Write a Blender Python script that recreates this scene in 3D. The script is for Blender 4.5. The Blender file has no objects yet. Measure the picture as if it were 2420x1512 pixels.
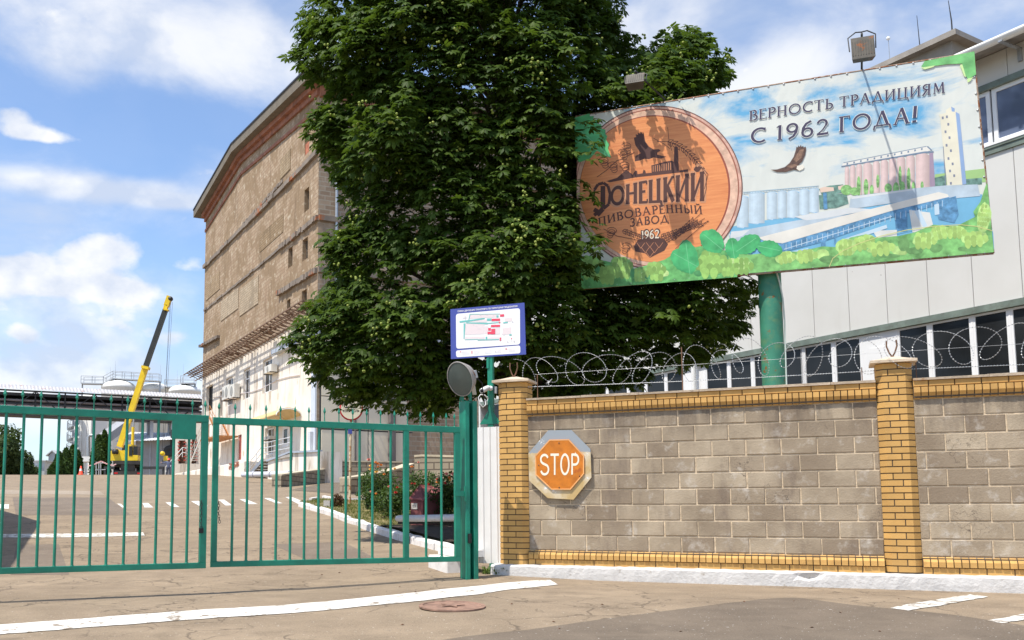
import bpy, bmesh, math, random
import numpy as np
from mathutils import Vector, Matrix
R = math.radians
random.seed(7)
sc = bpy.context.scene
# ------------------------------------------------------------------ camera
FL = 2200.0; PX, PY = 937.0, 988.0; PITCH = math.atan(.1005)
cd = bpy.data.cameras.new('camera'); cam = bpy.data.objects.new('camera', cd)
sc.collection.objects.link(cam); sc.camera = cam
cd.sensor_width = 36; cd.lens = 36 * FL / 2419.0
cd.shift_x = (1209.5 - PX) / 2419.0; cd.shift_y = (PY - 756.0) / 2419.0
cd.clip_start = .05; cd.clip_end = 6000
cam.rotation_euler = (R(90) + PITCH, 0, 0)
# ------------------------------------------------------------------ light
SAZ = R(37); SEL = R(64)                       # shadows run towards +X, a little towards +Y
SUN = Vector((-math.cos(SAZ) * math.cos(SEL), -math.sin(SAZ) * math.cos(SEL), math.sin(SEL)))
sd = bpy.data.lights.new('sun', 'SUN'); so = bpy.data.objects.new('sun', sd); sc.collection.objects.link(so)
sd.energy = 4.7; sd.angle = R(.53); sd.color = (1, .945, .85)
so.rotation_euler = SUN.to_track_quat('Z', 'Y').to_euler(); so.location = (0, 0, 60)
sc.view_settings.view_transform = 'Standard'; sc.view_settings.look = 'None'
sc.view_settings.gamma = 1; sc.view_settings.exposure = .36
wd = bpy.data.worlds.new('World'); sc.world = wd; wd.use_nodes = True
def build_world():
    nt = wd.node_tree; N = nt.nodes; L = nt.links
    for n in list(N): N.remove(n)
    out = N.new('ShaderNodeOutputWorld'); bg = N.new('ShaderNodeBackground'); bg.inputs['Strength'].default_value = .125
    sky = N.new('ShaderNodeTexSky'); sky.sky_type = 'NISHITA'; sky.sun_disc = False
    sky.sun_elevation = SEL; sky.sun_rotation = math.atan2(SUN.x, SUN.y); sky.air_density = 1.0; sky.dust_density = .9; sky.ozone_density = 1.6
    tc = N.new('ShaderNodeTexCoord')
    mp = N.new('ShaderNodeMapping'); mp.inputs['Scale'].default_value = (3.4, 3.4, 6.5); L.new(tc.outputs['Generated'], mp.inputs[0])
    nz = N.new('ShaderNodeTexNoise'); nz.inputs['Scale'].default_value = 1.35; nz.inputs['Detail'].default_value = 9; nz.inputs['Roughness'].default_value = .58
    nz.inputs['Distortion'].default_value = .35
    L.new(mp.outputs[0], nz.inputs['Vector'])
    def blobs(lst):
        acc = None
        for vx, vy, rx, ry, w in lst:
            c = ray(vx, vy).normalized()
            s = N.new('ShaderNodeVectorMath'); s.operation = 'SUBTRACT'; L.new(tc.outputs['Generated'], s.inputs[0]); s.inputs[1].default_value = c
            m = N.new('ShaderNodeVectorMath'); m.operation = 'MULTIPLY'; L.new(s.outputs[0], m.inputs[0]); m.inputs[1].default_value = (FL / rx, FL / rx, FL / ry)
            l = N.new('ShaderNodeVectorMath'); l.operation = 'LENGTH'; L.new(m.outputs[0], l.inputs[0])
            r = N.new('ShaderNodeMapRange'); r.interpolation_type = 'SMOOTHSTEP'; L.new(l.outputs['Value'], r.inputs[0])
            r.inputs[1].default_value = 0; r.inputs[2].default_value = 1.25; r.inputs[3].default_value = w; r.inputs[4].default_value = 0
            if acc is None: acc = r.outputs[0]
            else:
                a = N.new('ShaderNodeMath'); a.operation = 'ADD'; L.new(acc, a.inputs[0]); L.new(r.outputs[0], a.inputs[1]); acc = a.outputs[0]
        return acc
    wisp = blobs([(240, 60, 300, 110, .34), (150, 170, 110, 60, .12), (230, 445, 290, 38, .40), (420, 478, 120, 20, .25), (600, 130, 260, 110, .15), (1850, 200, 300, 110, .30), (2250, 80, 500, 260, .12), (1500, 80, 200, 100, .14), (360, 320, 220, 90, -.20), (560, 260, 120, 90, -.12), (200, 900, 500, 150, .34), (150, 720, 420, 110, .14)])
    ad = N.new('ShaderNodeMath'); ad.operation = 'ADD'; L.new(nz.outputs['Fac'], ad.inputs[0]); L.new(wisp, ad.inputs[1])
    m1 = N.new('ShaderNodeMapRange'); m1.interpolation_type = 'SMOOTHSTEP'; L.new(ad.outputs[0], m1.inputs[0])
    m1.inputs[1].default_value = .40; m1.inputs[2].default_value = .86; m1.inputs[3].default_value = .04; m1.inputs[4].default_value = .85
    mp2 = N.new('ShaderNodeMapping'); mp2.inputs['Scale'].default_value = (9, 9, 13); L.new(tc.outputs['Generated'], mp2.inputs[0])
    nq = N.new('ShaderNodeTexNoise'); nq.inputs['Scale'].default_value = 1.5; nq.inputs['Detail'].default_value = 10; nq.inputs['Roughness'].default_value = .56; L.new(mp2.outputs[0], nq.inputs['Vector'])
    cum = blobs([(235, 592, 120, 44, .42), (160, 612, 90, 30, .25), (40, 640, 100, 55, .42), (200, 665, 190, 45, .36), (425, 625, 70, 38, .30), (60, 785, 80, 34, .40), (140, 700, 300, 70, .22), (100, 860, 260, 60, .2), (380, 800, 90, 40, .22), (330, 700, 120, 50, .22), (250, 760, 120, 50, .2), (40, 300, 110, 34, .36), (110, 322, 90, 18, .28), (20, 262, 50, 24, .25), (500, 408, 50, 20, .2), (120, 40, 180, 70, .22), (330, 90, 130, 60, .22), (140, 180, 70, 40, .2), (1790, 170, 120, 70, .3)])
    a2 = N.new('ShaderNodeMath'); a2.operation = 'ADD'; L.new(nq.outputs['Fac'], a2.inputs[0]); L.new(cum, a2.inputs[1])
    m2 = N.new('ShaderNodeMapRange'); m2.interpolation_type = 'SMOOTHSTEP'; L.new(a2.outputs[0], m2.inputs[0])
    m2.inputs[1].default_value = .60; m2.inputs[2].default_value = .88; m2.inputs[3].default_value = 0; m2.inputs[4].default_value = .95
    mr = N.new('ShaderNodeMath'); mr.operation = 'MAXIMUM'; L.new(m1.outputs[0], mr.inputs[0]); L.new(m2.outputs[0], mr.inputs[1])
    # soft shading inside the clouds
    n2 = N.new('ShaderNodeTexNoise'); n2.inputs['Scale'].default_value = 1.2; n2.inputs['Detail'].default_value = 7; L.new(mp2.outputs[0], n2.inputs['Vector'])
    cr = N.new('ShaderNodeValToRGB'); L.new(n2.outputs['Fac'], cr.inputs[0])
    cr.color_ramp.elements[0].position = .40; cr.color_ramp.elements[0].color = (4.2, 4.7, 5.7, 1)
    cr.color_ramp.elements[1].position = .56; cr.color_ramp.elements[1].color = (6.7, 6.7, 6.7, 1)
    tint = N.new('ShaderNodeMix'); tint.data_type = 'RGBA'; tint.blend_type = 'MULTIPLY'; tint.inputs[0].default_value = 1
    L.new(sky.outputs[0], tint.inputs[6]); tint.inputs[7].default_value = (1.20, 1.30, 1.42, 1)
    mx = N.new('ShaderNodeMix'); mx.data_type = 'RGBA'
    L.new(mr.outputs[0], mx.inputs[0]); L.new(tint.outputs[2], mx.inputs[6]); L.new(cr.outputs[0], mx.inputs[7])
    L.new(mx.outputs[2], bg.inputs['Color']); L.new(bg.outputs[0], out.inputs[0])
# ------------------------------------------------------------------ picture -> place (used to take measurements off the photograph)
cp, sp = math.cos(PITCH), math.sin(PITCH)
def ray(vx, vy):
    u = (vx - PX) / FL; v = (PY - vy) / FL
    return Vector((u, cp - v * sp, sp + v * cp))
build_world()
def P(vx, vy, Y):
    r = ray(vx, vy); return r * (Y / r.y)
CROP = {'A1': (0, 1100, 1.89), 'A2': (700, 1300, 1.89), 'A3': (1100, 1500, 2.52), 'A4': (0, 1500, 1.4264), 'A5': (700, 300, 1.5125),
        'A6': (1700, 1150, 2.16), 'A7': (2250, 100, 1.374), 'A8': (2900, 100, 1.44), 'B1': (1700, 1400, 1.512), 'B2': (2500, 1200, 2.689),
        'B3': (3200, 1150, 2.0157), 'B4': (3200, 1900, 2.291), 'B5': (1900, 2100, 1.7286), 'B6': (600, 2000, 1.8615), 'B7': (3300, 0, 2.16), 'B8': (1100, 0, 1.512)}
def cr(k, x, y):
    a, b, s = CROP[k]; return ((a + x / s) / 1.6932, (b + y / s) / 1.6932)
class Plane:
    """a vertical plane through two ground points; t runs along it, h is height, o is distance out towards the camera"""
    def __init__(s, a, b, org=None):
        a = Vector((a[0], a[1], 0)); b = Vector((b[0], b[1], 0))
        s.d = (b - a).normalized(); s.n = Vector((s.d.y, -s.d.x, 0)); s.p = a
        if s.n.dot(a) > 0: s.n = -s.n
    def px(s, vx, vy, o=0):
        r = ray(vx, vy); k = s.n.dot(s.p + s.n * o) / s.n.dot(r); return r * k
    def th(s, vx, vy, o=0):
        q = s.px(vx, vy, o); return ((q - s.p).dot(s.d), q.z)
    def pt(s, t, h, o=0):
        return s.p + s.d * t + s.n * o + Vector((0, 0, h))
def gz(x, y):
    return gz0(x, y) - .055 * min(max((.5 - x) / 1.6, 0), 1) * min(max((26 - y) / 12, 0), 1)
def gz0(x, y):
    if y < 9: return -.87 - .05 * (9 - max(y, -20))
    if y < 12: return -.87
    if y < 80: return -.87 + .0593 * (y - 12)
    return -.87 + .0593 * 68
def G(vx, vy):
    r = ray(vx, vy); lo, hi = 3.0, 79.9
    f = lambda Y: (r.z * Y / r.y) - gz(r.x * Y / r.y, Y)
    for _ in range(50):
        m = (lo + hi) / 2
        if f(m) > 0: lo = m
        else: hi = m
    return r * (lo / r.y)
# ------------------------------------------------------------------ mesh builder
class MB:
    def __init__(s): s.v = []; s.f = []; s.r = []; s.sm = []
    def add(s, vs, fs, smooth=False, rnd=None):
        b = len(s.v); s.v += [tuple(v) for v in vs]
        q = random.random() if rnd is None else rnd
        for f in fs: s.f.append([b + i for i in f]); s.r.append(q); s.sm.append(smooth)
        return s
    def poly(s, pts, rnd=None): return s.add(pts, [list(range(len(pts)))], rnd=rnd)
    def hexa(s, c, rnd=None):
        return s.add(c, [(0, 3, 2, 1), (4, 5, 6, 7), (0, 1, 5, 4), (1, 2, 6, 5), (2, 3, 7, 6), (3, 0, 4, 7)], rnd=rnd)
    def box(s, o, ax, ay, az, rnd=None):
        o, ax, ay, az = map(Vector, (o, ax, ay, az))
        return s.hexa([o, o + ax, o + ax + ay, o + ay, o + az, o + ax + az, o + ax + ay + az, o + ay + az], rnd)
    def cube(s, x0, x1, y0, y1, z0, z1, rnd=None): return s.box((x0, y0, z0), (x1 - x0, 0, 0), (0, y1 - y0, 0), (0, 0, z1 - z0), rnd)
    def slab(s, pl, t0, t1, h0, h1, o0, o1, rnd=None):
        return s.box(pl.pt(t0, h0, o0), pl.d * (t1 - t0), pl.n * (o1 - o0), (0, 0, h1 - h0), rnd)
    def bslab(s, pl, t0, t1, h0, h1, o0, o1, b=.004, rnd=None):
        """slab whose outer face (o1) has bevelled edges"""
        q = [pl.pt(t0, h0, o0), pl.pt(t1, h0, o0), pl.pt(t1, h1, o0), pl.pt(t0, h1, o0),
             pl.pt(t0, h0, o1 - b), pl.pt(t1, h0, o1 - b), pl.pt(t1, h1, o1 - b), pl.pt(t0, h1, o1 - b),
             pl.pt(t0 + b, h0 + b, o1), pl.pt(t1 - b, h0 + b, o1), pl.pt(t1 - b, h1 - b, o1), pl.pt(t0 + b, h1 - b, o1)]
        return s.add(q, [(0, 1, 5, 4), (1, 2, 6, 5), (2, 3, 7, 6), (3, 0, 4, 7), (4, 5, 9, 8), (5, 6, 10, 9), (6, 7, 11, 10), (7, 4, 8, 11), (8, 9, 10, 11)], rnd=rnd)
    def prism(s, pts, ext, rnd=None):
        ext = Vector(ext); n = len(pts); a = [Vector(p) for p in pts]; b = [p + ext for p in a]
        return s.add(a + b, [list(range(n))[::-1], list(range(n, 2 * n))] + [(i, (i + 1) % n, n + (i + 1) % n, n + i) for i in range(n)], rnd=rnd)
    def tube(s, pts, r, n=8, caps=True, smooth=True, rnd=None):
        pts = [Vector(p) for p in pts]; rs = r if isinstance(r, (list, tuple)) else [r] * len(pts)
        vs = []; fs = []; up = None
        for i, p in enumerate(pts):
            t = (pts[min(i + 1, len(pts) - 1)] - pts[max(i - 1, 0)]).normalized()
            if up is None: up = Vector((0, 0, 1)) if abs(t.z) < .9 else Vector((1, 0, 0))
            x = t.cross(up)
            if x.length < 1e-4: x = t.orthogonal()
            x.normalize(); y = x.cross(t).normalized(); up = y
            for k in range(n):
                a = 2 * math.pi * (k + .5) / n; vs.append(p + (x * math.cos(a) + y * math.sin(a)) * rs[i])
        for i in range(len(pts) - 1):
            for k in range(n): fs.append((i * n + k, i * n + (k + 1) % n, (i + 1) * n + (k + 1) % n, (i + 1) * n + k))
        s.add(vs, fs, smooth, rnd)
        if caps:
            s.add(vs[:n], [list(range(n))[::-1]], False, rnd); s.add(vs[-n:], [list(range(n))], False, rnd)
        return s
    def bar(s, a, b, w, h=None, up=(0, 0, 1), rnd=None):
        a, b, up = Vector(a), Vector(b), Vector(up); h = h or w
        t = (b - a).normalized(); x = t.cross(up)
        if x.length < 1e-4: x = t.orthogonal()
        x.normalize(); y = x.cross(t).normalized()
        return s.box(a - x * w / 2 - y * h / 2, x * w, y * h, b - a, rnd)
    def lathe(s, c, ax, prof, n=20, smooth=True, rnd=None, x0=None):
        c, ax = Vector(c), Vector(ax).normalized(); x = Vector(x0) if x0 else ax.orthogonal().normalized(); y = ax.cross(x)
        vs = []; fs = []
        for (r, h) in prof:
            for k in range(n):
                a = 2 * math.pi * k / n; vs.append(c + ax * h + (x * math.cos(a) + y * math.sin(a)) * r)
        for i in range(len(prof) - 1):
            for k in range(n): fs.append((i * n + k, i * n + (k + 1) % n, (i + 1) * n + (k + 1) % n, (i + 1) * n + k))
        return s.add(vs, fs, smooth, rnd)
    def ball(s, c, r, n=10, sz=1, rnd=None):
        return s.lathe(c, (0, 0, 1), [(max(r * math.sin(math.pi * i / n), .0005), -r * math.cos(math.pi * i / n) * sz) for i in range(n + 1)], n + 2, rnd=rnd)
    def build(s, name, m, parent=None, base=None):
        off = Vector(base) if base is not None else Vector((0, 0, 0))
        p = parent
        while p is not None: off += p.location; p = p.parent
        me = bpy.data.meshes.new(name)
        V = np.array(s.v, dtype=np.float64) - np.array(off)
        me.from_pydata(V.tolist(), [], s.f)
        me.polygons.foreach_set('use_smooth', s.sm)
        at = me.attributes.new('rnd', 'FLOAT', 'FACE'); at.data.foreach_set('value', s.r)
        me.update()
        uv = me.uv_layers.new(name='UVMap').data; A = np.array(s.v); buf = np.zeros((len(me.loops), 2)); j = 0
        for p_ in me.polygons:
            n = p_.normal; ids = list(p_.vertices); k = len(ids); q = A[ids]
            if abs(n.z) > .75: buf[j:j + k, 0] = q[:, 0]; buf[j:j + k, 1] = q[:, 1]
            else:
                l = math.hypot(n.x, n.y) or 1; buf[j:j + k, 0] = q[:, 0] * (-n.y / l) + q[:, 1] * (n.x / l); buf[j:j + k, 1] = q[:, 2]
            j += k
        uv.foreach_set('uv', buf.ravel())
        me.materials.append(m)
        o = bpy.data.objects.new(name, me); sc.collection.objects.link(o)
        if parent is not None: o.parent = parent
        if base is not None: o.location = base
        return o
def tag(o, label, cat=None, group=None, kind=None):
    if label: o['label'] = label
    if cat: o['category'] = cat
    if group: o['group'] = group
    if kind: o['kind'] = kind
    return o
def thing(name, label, cat, loc, group=None):
    o = bpy.data.objects.new(name, None); sc.collection.objects.link(o); o.location = loc; o.empty_display_size = .2
    return tag(o, label, cat, group)
def struct(o): o['kind'] = 'structure'; return o
def copy_tree(o, parent=None):
    c = o.copy(); sc.collection.objects.link(c); c.parent = parent
    for ch in list(o.children): copy_tree(ch, c)
    return c
# ------------------------------------------------------------------ materials
def nd(nt, t, **kw):
    n = nt.nodes.new(t)
    for k, v in kw.items():
        if isinstance(k, str) and k.startswith('i_'): n.inputs[k[2:]].default_value = v
        else: setattr(n, k, v)
    return n
def mixc(nt, fac, a, b, mode='MIX'):
    n = nt.nodes.new('ShaderNodeMix'); n.data_type = 'RGBA'; n.blend_type = mode
    for sock, v in ((n.inputs[0], fac), (n.inputs[6], a), (n.inputs[7], b)):
        if hasattr(v, 'is_linked') or hasattr(v, 'links'): nt.links.new(v, sock)
        elif isinstance(v, (int, float)): sock.default_value = v
        else: sock.default_value = (*v[:3], 1)
    return n.outputs[2]
def noise(nt, vec, scale, detail=5, rough=.55, dist=0):
    n = nt.nodes.new('ShaderNodeTexNoise'); n.inputs['Scale'].default_value = scale; n.inputs['Detail'].default_value = detail
    n.inputs['Roughness'].default_value = rough; n.inputs['Distortion'].default_value = dist; nt.links.new(vec, n.inputs['Vector']); return n.outputs['Fac']
def rng(nt, v, a, b, c=0, d=1):
    n = nt.nodes.new('ShaderNodeMapRange'); nt.links.new(v, n.inputs[0])
    for i, x in enumerate((a, b, c, d)): n.inputs[i + 1].default_value = x
    return n.outputs[0]
def mth(nt, op, a, b):
    n = nt.nodes.new('ShaderNodeMath'); n.operation = op
    for i, v in enumerate((a, b)):
        if isinstance(v, (int, float)): n.inputs[i].default_value = v
        else: nt.links.new(v, n.inputs[i])
    return n.outputs[0]
def vec(nt, coord='UV', scale=(1, 1, 1), rot=(0, 0, 0)):
    if coord == 'World':
        g = nt.nodes.new('ShaderNodeNewGeometry'); o = g.outputs['Position']
    else:
        t = nt.nodes.new('ShaderNodeTexCoord'); o = t.outputs[coord]
    m = nt.nodes.new('ShaderNodeMapping'); m.inputs['Scale'].default_value = scale; m.inputs['Rotation'].default_value = rot
    nt.links.new(o, m.inputs[0]); return m.outputs[0]
def newmat(name, rough=.7, metal=0, spec=.4):
    m = bpy.data.materials.new(name); m.use_nodes = True; nt = m.node_tree; b = nt.nodes['Principled BSDF']
    b.inputs['Roughness'].default_value = rough; b.inputs['Metallic'].default_value = metal; b.inputs['Specular IOR Level'].default_value = spec
    return m, nt, b
def bump(nt, b, h, strength=.3, dist=.01):
    n = nt.nodes.new('ShaderNodeBump'); n.inputs['Strength'].default_value = strength; n.inputs['Distance'].default_value = dist
    nt.links.new(h, n.inputs['Height']); nt.links.new(n.outputs[0], b.inputs['Normal'])
def attr(nt, name='rnd'):
    a = nt.nodes.new('ShaderNodeAttribute'); a.attribute_name = name; return a.outputs['Fac']
_mc = {}
def mat(name, col, rough=.65, var=.12, scale=2.0, rust=None, rustcol=(.22, .075, .02), rs=3.0, bmp=0, bs=30, metal=0, spec=.4, rv=0, streak=False, coord='World', dirt=0, dirtcol=(.10, .08, .06)):
    if name in _mc: return _mc[name]
    m, nt, b = newmat(name, rough, metal, spec)
    w = vec(nt, coord, (1, 1, .25) if streak else (1, 1, 1))
    w0 = vec(nt, coord)
    n1 = noise(nt, w, scale, 6)
    c = mixc(nt, rng(nt, n1, .3, .7), tuple(x * (1 - var) for x in col), tuple(min(x * (1 + var), .95) for x in col))
    if rv:
        a = attr(nt); c = mixc(nt, rng(nt, a, 0, 1, 0, rv), c, tuple(x * .45 for x in col))
    if dirt:
        n3 = noise(nt, w, scale * 2.3, 8, .65); c = mixc(nt, rng(nt, n3, .5, .75, 0, dirt), c, dirtcol)
    if rust:
        n2 = noise(nt, w, rs, 8, .62); c = mixc(nt, rng(nt, n2, rust, rust + .05), c, rustcol)
    nt.links.new(c, b.inputs['Base Color'])
    if bmp: bump(nt, b, noise(nt, w0, bs, 4), bmp, .01)
    _mc[name] = m; return m
def mat_asphalt(name, dark=(.185, .140, .095), light=(.305, .235, .160), crack=True, spk=.5):
    m, nt, b = newmat(name, .88, 0, .25); w = vec(nt, 'World')
    n1 = noise(nt, w, .55, 8, .6, .4); n2 = noise(nt, w, 2.6, 6, .6); n3 = noise(nt, w, 90, 3, .7)
    c = mixc(nt, rng(nt, n1, .32, .68), dark, light)
    c = mixc(nt, rng(nt, n2, .35, .68, 0, .55), c, tuple(x * .66 for x in dark))
    c = mixc(nt, rng(nt, n3, .35, .75, 0, spk), c, tuple(x * 1.45 for x in light), 'MIX')
    n5 = noise(nt, w, 55, 2, .6); c = mixc(nt, rng(nt, n5, .62, .68, 0, .55), c, (.10, .085, .07))
    n6 = noise(nt, w, 38, 2, .5); c = mixc(nt, rng(nt, n6, .715, .73, 0, .9), c, (.62, .58, .52))
    n7 = noise(nt, w, 1.1, 5, .55, .8); c = mixc(nt, rng(nt, n7, .60, .72, 0, .38), c, tuple(x * .55 for x in dark)); n8 = noise(nt, vec(nt, 'World', (.35, 1.6, 1)), 1.3, 6, .6); c = mixc(nt, rng(nt, n8, .55, .72, 0, .30), c, tuple(min(x * 1.25, .5) for x in light))
    if crack:
        ww = nt.nodes.new('ShaderNodeVectorMath'); ww.operation = 'ADD'; nz = nt.nodes.new('ShaderNodeTexNoise'); nz.inputs['Scale'].default_value = 1.6; nz.inputs['Detail'].default_value = 6
        nt.links.new(w, nz.inputs['Vector']); sc_ = nt.nodes.new('ShaderNodeVectorMath'); sc_.operation = 'SCALE'; sc_.inputs['Scale'].default_value = .9
        nt.links.new(nz.outputs['Color'], sc_.inputs[0]); nt.links.new(w, ww.inputs[0]); nt.links.new(sc_.outputs[0], ww.inputs[1])
        for s_, wd_, lo in ((.62, .011, .40), (1.9, .022, .50)):
            vo = nt.nodes.new('ShaderNodeTexVoronoi'); vo.feature = 'DISTANCE_TO_EDGE'; vo.inputs['Scale'].default_value = s_; nt.links.new(ww.outputs[0], vo.inputs['Vector'])
            k = rng(nt, vo.outputs['Distance'], wd_ * .35, wd_, 1, 0); msk = rng(nt, noise(nt, w, .7, 4), lo, lo + .08)
            k = mth(nt, 'MULTIPLY', k, msk); c = mixc(nt, mth(nt, 'MULTIPLY', k, .58), c, (.06, .045, .035))
    nt.links.new(c, b.inputs['Base Color']); bump(nt, b, n3, .5, .006); return m
def mat_paint_worn(name, col, under, lo=.56, hi=.62, sc_=7):
    m, nt, b = newmat(name, .75, 0, .3); w = vec(nt, 'World')
    n = noise(nt, w, sc_, 8, .68, .2); n2 = noise(nt, w, 60, 3)
    c = mixc(nt, rng(nt, n2, .3, .7), tuple(x * .86 for x in col), col)
    vo = nt.nodes.new('ShaderNodeTexVoronoi'); vo.feature = 'DISTANCE_TO_EDGE'; vo.inputs['Scale'].default_value = 3.5
    nz = nt.nodes.new('ShaderNodeTexNoise'); nz.inputs['Scale'].default_value = 5; nt.links.new(w, nz.inputs['Vector'])
    ad = nt.nodes.new('ShaderNodeVectorMath'); ad.operation = 'ADD'; nt.links.new(w, ad.inputs[0]); nt.links.new(nz.outputs['Color'], ad.inputs[1]); nt.links.new(ad.outputs[0], vo.inputs['Vector'])
    k = rng(nt, vo.outputs['Distance'], .004, .014, .7, 0)
    c = mixc(nt, k, c, under); c = mixc(nt, rng(nt, n, lo, hi), c, under)
    nt.links.new(c, b.inputs['Base Color']); return m
def mat_brick(name, c1, c2, mortar, bw, bh, ms, coord='UV', patch=None, pl=.5, patch2=None, bmp=.4, streaks=0):
    m, nt, b = newmat(name, .9, 0, .2); w = vec(nt, coord)
    br = nt.nodes.new('ShaderNodeTexBrick'); nt.links.new(w, br.inputs['Vector'])
    br.inputs['Color1'].default_value = (*c1, 1); br.inputs['Color2'].default_value = (*c2, 1); br.inputs['Mortar'].default_value = (*mortar, 1)
    br.inputs['Scale'].default_value = 1; br.inputs['Brick Width'].default_value = bw; br.inputs['Row Height'].default_value = bh; br.inputs['Mortar Size'].default_value = ms
    br.inputs['Mortar Smooth'].default_value = .2
    c = br.outputs['Color']
    n1 = noise(nt, w, .35, 9, .62, .3); n2 = noise(nt, w, 1.6, 8, .7)
    if patch: c = mixc(nt, rng(nt, n1, pl, pl + .06, 0, .85), c, patch)
    if patch2: c = mixc(nt, rng(nt, n2, .57, .63, 0, .75), c, patch2)
    c = mixc(nt, rng(nt, n2, .25, .75, .35, 0), c, tuple(x * .35 for x in c1))
    if streaks:
        ws = vec(nt, coord, (2.2, .12, 1)); c = mixc(nt, rng(nt, noise(nt, ws, 1.4, 7, .65), .52, .72, 0, streaks), c, tuple(x * .3 for x in c1))
    nt.links.new(c, b.inputs['Base Color']); bump(nt, b, br.outputs['Fac'], -bmp, .01); return m
# ================================================================== planes taken off the photograph
W = Plane((2.515, 12.27), (6.38, 10.5)); BP = Plane((3.15, 16.06), (8.75, 13.9))
GLp = Plane((-4.08, 9.57), (-2.15, 10.6)); GRp = Plane((-2.14, 10.78), (.83, 12.04))
F = Plane((22.6 - .517 * 19, 19), (22.6 - .517 * 50, 50)); FB = Plane((22.6 - .46 * 60, 60), (22.6 - .46 * 90, 90))
UP = Vector((0, 0, 1))
# ------------------------------------------------------------------ materials
ASPH = mat_asphalt('asphalt'); ASPHD = mat_asphalt('asphalt_dark', (.108, .085, .064), (.180, .142, .104), False, .6)
ASPHP = mat_asphalt('asphalt_patch', (.15, .118, .090), (.215, .170, .128), False, .35)
WHITE = mat_paint_worn('road_paint', (.74, .71, .65), (.23, .18, .13), .55, .61)
WHITEW = mat_paint_worn('road_paint_worn', (.72, .70, .64), (.23, .18, .13), .5, .58, 9)
GREEN = mat('green_gate_paint', (.006, .195, .122), .42, .22, 4, rust=.70, rustcol=(.12, .07, .03), rs=9, bmp=.25, bs=22, spec=.5)
YBRICK = mat('yellow_brick', (.60, .345, .105), .75, .10, 3, rv=.38, bmp=.15, bs=60, dirt=.25, dirtcol=(.30, .15, .05))
YBRICK2 = mat('yellow_brick_soldier', (.60, .345, .105), .75, .14, 3, rv=.42, bmp=.15, bs=60, dirt=.55, dirtcol=(.36, .17, .05))
MORTD = mat('dark_joint', (.10, .072, .045), .95, .2, 8)
MORTAR = mat('block_mortar', (.56, .44, .30), .95, .25, 14, bmp=.8, bs=60)
def block_mat():
    m, nt, b = newmat('grey_block', .92, 0, .2); w = vec(nt, 'World'); a = attr(nt)
    c = mixc(nt, rng(nt, noise(nt, w, 1.7, 7, .62), .32, .68), (.27, .212, .148), (.50, .41, .295))
    c = mixc(nt, rng(nt, a, 0, 1, 0, .75), c, (.20, .150, .105))
    c = mixc(nt, rng(nt, noise(nt, w, 4.5, 6, .7), .56, .72, 0, .55), c, (.62, .57, .50))
    c = mixc(nt, rng(nt, noise(nt, vec(nt, 'World', (1, 1, .3)), 2.6, 7, .7), .54, .7, 0, .55), c, (.14, .105, .085))
    c = mixc(nt, rng(nt, noise(nt, w, 85, 3, .7), .60, .72, 0, .4), c, (.12, .10, .08))
    vo = nt.nodes.new('ShaderNodeTexVoronoi'); vo.feature = 'DISTANCE_TO_EDGE'; vo.inputs['Scale'].default_value = 4.2
    nz = nt.nodes.new('ShaderNodeTexNoise'); nz.inputs['Scale'].default_value = 4; nz.inputs['Detail'].default_value = 5; nt.links.new(w, nz.inputs['Vector'])
    ad = nt.nodes.new('ShaderNodeVectorMath'); ad.operation = 'ADD'; nt.links.new(w, ad.inputs[0]); nt.links.new(nz.outputs['Color'], ad.inputs[1]); nt.links.new(ad.outputs[0], vo.inputs['Vector'])
    k = mth(nt, 'MULTIPLY', rng(nt, vo.outputs['Distance'], .006, .02, 1, 0), rng(nt, noise(nt, w, .9, 3), .55, .6, 0, .8))
    c = mixc(nt, k, c, (.09, .07, .055))
    sz = nt.nodes.new('ShaderNodeSeparateXYZ'); nt.links.new(w, sz.inputs[0]); st = mth(nt, 'MULTIPLY', rng(nt, sz.outputs[2], .85, 1.25, 0, 1), rng(nt, noise(nt, vec(nt, 'World', (1, 1, .22)), 3.2, 7, .7), .42, .62, 0, .75)); c = mixc(nt, st, c, (.11, .085, .065))
    nt.links.new(c, b.inputs['Base Color']); bump(nt, b, noise(nt, w, 45, 6, .7), .55, .012); return m
BLOCK = block_mat()
COPE = mat('coping_concrete', (.56, .45, .33), .9, .18, 4, rust=.60, rustcol=(.42, .20, .06), rs=2.2, bmp=.6, bs=40)
PLINTH = mat('white_plinth', (.55, .53, .505), .85, .10, 5, rust=.64, rustcol=(.38, .34, .29), rs=6, bmp=1.0, bs=26, dirt=.2, dirtcol=(.45, .42, .38))
GALV = mat('galvanised', (.40, .41, .42), .42, .12, 6, metal=.6, rust=.68, rs=8)
RUSTY = mat('rusty_steel', (.16, .085, .05), .85, .4, 9)
DARKM = mat('dark_metal', (.035, .035, .036), .5, .2, 6)
BLACK = mat('black', (.012, .012, .013), .6, .1, 6)
WPAINT = mat('white_paint', (.78, .78, .76), .5, .05, 3, dirt=.15)
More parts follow.
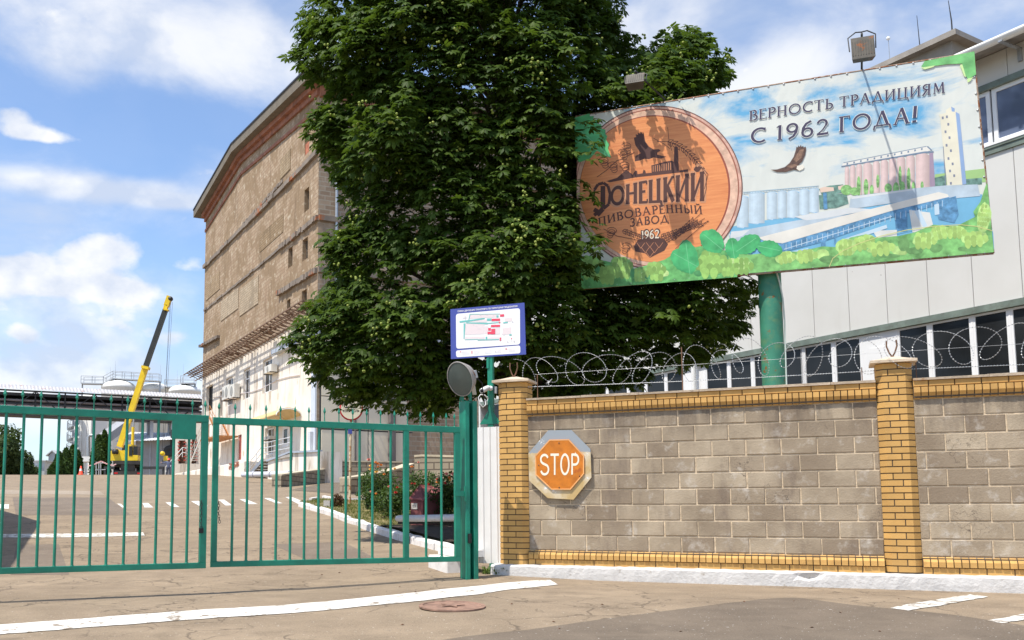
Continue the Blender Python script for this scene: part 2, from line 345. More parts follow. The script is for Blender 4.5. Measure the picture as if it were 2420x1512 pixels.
# ------------------------------------------------------------------ ground
def build_ground():
    ys = [-40, -20, -12, -6, -2] + [1 + i * .5 for i in range(26)] + [15 + i for i in range(66)] + [84, 90, 100, 130, 200, 400, 1000, 3000]
    xs = [-2500, -600, -200, -100, -60, -40, -30, -24, -18, -14, -10, -7, -4, -3, -2, -1.6, -1.1, -.7, -.3, .1, .5, 1, 2, 4, 6, 8, 10, 14, 20, 30, 60, 150, 600, 2500]
    mb = MB(); vs = [(x, y, gz(x, y)) for y in ys for x in xs]; n = len(xs)
    fs = [(j * n + i, j * n + i + 1, (j + 1) * n + i + 1, (j + 1) * n + i) for j in range(len(ys) - 1) for i in range(n - 1)]
    mb.add(vs, fs, True, .5); return struct(mb.build('ground', ASPH))
build_ground()
def onG(x, y, dz=0): return Vector((x, y, gz(x, y) + dz))
def strip(name, a, b, m, dz=.006, n=24, jag=.0, kind='structure', cs=4):
    """painted strip between two edges, each a list of picture points; a[i] pairs with b[i]"""
    def res(pts):
        q = [G(*p) for p in pts]; q = [Vector((p.x, p.y, 0)) for p in q]; out = []
        L = [0]
        for i in range(1, len(q)): L.append(L[-1] + (q[i] - q[i - 1]).length)
        for k in range(n + 1):
            s = L[-1] * k / n; i = 1
            while i < len(q) - 1 and L[i] < s: i += 1
            f = (s - L[i - 1]) / max(L[i] - L[i - 1], 1e-6); out.append(q[i - 1].lerp(q[i], f))
        return out
    A, B = res(a), res(b); mb = MB(); vs = []
    for p, q in zip(A, B):
        j = (q - p).normalized() * random.uniform(-jag, jag); p = p + j; q = q + (q - p).normalized() * random.uniform(-jag, jag)
        for k in range(cs + 1):
            r = p.lerp(q, k / cs); vs.append(onG(r.x, r.y, dz))
    w_ = cs + 1; fs = [(w_ * i + k, w_ * i + k + 1, w_ * i + k + w_ + 1, w_ * i + k + w_) for i in range(n) for k in range(cs)]
    mb.add(vs, fs, False, .5); o = mb.build(name, m); o['kind'] = kind; return o
strip('road_marking', [(-160, 1490), (200, 1462), (560, 1437), (800, 1419), (1000, 1399), (1130, 1385), (1200, 1377), (1262, 1372), (1300, 1371)],
      [(-160, 1513), (200, 1484), (560, 1457), (800, 1440), (1000, 1420), (1130, 1405), (1200, 1394), (1262, 1388), (1318, 1382)], WHITE, .006, 60, .012)
strip('road_marking', [cr('B4', 838, 1225), cr('B4', 1200, 1155), cr('B4', 1565, 1098)], [cr('B4', 990, 1248), cr('B4', 1350, 1190), cr('B4', 1725, 1120)], WHITEW, .006, 20, .012)
strip('road_marking', [cr('B4', 1710, 1340), cr('B4', 2200, 1255), cr('B4', 2500, 1215)], [cr('B4', 1850, 1362), cr('B4', 2300, 1290), cr('B4', 2700, 1235)], WHITEW, .006, 20, .012)
strip('road_marking', [(-60, 1263), (150, 1261), (338, 1258)], [(-60, 1271), (150, 1270), (342, 1266)], WHITEW, .006, 20, .01)
# crossing bars
for a, b, c, d in [((120, 1333), (178, 1331), (250, 1370), (188, 1371)), ((328, 1322), (372, 1321), (430, 1364), (382, 1366)), ((487, 1318), (535, 1317), (625, 1354), (560, 1356)), ((672, 1310), (715, 1309), (812, 1349), (765, 1350)), ((838, 1302), (880, 1300), (975, 1338), (935, 1341))]:
    strip('crossing_bar', [cr('A2', *a), cr('A2', *d)], [cr('A2', *b), cr('A2', *c)], WHITE, .006, 6)
for a, b, c, d in [((0, 738), (52, 738), (50, 764), (-20, 762)), ((668, 735), (690, 736), (712, 757), (700, 758)), ((812, 731), (845, 731), (875, 757), (825, 757)), ((943, 727), (980, 727), (1025, 754), (980, 754))]:
    strip('crossing_bar', [cr('A4', *a), cr('A4', *d)], [cr('A4', *b), cr('A4', *c)], WHITE, .006, 6)
# repairs in the asphalt
strip('asphalt_repair', [cr('A4', 72, 700), cr('A4', 90, 800)], [cr('A4', 615, 699), cr('A4', 748, 800)], ASPHP, .003, 30)
strip('asphalt_repair', [cr('A4', 95, 968), cr('A4', 60, 1140)], [cr('A4', 335, 966), cr('A4', 395, 1140)], ASPHP, .003, 30)
strip('asphalt_repair', [cr('B6', 905, 330), cr('B6', 1150, 440)], [cr('B6', 1440, 312), cr('B6', 1690, 440)], ASPHP, .003, 30)
strip('asphalt_repair', [cr('A4', -60, 655), cr('A4', -60, 678)], [cr('A4', 570, 662), cr('A4', 595, 683)], mat_asphalt('asphalt_pale', (.27, .215, .16), (.35, .285, .215), False, .3), .003, 12)
# the darker road surface in the foreground
def poly_sheet(name, V, m, dz, n=40):
    q = [G(*p) for p in V]; mb = MB()
    return mb, q
fg_top = [(770, 1560), (1000, 1520), (1130, 1501), (1180, 1495), (1230, 1491), (1330, 1477), (1440, 1461), (1560, 1446), (1660, 1433), (1745, 1423), (1800, 1416), (1850, 1413), (1890, 1413), (1920, 1417), (1990, 1427), (2060, 1435), (2130, 1440), (2250, 1453), (2419, 1478), (2600, 1500)]
fg_bot = [(700, 1640)] + [(x, 1640) for (x, y) in fg_top[1:]]
strip('road_surface', fg_top, fg_bot, ASPHD, .004, 90, .006, cs=48)
for cxx in [(1240, 1512)]: pass
# ------------------------------------------------------------------ boundary wall
H_COPT, H_COPB, H_STR, H_SOL, H_BLK0, H_SB1, H_PL = 1.540, 1.505, 1.430, 1.29, -.508, -.62, -.715
tW0, tP2a, tP2b, tEnd = -.81, 3.425, 3.80, 9.0
P1a, P1b = -1.215, -.805
def wall_section(t0, t1, label, first):
    w = thing('boundary_wall', label, 'wall', W.pt(t0, -.87, -.1), 'boundary wall sections')
    core = MB(); core.slab(W, t0, t1, -.80, H_STR + .02, -.22, -.006); core.build('mortar_bed', MORTAR, w)
    mb = MB(); ch = (H_SOL - H_BLK0) / 9.0 - .0
    rr = random.Random(3 if first else 8)
    for i in range(9):
        z0 = H_BLK0 + i * ch; off = (0 if i % 2 == 0 else .2); t = t0 - (.39 - .37 if first else .1) - off
        while t < t1:
            a, b = max(t, t0 + .004), min(t + .385 + rr.uniform(-.005, .004), t1 - .004)
            if b - a > .03: mb.bslab(W, a, b, z0 + .008 + rr.uniform(-.003, .003), z0 + ch - .008 + rr.uniform(-.003, .003), -.05, rr.uniform(0, .007), .006, rnd=rr.random() ** 1.2)
            t += .40
    mb.build('concrete_blocks', BLOCK, w)
    st = MB(); so_ = MB(); base = MB(); jt = MB()
    jt.slab(W, t0, t1, H_SOL + .015, H_COPB, -.21, .034); jt.slab(W, t0, t1, -.70, H_BLK0 - .012, -.21, .038)
    jt.build('brick_joint', MORTD, w)
    t = t0 - .1
    while t < t1:
        a, b = max(t, t0 + .002), min(t + .25, t1 - .002)
        if b - a > .02: st.bslab(W, a, b, H_STR + .006, H_COPB - .003, .02, .048, .004)
        t += .26
    t = t0 - .16
    while t < t1:
        a, b = max(t, t0 + .002), min(t + .25, t1 - .002)
        if b - a > .02: base.bslab(W, a, b, H_PL - .03, H_SB1 - .008, .02, .045, .004)
        t += .26
    n = int((t1 - t0) / .075); p = (t1 - t0) / n
    for k in range(n):
        a = t0 + k * p + .0055; b = a + p - .011; j = rr.uniform(-.003, .003); q = rr.random()
        # corbelled soldiers: upright face above, slanted face below
        pr = [(H_STR - .003, 0), (H_STR - .003, .062 + j), (H_STR - .065, .062 + j), (H_SOL + .002 + j, .012), (H_SOL + .002 + j, 0)]
        so_.prism([W.pt(a, h, o) for h, o in pr], W.d * (b - a), rnd=q)
        pr = [(H_BLK0 - .002 + j, 0), (H_BLK0 - .002 + j, .012), (H_BLK0 - .055, .07 + j), (H_SB1, .07 + j), (H_SB1, 0)]
        base.prism([W.pt(a, h, o) for h, o in pr], W.d * (b - a), rnd=rr.random())
    st.build('stretcher_course', YBRICK2, w); so_.build('soldier_course', YBRICK2, w); base.build('base_course', YBRICK2, w)
    cp_ = MB(); t = t0
    while t < t1 - .01:
        b = min(t + .75, t1); j = rr.uniform(-.004, .004)
        cp_.prism([W.pt(t + .003, H_COPB, -.24), W.pt(t + .003, H_COPB, .07), W.pt(t + .003, H_COPT - .008 + j, .075), W.pt(t + .003, H_COPT + .012 + j, -.08), W.pt(t + .003, H_COPT - .006, -.24)], W.d * (b - t - .006)); t = b
    cp_.build('coping', COPE, w); return w
wall_section(tW0 + .004, tP2a - .003, 'grey block wall with yellow brick bands between the two brick pillars, STOP sign on it', True)
wall_section(tP2b + .003, tEnd, 'grey block wall with yellow brick bands right of the second brick pillar, cut by the frame edge', False)
def pillar(t0, t1, htop, label, base_h):
    p = thing('brick_pillar', label, 'pillar', W.pt((t0 + t1) / 2, -.87, .04), 'yellow brick pillars of the boundary wall')
    w = t1 - t0; o1 = .075; c = .072; rr = random.Random(int(t0 * 10) + 50)
    core = MB(); pr = [(t0 + .008, -.24), (t0 + .008, o1 - c), (t0 + c, o1 - .008), (t1 - c, o1 - .008), (t1 - .008, o1 - c), (t1 - .008, -.24)]
    core.prism([W.pt(t, -.80, o) for t, o in pr], (0, 0, htop + .80 - .002)); core.build('joint_core', MORTD, p)
    br = MB(); n = int(round((htop - base_h) / .0755)); ch = (htop - base_h) / n; g = .006
    for k in range(n):
        z0 = base_h + k * ch + .0065; z1 = z0 + ch - .013
        tm = (t0 + (w * .60 if k % 2 else w * .33))
        def pc(pts): br.prism([W.pt(t, z0, o) for t, o in pts], (0, 0, z1 - z0), rnd=rr.random())
        pc([(t0, -.03), (t0, o1 - c), (t0 + c, o1), (tm - g, o1), (tm - g, o1 - .05), (t0 + c, o1 - .05), (t0 + .05, -.03)])
        pc([(t1, -.03), (t1 - .05, -.03), (t1 - c, o1 - .05), (tm + g, o1 - .05), (tm + g, o1), (t1 - c, o1), (t1, o1 - c)][::-1])
        pc([(t0, -.24), (t0, -.04), (t0 + .05, -.04), (t0 + .05, -.24)]); pc([(t1 - .05, -.24), (t1 - .05, -.04), (t1, -.04), (t1, -.24)])
    br.build('brickwork', YBRICK, p)
    cap = MB(); a0, a1, b0, b1 = t0 - .055, t1 + .055, -.29, o1 + .055
    ci = [(t0 + .03, b0 + .09), (t0 + .03, b1 - .09), (t1 - .03, b1 - .09), (t1 - .03, b0 + .09)]
    lo = [W.pt(t, htop, o) for t, o in ((a0, b0), (a0, b1), (a1, b1), (a1, b0))]; mi = [v + UP * .03 for v in lo]
    m2 = [W.pt(t, htop + .052, o) for t, o in ci]; top = W.pt((t0 + t1) / 2, htop + .10, (b0 + b1) / 2)
    vs = lo + mi + m2 + [top]
    cap.add(vs, [(3, 2, 1, 0)] + [(i, (i + 1) % 4, 4 + (i + 1) % 4, 4 + i) for i in range(4)] + [(4 + i, 4 + (i + 1) % 4, 8 + (i + 1) % 4, 8 + i) for i in range(4)] + [(8 + i, 8 + (i + 1) % 4, 12) for i in range(4)])
    cap.build('cap', COPE, p); 
    return p
pillar(P1a, P1b, 1.765, 'yellow brick pillar beside the green gate post and white metal panel', H_PL)
pillar(tP2a, tP2b, 1.725, 'yellow brick pillar in the right half, standing between two wall sections', -.69)
# plinth with a broken lip
def build_plinth():
    mb = MB(); t = -1.28; vs = []; rr = random.Random(4); prof0 = None
    while t <= tEnd:
        j = lambda a: rr.uniform(-a, a)
        br_ = math.exp(-((t - 2.62) / .12) ** 2)
        pr = [(.235 + j(.003), -1.0), (.232 + j(.003), -.80 + j(.01)), (.226 + j(.004) - .06 * br_, -.722 + j(.005) - .05 * br_), (.205 + j(.004), -.706 + j(.003)), (.05, -.698 + j(.004)), (-.3, -.70), (-.3, -1.0)]
        vs += [W.pt(t, h, o) for o, h in pr]; t += .06
    n = 7; k = len(vs) // n
    fs = [(i * n + q, (i + 1) * n + q, (i + 1) * n + (q + 1) % n, i * n + (q + 1) % n) for i in range(k - 1) for q in range(n)]
    mb.add(vs, fs + [tuple(range(n)), tuple(range((k - 1) * n, k * n))[::-1]], False)
    tag(mb.build('wall_plinth', PLINTH), 'rough whitewashed concrete plinth running along the foot of the block wall', 'plinth')
build_plinth()
# ------------------------------------------------------------------ razor wire and barbed strands
def razor_wire():
    pts = []; wob = random.Random(2); R_ = .225; t = -.98; 
    turns = 27; N = 24; tl = 8.2
    for i in range(turns * N):
        a = 2 * math.pi * i / N; tt = -.98 + tl * i / (turns * N) + (.17 + .05 * math.sin(i * .021)) * math.sin(a) + .06 * math.sin(i * .013)
        h = 1.88 + (.20 + .035 * math.sin(i * .11)) * math.cos(a + .5 * math.sin(i * .037)) + .03 * math.sin(i * .03); o = -.03 + R_ * .8 * math.cos(a * .5 + 1)
        pts.append(W.pt(tt, h, o))
    w = MB(); w.tube(pts, .0020, 4, rnd=.5)
    o = thing('razor_wire', 'coiled razor wire looping along the top of the block wall', 'razor wire', W.pt(-.98, 1.65, -.03))
    w.build('wire_coil', GALV, o)
    b = MB(); acc = 0
    for i in range(1, len(pts)):
        d = pts[i] - pts[i - 1]; L = d.length; s = .034 - acc
        while s < L:
            q = pts[i - 1] + d * (s / L); u = d.normalized(); v = u.cross(Vector((.3, .8, .5))).normalized()
            b.add([q - u * .007, q + v * .009, q + u * .007, q - v * .009, q + u.cross(v) * .004], [(0, 1, 4), (1, 2, 4), (2, 3, 4), (3, 0, 4), (0, 3, 2, 1)]); s += .034
        acc = (L - (s - .034))
    b.build('blades', GALV, o)
    for hh, ta, tb, nm in ((1.865, -.7, 8.0, 'thin plain wire stretched level through the middle of the razor coil'),):
        m = MB(); m.tube([W.pt(ta, hh, -.03), W.pt(tb, hh, -.03)], .002, 4); tag(m.build('support_wire', GALV), nm, 'wire')
razor_wire()
def strand(t0, t1, h0, h1, label):
    m = MB(); n = int((t1 - t0) / .03); pp = []
    for i in range(n + 1):
        f = i / n; pp.append(W.pt(t0 + (t1 - t0) * f, h0 + (h1 - h0) * f - .02 * math.sin(math.pi * f), -.03))
    m.tube(pp, .0028, 4)
    for p in pp: m.add([p + Vector((.006, 0, .008)), p - Vector((.006, 0, .008)), p + Vector((0, .008, -.006)), p + Vector((-.008, .0, .007))], [(0, 1, 2), (0, 2, 3), (0, 1, 3)])
    tag(m.build('barbed_strand', GALV), label, 'barbed wire', 'straight barbed strands above the coping')
strand(P1b - .02, tP2a + .02, 1.70, 1.655, 'straight barbed strand between the two brick pillars')
strand(tP2b - .02, 8.5, 1.65, 1.63, 'straight barbed strand running right from the second brick pillar')
def rod(vx, vb, vt, label, r=.006):
    t, hb = W.th(vx, vb, -.03); _, ht = W.th(vx, vt, -.03); m = MB(); m.tube([W.pt(t, 1.52, -.03), W.pt(t, ht, -.03)], r, 6)
    tag(m.build('steel_rod', RUSTY), label, 'rod', 'rusty rods carrying the barbed wire')
rod(1270, 925, 884, 'short rusty rod just right of the left brick pillar'); rod(1613, 920, 820, 'tall rusty rod on the coping left of the billboard post', .008)
rod(2037, 900, 868, 'short rusty rod just left of the second brick pillar'); rod(2165, 890, 853, 'short rusty rod just right of the second brick pillar')
def vhook(t, h, label):
    m = MB(); c = W.pt(t, h, -.05)
    for s in (-1, 1): m.tube([c, c + W.d * .03 * s + UP * .05, c + W.d * .055 * s + UP * .13, c + W.d * .05 * s + UP * .2], .009, 6)
    tag(m.build('wire_holder', RUSTY), label, 'bracket', 'rusty forked holders on the pillar caps')
vhook((P1a + P1b) / 2, 1.85, 'rusty forked holder on the cap of the left brick pillar'); vhook((tP2a + tP2b) / 2, 1.81, 'rusty forked holder on the cap of the right brick pillar')
# ------------------------------------------------------------------ gate
def finial(mb, p):
    mb.tube([p, p + UP * .098], .0065, 6)
    for ax in (Vector((1, 0, 0)), Vector((0, 1, 0))): pass
    mb.lathe(p + UP * .095, UP, [(.006, 0), (.017, .018), (.021, .030), (.013, .056), (.0012, .085)], 4, False)
def gate_leaf(pl, t0, t1, bars, fins, label, extra=None, stileR=.07):
    g = thing('gate_leaf', label, 'gate', pl.pt(t0, -.87, 0), 'leaves of the green double gate'); zb, zt = -.633, 1.097
    f = MB(); w = .045
    f.bslab(pl, t0, t1, zt - .078, zt, -w, 0, .004); f.bslab(pl, t0, t1, zb, zb + .065, -w, 0, .004)
    f.bslab(pl, t0 + .001, t0 + .068, zb + .065, zt - .078, -w, -.001, .004); f.bslab(pl, t1 - .078, t1 - .001, zb + .065, zt - .078, -w, -.001, .004)
    if extra: f.bslab(pl, extra - .035, extra + .035, zb + .065, zt - .078, -w, -.001, .004)
    for t in bars:
        for h in (zb + .066, zt - .079): f.lathe(pl.pt(t, h - .005, -.022), UP, [(.021, 0), (.023, .005), (.019, .010)], 8)
    for t in (t0 + .069, t1 - .079):
        for h in (zb + .066, zt - .079): f.bar(pl.pt(t, h, -.045), pl.pt(t, h, .002), .010)
    for t in fins: f.lathe(pl.pt(t, zt - .001, -.022), UP, [(.014, 0), (.012, .007), (.007, .010)], 6)
    f.build('frame', GREEN, g)
    for t in bars:
        m = MB(); m.tube([pl.pt(t, zb + .063, -.022), pl.pt(t, zt - .076, -.022)], .0160, 10, caps=False); m.build('bar', GREEN, g)
    for t in fins:
        m = MB(); finial(m, pl.pt(t, zt - .002, -.022)); m.build('finial', GREEN, g)
    return g
GLt = lambda k, x, y: GLp.th(*cr(k, x, y))[0]; GRt = lambda k, x, y: GRp.th(*cr(k, x, y))[0]
lb = [GLt('A4', x, 1085) for x in (2, 105, 210, 310, 412, 512, 606, 705, 795, 887, 978, 1066)]
lb = [lb[0] - .255 * k for k in (3, 2, 1)] + lb
lf = [GLt('A1', x, 975) for x in (38, 172, 312, 447, 585, 714, 844, 970, 1097, 1220, 1345, 1460, 1557)]; lf = [lf[0] - .25 * k for k in (3, 2, 1)] + lf
lg = gate_leaf(GLp, -1.02, 2.192, lb, lf, 'left leaf of the green gate, cut by the frame edge, with a small square plate')
m = MB(); a = GLp.th(*cr('A1', 1303, 1095)); b = GLp.th(*cr('A1', 1480, 1245)); m.slab(GLp, a[0], b[0], b[1], a[1], -.006, .004); m.build('plate', GREEN, lg)
rb = [GRt('B6', x, 450) for x in (610, 718, 828, 938, 1045, 1150, 1255, 1358, 1460, 1562, 1660, 1797, 2062, 2178)]
rf = [GRt('A2', 458, 680), GRt('A2', 571, 680), GRt('A2', 692, 690)] + [GRt('A3', x, 450) for x in (60, 208, 347, 505, 650, 790, 930, 1070, 1210, 1342, 1472, 1602, 1732, 1815)]
rf = rf[:3] + rf[4:] if abs(rf[3] - rf[2]) < .05 else rf
rg = gate_leaf(GRp, .012, 3.222, rb, [GRt('A2', 335, 690)] + rf, 'right leaf of the green gate, closed against the green post', extra=GRt('B6', 1912, 440))
# posts at the hinge side (two profiles welded together)
def gate_post(pl, t, label, z1=1.445, loops=True):
    g = thing('gate_post', label, 'gate post', pl.pt(t, -.87, 0)); m = MB()
    m.bslab(pl, t + .075, t + .14, -.95, z1, -.17, 0, .006); m.build('square_profile', GREEN, g)
    m = MB(); m.bslab(pl, t + .195, t + .262, -.95, z1 + .002, -.18, -.012, .006); m.slab(pl, t + .139, t + .196, -.9, z1 - .02, -.14, -.10); m.build('square_profile', GREEN, g)
    if loops:
        m = MB(); c = pl.pt(t + .10, z1, -.05)
        m.tube([c + pl.d * .07 * math.cos(a) + UP * (.10 * math.sin(a)) for a in [math.pi * i / 12 for i in range(13)]], .008, 6); m.build('lifting_loop', GREEN, g)
        m = MB(); m.slab(pl, t + .05, t + .075, z1, z1 + .13, -.06, -.03); m.slab(pl, t + .16, t + .19, z1, z1 + .16, -.06, -.03); m.build('lamp_bracket', GREEN, g)
        m = MB(); m.slab(pl, t - .09, t + .076, .20, .265, .002, .02); m.slab(pl, t + .05, t + .078, .14, .33, .002, .03); m.build('latch', GREEN, g)
        m = MB(); m.bslab(pl, t + .10, t + .132, -.40, -.28, .001, .05, .006); m.build('bell_box', BLACK, g)
    return g
tP = GRp.th(1088, 1200)[0]
gate_post(GRp, tP, 'green double steel gate post left of the white metal panel')
gate_post(GLp, -1.32, 'green double steel gate post at the far left end of the gate', 1.445, False)
# chain and padlock hanging on the left leaf's stile
def link_chain(p0, n, label, pl):
    m = MB(); p = Vector(p0)
    for i in range(n):
        ax = pl.d if i % 2 else pl.n
        m.tube([p + ax * .012 * math.cos(a) + UP * .02 * math.sin(a) for a in [2 * math.pi * k / 10 for k in range(11)]], .0032, 5); p = p - UP * .031 + pl.d * random.uniform(-.006, .006)
    tag(m.build('chain', DARKM), label, 'chain', 'chains on the gate stiles'); return p
q = link_chain(GLp.px(*cr('A2', 197, 1335), o=.012), 9, 'dark chain hanging with a padlock on the left gate leaf', GLp)
g = thing('padlock', 'small black padlock at the end of the chain on the left gate leaf', 'padlock', q)
m = MB(); m.slab(Plane((q.x, q.y), (q.x + GLp.d.x, q.y + GLp.d.y)), -.024, .024, q.z - .075, q.z - .02, -.01, .012); m.build('lock_body', BLACK, g)
m = MB(); m.tube([q + GLp.d * .015 * math.cos(a) + UP * (.025 * math.sin(a) - .02) for a in [math.pi * k / 8 for k in range(9)]], .004, 6); m.build('shackle', DARKM, g)
link_chain(GRp.px(*cr('A2', 330, 1345), o=-.06), 8, 'dark chain hanging behind the first stile of the right gate leaf', GRp)
# ------------------------------------------------------------------ corrugated panel between post and pillar
PP = Plane(tuple(W.px(1133, 1200, -.02)[:2]), tuple(W.px(1186, 1200, -.02)[:2]))
def build_panel():
    L = (W.px(1186, 1200, -.02) - W.px(1133, 1200, -.02)).length; m = MB(); pr = []; t = -.02; k = 0
    while t < L + .02:
        pr += [(t, 0), (t + .055, 0), (t + .065, .012), (t + .08, .012), (t + .09, 0)]; t += .10
    pr = [p for p in pr if p[0] <= L + .02]; z0, z1 = -.70, 1.17
    vs = [PP.pt(t, z0, o) for t, o in pr] + [PP.pt(t, z1, o) for t, o in pr]; n = len(pr)
    vs += [PP.pt(t, z0, o - .004) for t, o in pr] + [PP.pt(t, z1, o - .004) for t, o in pr]
    fs = [(i, i + 1, n + i + 1, n + i) for i in range(n - 1)] + [(2 * n + i + 1, 2 * n + i, 3 * n + i, 3 * n + i + 1) for i in range(n - 1)] + [(n + i, n + i + 1, 3 * n + i + 1, 3 * n + i) for i in range(n - 1)]
    m.add(vs, fs); g = thing('corrugated_panel', 'narrow white corrugated metal panel between green post and brick pillar', 'metal panel', PP.pt(.1, -.87, 0))
    m.build('sheet', mat('white_sheet', (.74, .72, .69), .45, .05, 4, rust=.70, rs=14, spec=.4), g)
    m = MB()
    for t in (.06, .26):
        for h in (1.12, -.67): m.lathe(PP.pt(t, h, .0), PP.n, [(.008, 0), (.008, .006), (.0005, .008)], 6)
    m.build('screws', DARKM, g)
build_panel()
# ------------------------------------------------------------------ map sign
MS = Plane(tuple(W.px(1063, 730, -.28)[:2]), tuple(W.px(1242, 730, -.28)[:2]))
BLUE = mat('sign_blue', (.055, .075, .32), .35, .04, 3, spec=.5); SIGNW = mat('sign_white', (.80, .79, .78), .35, .02, 3, spec=.5)
PINK = mat('sign_pink', (.72, .62, .62), .4, .02); GREYP = mat('sign_grey', (.62, .57, .60), .4, .02); RED = mat('sign_red', (.72, .07, .12), .4, .02); TEAL = mat('sign_teal', (.16, .48, .44), .4, .02); DGREY = mat('sign_dark', (.12, .12, .14), .5, .02)
def text_mesh(body, mp, mb, size=1.0, bold=0.0):
    """built-in font lettering; mp maps text space (0..w, 0..1) to the place"""
    c = bpy.data.curves.new('t', 'FONT'); c.body = body; c.size = size; c.resolution_u = 3; c.offset = bold; c.align_x = 'LEFT'
    o = bpy.data.objects.new('t', c); sc.collection.objects.link(o); dg = bpy.context.evaluated_depsgraph_get(); dg.update()
    me = bpy.data.meshes.new_from_object(o.evaluated_get(dg)); xs = [v.co.x for v in me.vertices] or [0, 1]
    x0, x1 = min(xs), max(xs)
    mb.add([mp((v.co.x - x0) / max(x1 - x0, 1e-6), v.co.y / (size * .70)) for v in me.vertices], [tuple(p.vertices) for p in me.polygons])
    bpy.data.objects.remove(o); bpy.data.curves.remove(c); bpy.data.meshes.remove(me)
def map_sign():
    g = thing('map_sign', 'blue framed white site map board on a green post behind the left brick pillar', 'sign', MS.pt(.55, -.87, -.06))
    A = lambda x, y, o=0: MS.px(*cr('A6', x, y), o=o)
    TL, TR, BR, BL = A(219, 188), A(858, 131), A(872, 578), A(224, 618)
    m = MB(); m.prism([TL, TR, BR, BL], -MS.n * .012); pn = m.build('board', BLUE, g)
    def rp(pts, rad, o, mt, name):
        # rounded quad
        P4 = [Vector((*p, 0)) for p in pts]; out = []
        for i in range(4):
            p, a, b = P4[i], P4[i - 1], P4[(i + 1) % 4]; pa = p + (a - p).normalized() * rad; pb = p + (b - p).normalized() * rad
            for k in range(6):
                f = k / 5; out.append(pa * (1 - f) ** 2 + p * 2 * f * (1 - f) + pb * f * f)
        m = MB(); m.prism([A(q.x, q.y, o) for q in out], -MS.n * .001); m.build(name, mt, pn)
    rp([(267, 228), (820, 178), (822, 492), (270, 530)], 24, .002, SIGNW, 'map_field'); rp([(267, 545), (822, 500), (824, 568), (270, 603)], 18, .002, SIGNW, 'legend_field')
    def polys(lst, mt, name, o):
        m = MB()
        for i, p in enumerate(lst): m.prism([A(x, y, o + i * .00005) for x, y in p], -MS.n * .0008)
        m.build(name, mt, pn)
    Q = lambda x0, y0, x1, y1: [(x0, y0), (x1, y0 - (x1 - x0) * .03), (x1, y1 - (x1 - x0) * .03), (x0, y1)]
    polys([[(345, 310), (516, 318), (514, 402), (342, 408)], [(392, 235), (620, 232), (622, 256), (385, 270)], [(410, 292), (535, 278), (535, 300), (405, 303)], Q(608, 345, 648, 405), Q(518, 335, 540, 400), [(672, 352), (745, 342), (745, 402), (668, 408)], Q(345, 428, 515, 450), Q(545, 430, 640, 452), [(686, 264), (748, 262), (748, 290), (690, 296)]], PINK, 'map_areas', .0035)
    polys([[(297, 290), (380, 281), (515, 262), (516, 272), (400, 292), (300, 305)], [(356, 300), (540, 305), (540, 318), (356, 310)], Q(535, 268, 575, 288), [(540, 306), (640, 298), (640, 305), (540, 314)], [(675, 300), (715, 295), (715, 306), (675, 310)], Q(455, 450, 640, 458), Q(524, 425, 538, 445), Q(345, 448, 455, 453), Q(728, 404, 748, 416), Q(617, 240, 634, 258), [(333, 310), (350, 310), (340, 445), (333, 445)], [(385, 232), (392, 232), (378, 290), (372, 290)], [(385, 229), (645, 226), (645, 230), (385, 234)]], TEAL, 'map_roads', .0045)
    polys([Q(575, 270, 648, 290), Q(570, 324, 648, 342), Q(648, 232, 683, 252), Q(545, 350, 568, 372), [(572, 358), (606, 355), (606, 404), (572, 405)], Q(540, 382, 572, 404), Q(645, 432, 658, 460), Q(637, 297, 650, 307), Q(302, 552, 311, 559), Q(402, 546, 408, 572), Q(694, 527, 708, 534), [(742, 441), (748, 434), (753, 441), (748, 447)]], RED, 'map_buildings', .0055)
    rr = random.Random(5)
    def dots():
        l = []
        for i in range(46):
            x = rr.uniform(330, 760); y = rr.choice([rr.uniform(405, 420), rr.uniform(225, 240), rr.uniform(455, 470), rr.uniform(310, 350)]) - (x - 540) * .05
            l.append(Q(x, y, x + 4, y + 4))
        l += [Q(708, 464, 718, 474), Q(764, 456, 774, 467), Q(750, 288, 760, 296), Q(604, 545, 612, 556), [(322, 256), (362, 254), (362, 257), (322, 259)], [(342, 236), (345, 236), (348, 276), (345, 276)]]
        for x0, x1 in ((318, 385), (420, 482), (512, 588), (622, 672), (716, 790)):
            for k in range(3):
                y = 552 + k * 11 - (x0 - 318) * .072; l.append([(x0, y), (x1 - rr.uniform(0, 20), y - (x1 - x0) * .06), (x1 - 18, y + 2.6 - (x1 - x0) * .06), (x0, y + 2.6)])
        return l
    polys(dots(), GREYP, 'map_lettering', .0065)
    m = MB(); text_mesh('СХЕМА ДВИЖЕНИЯ ТРАНСПОРТА ПО ТЕРРИТОРИИ ПРЕДПРИЯТИЯ', lambda u, v: A(281 + 517 * u, 213 - 45 * u - 13.5 * v, .0025), m, 1, .02); m.build('heading', SIGNW, pn)
    po = MB(); c = A(567, 605, -.05); b = Vector((c.x, c.y, -.9))
    po.bar(b, Vector((c.x, c.y, c.z + .5)), .075, .075, up=MS.n); po.build('post', GREEN, g)
    zf = A(567, 1182, -.05).z; mm = MB(); mm.prism([Vector((c.x, c.y, zf)) + MS.d * s + UP * h + MS.n * .045 for s, h in ((-.16, 0), (.16, 0), (.04, .17), (-.04, .17))], -MS.n * .01); mm.build('gusset', GREEN, g)
    mm = MB(); mm.slab(MS, (c - MS.p).dot(MS.d) - .045, (c - MS.p).dot(MS.d) - .012, c.z - .16, c.z - .01, -.008, .002); mm.build('clip', GREEN, g)
    mm = MB(); mm.prism([A(595, 855, -.05), A(617, 855, -.05), A(617, 915, -.05), A(595, 915, -.05)], -MS.n * .04); mm.build('junction_box', mat('grey_box', (.33, .34, .34), .6), g)
    return c
sc_post = map_sign()
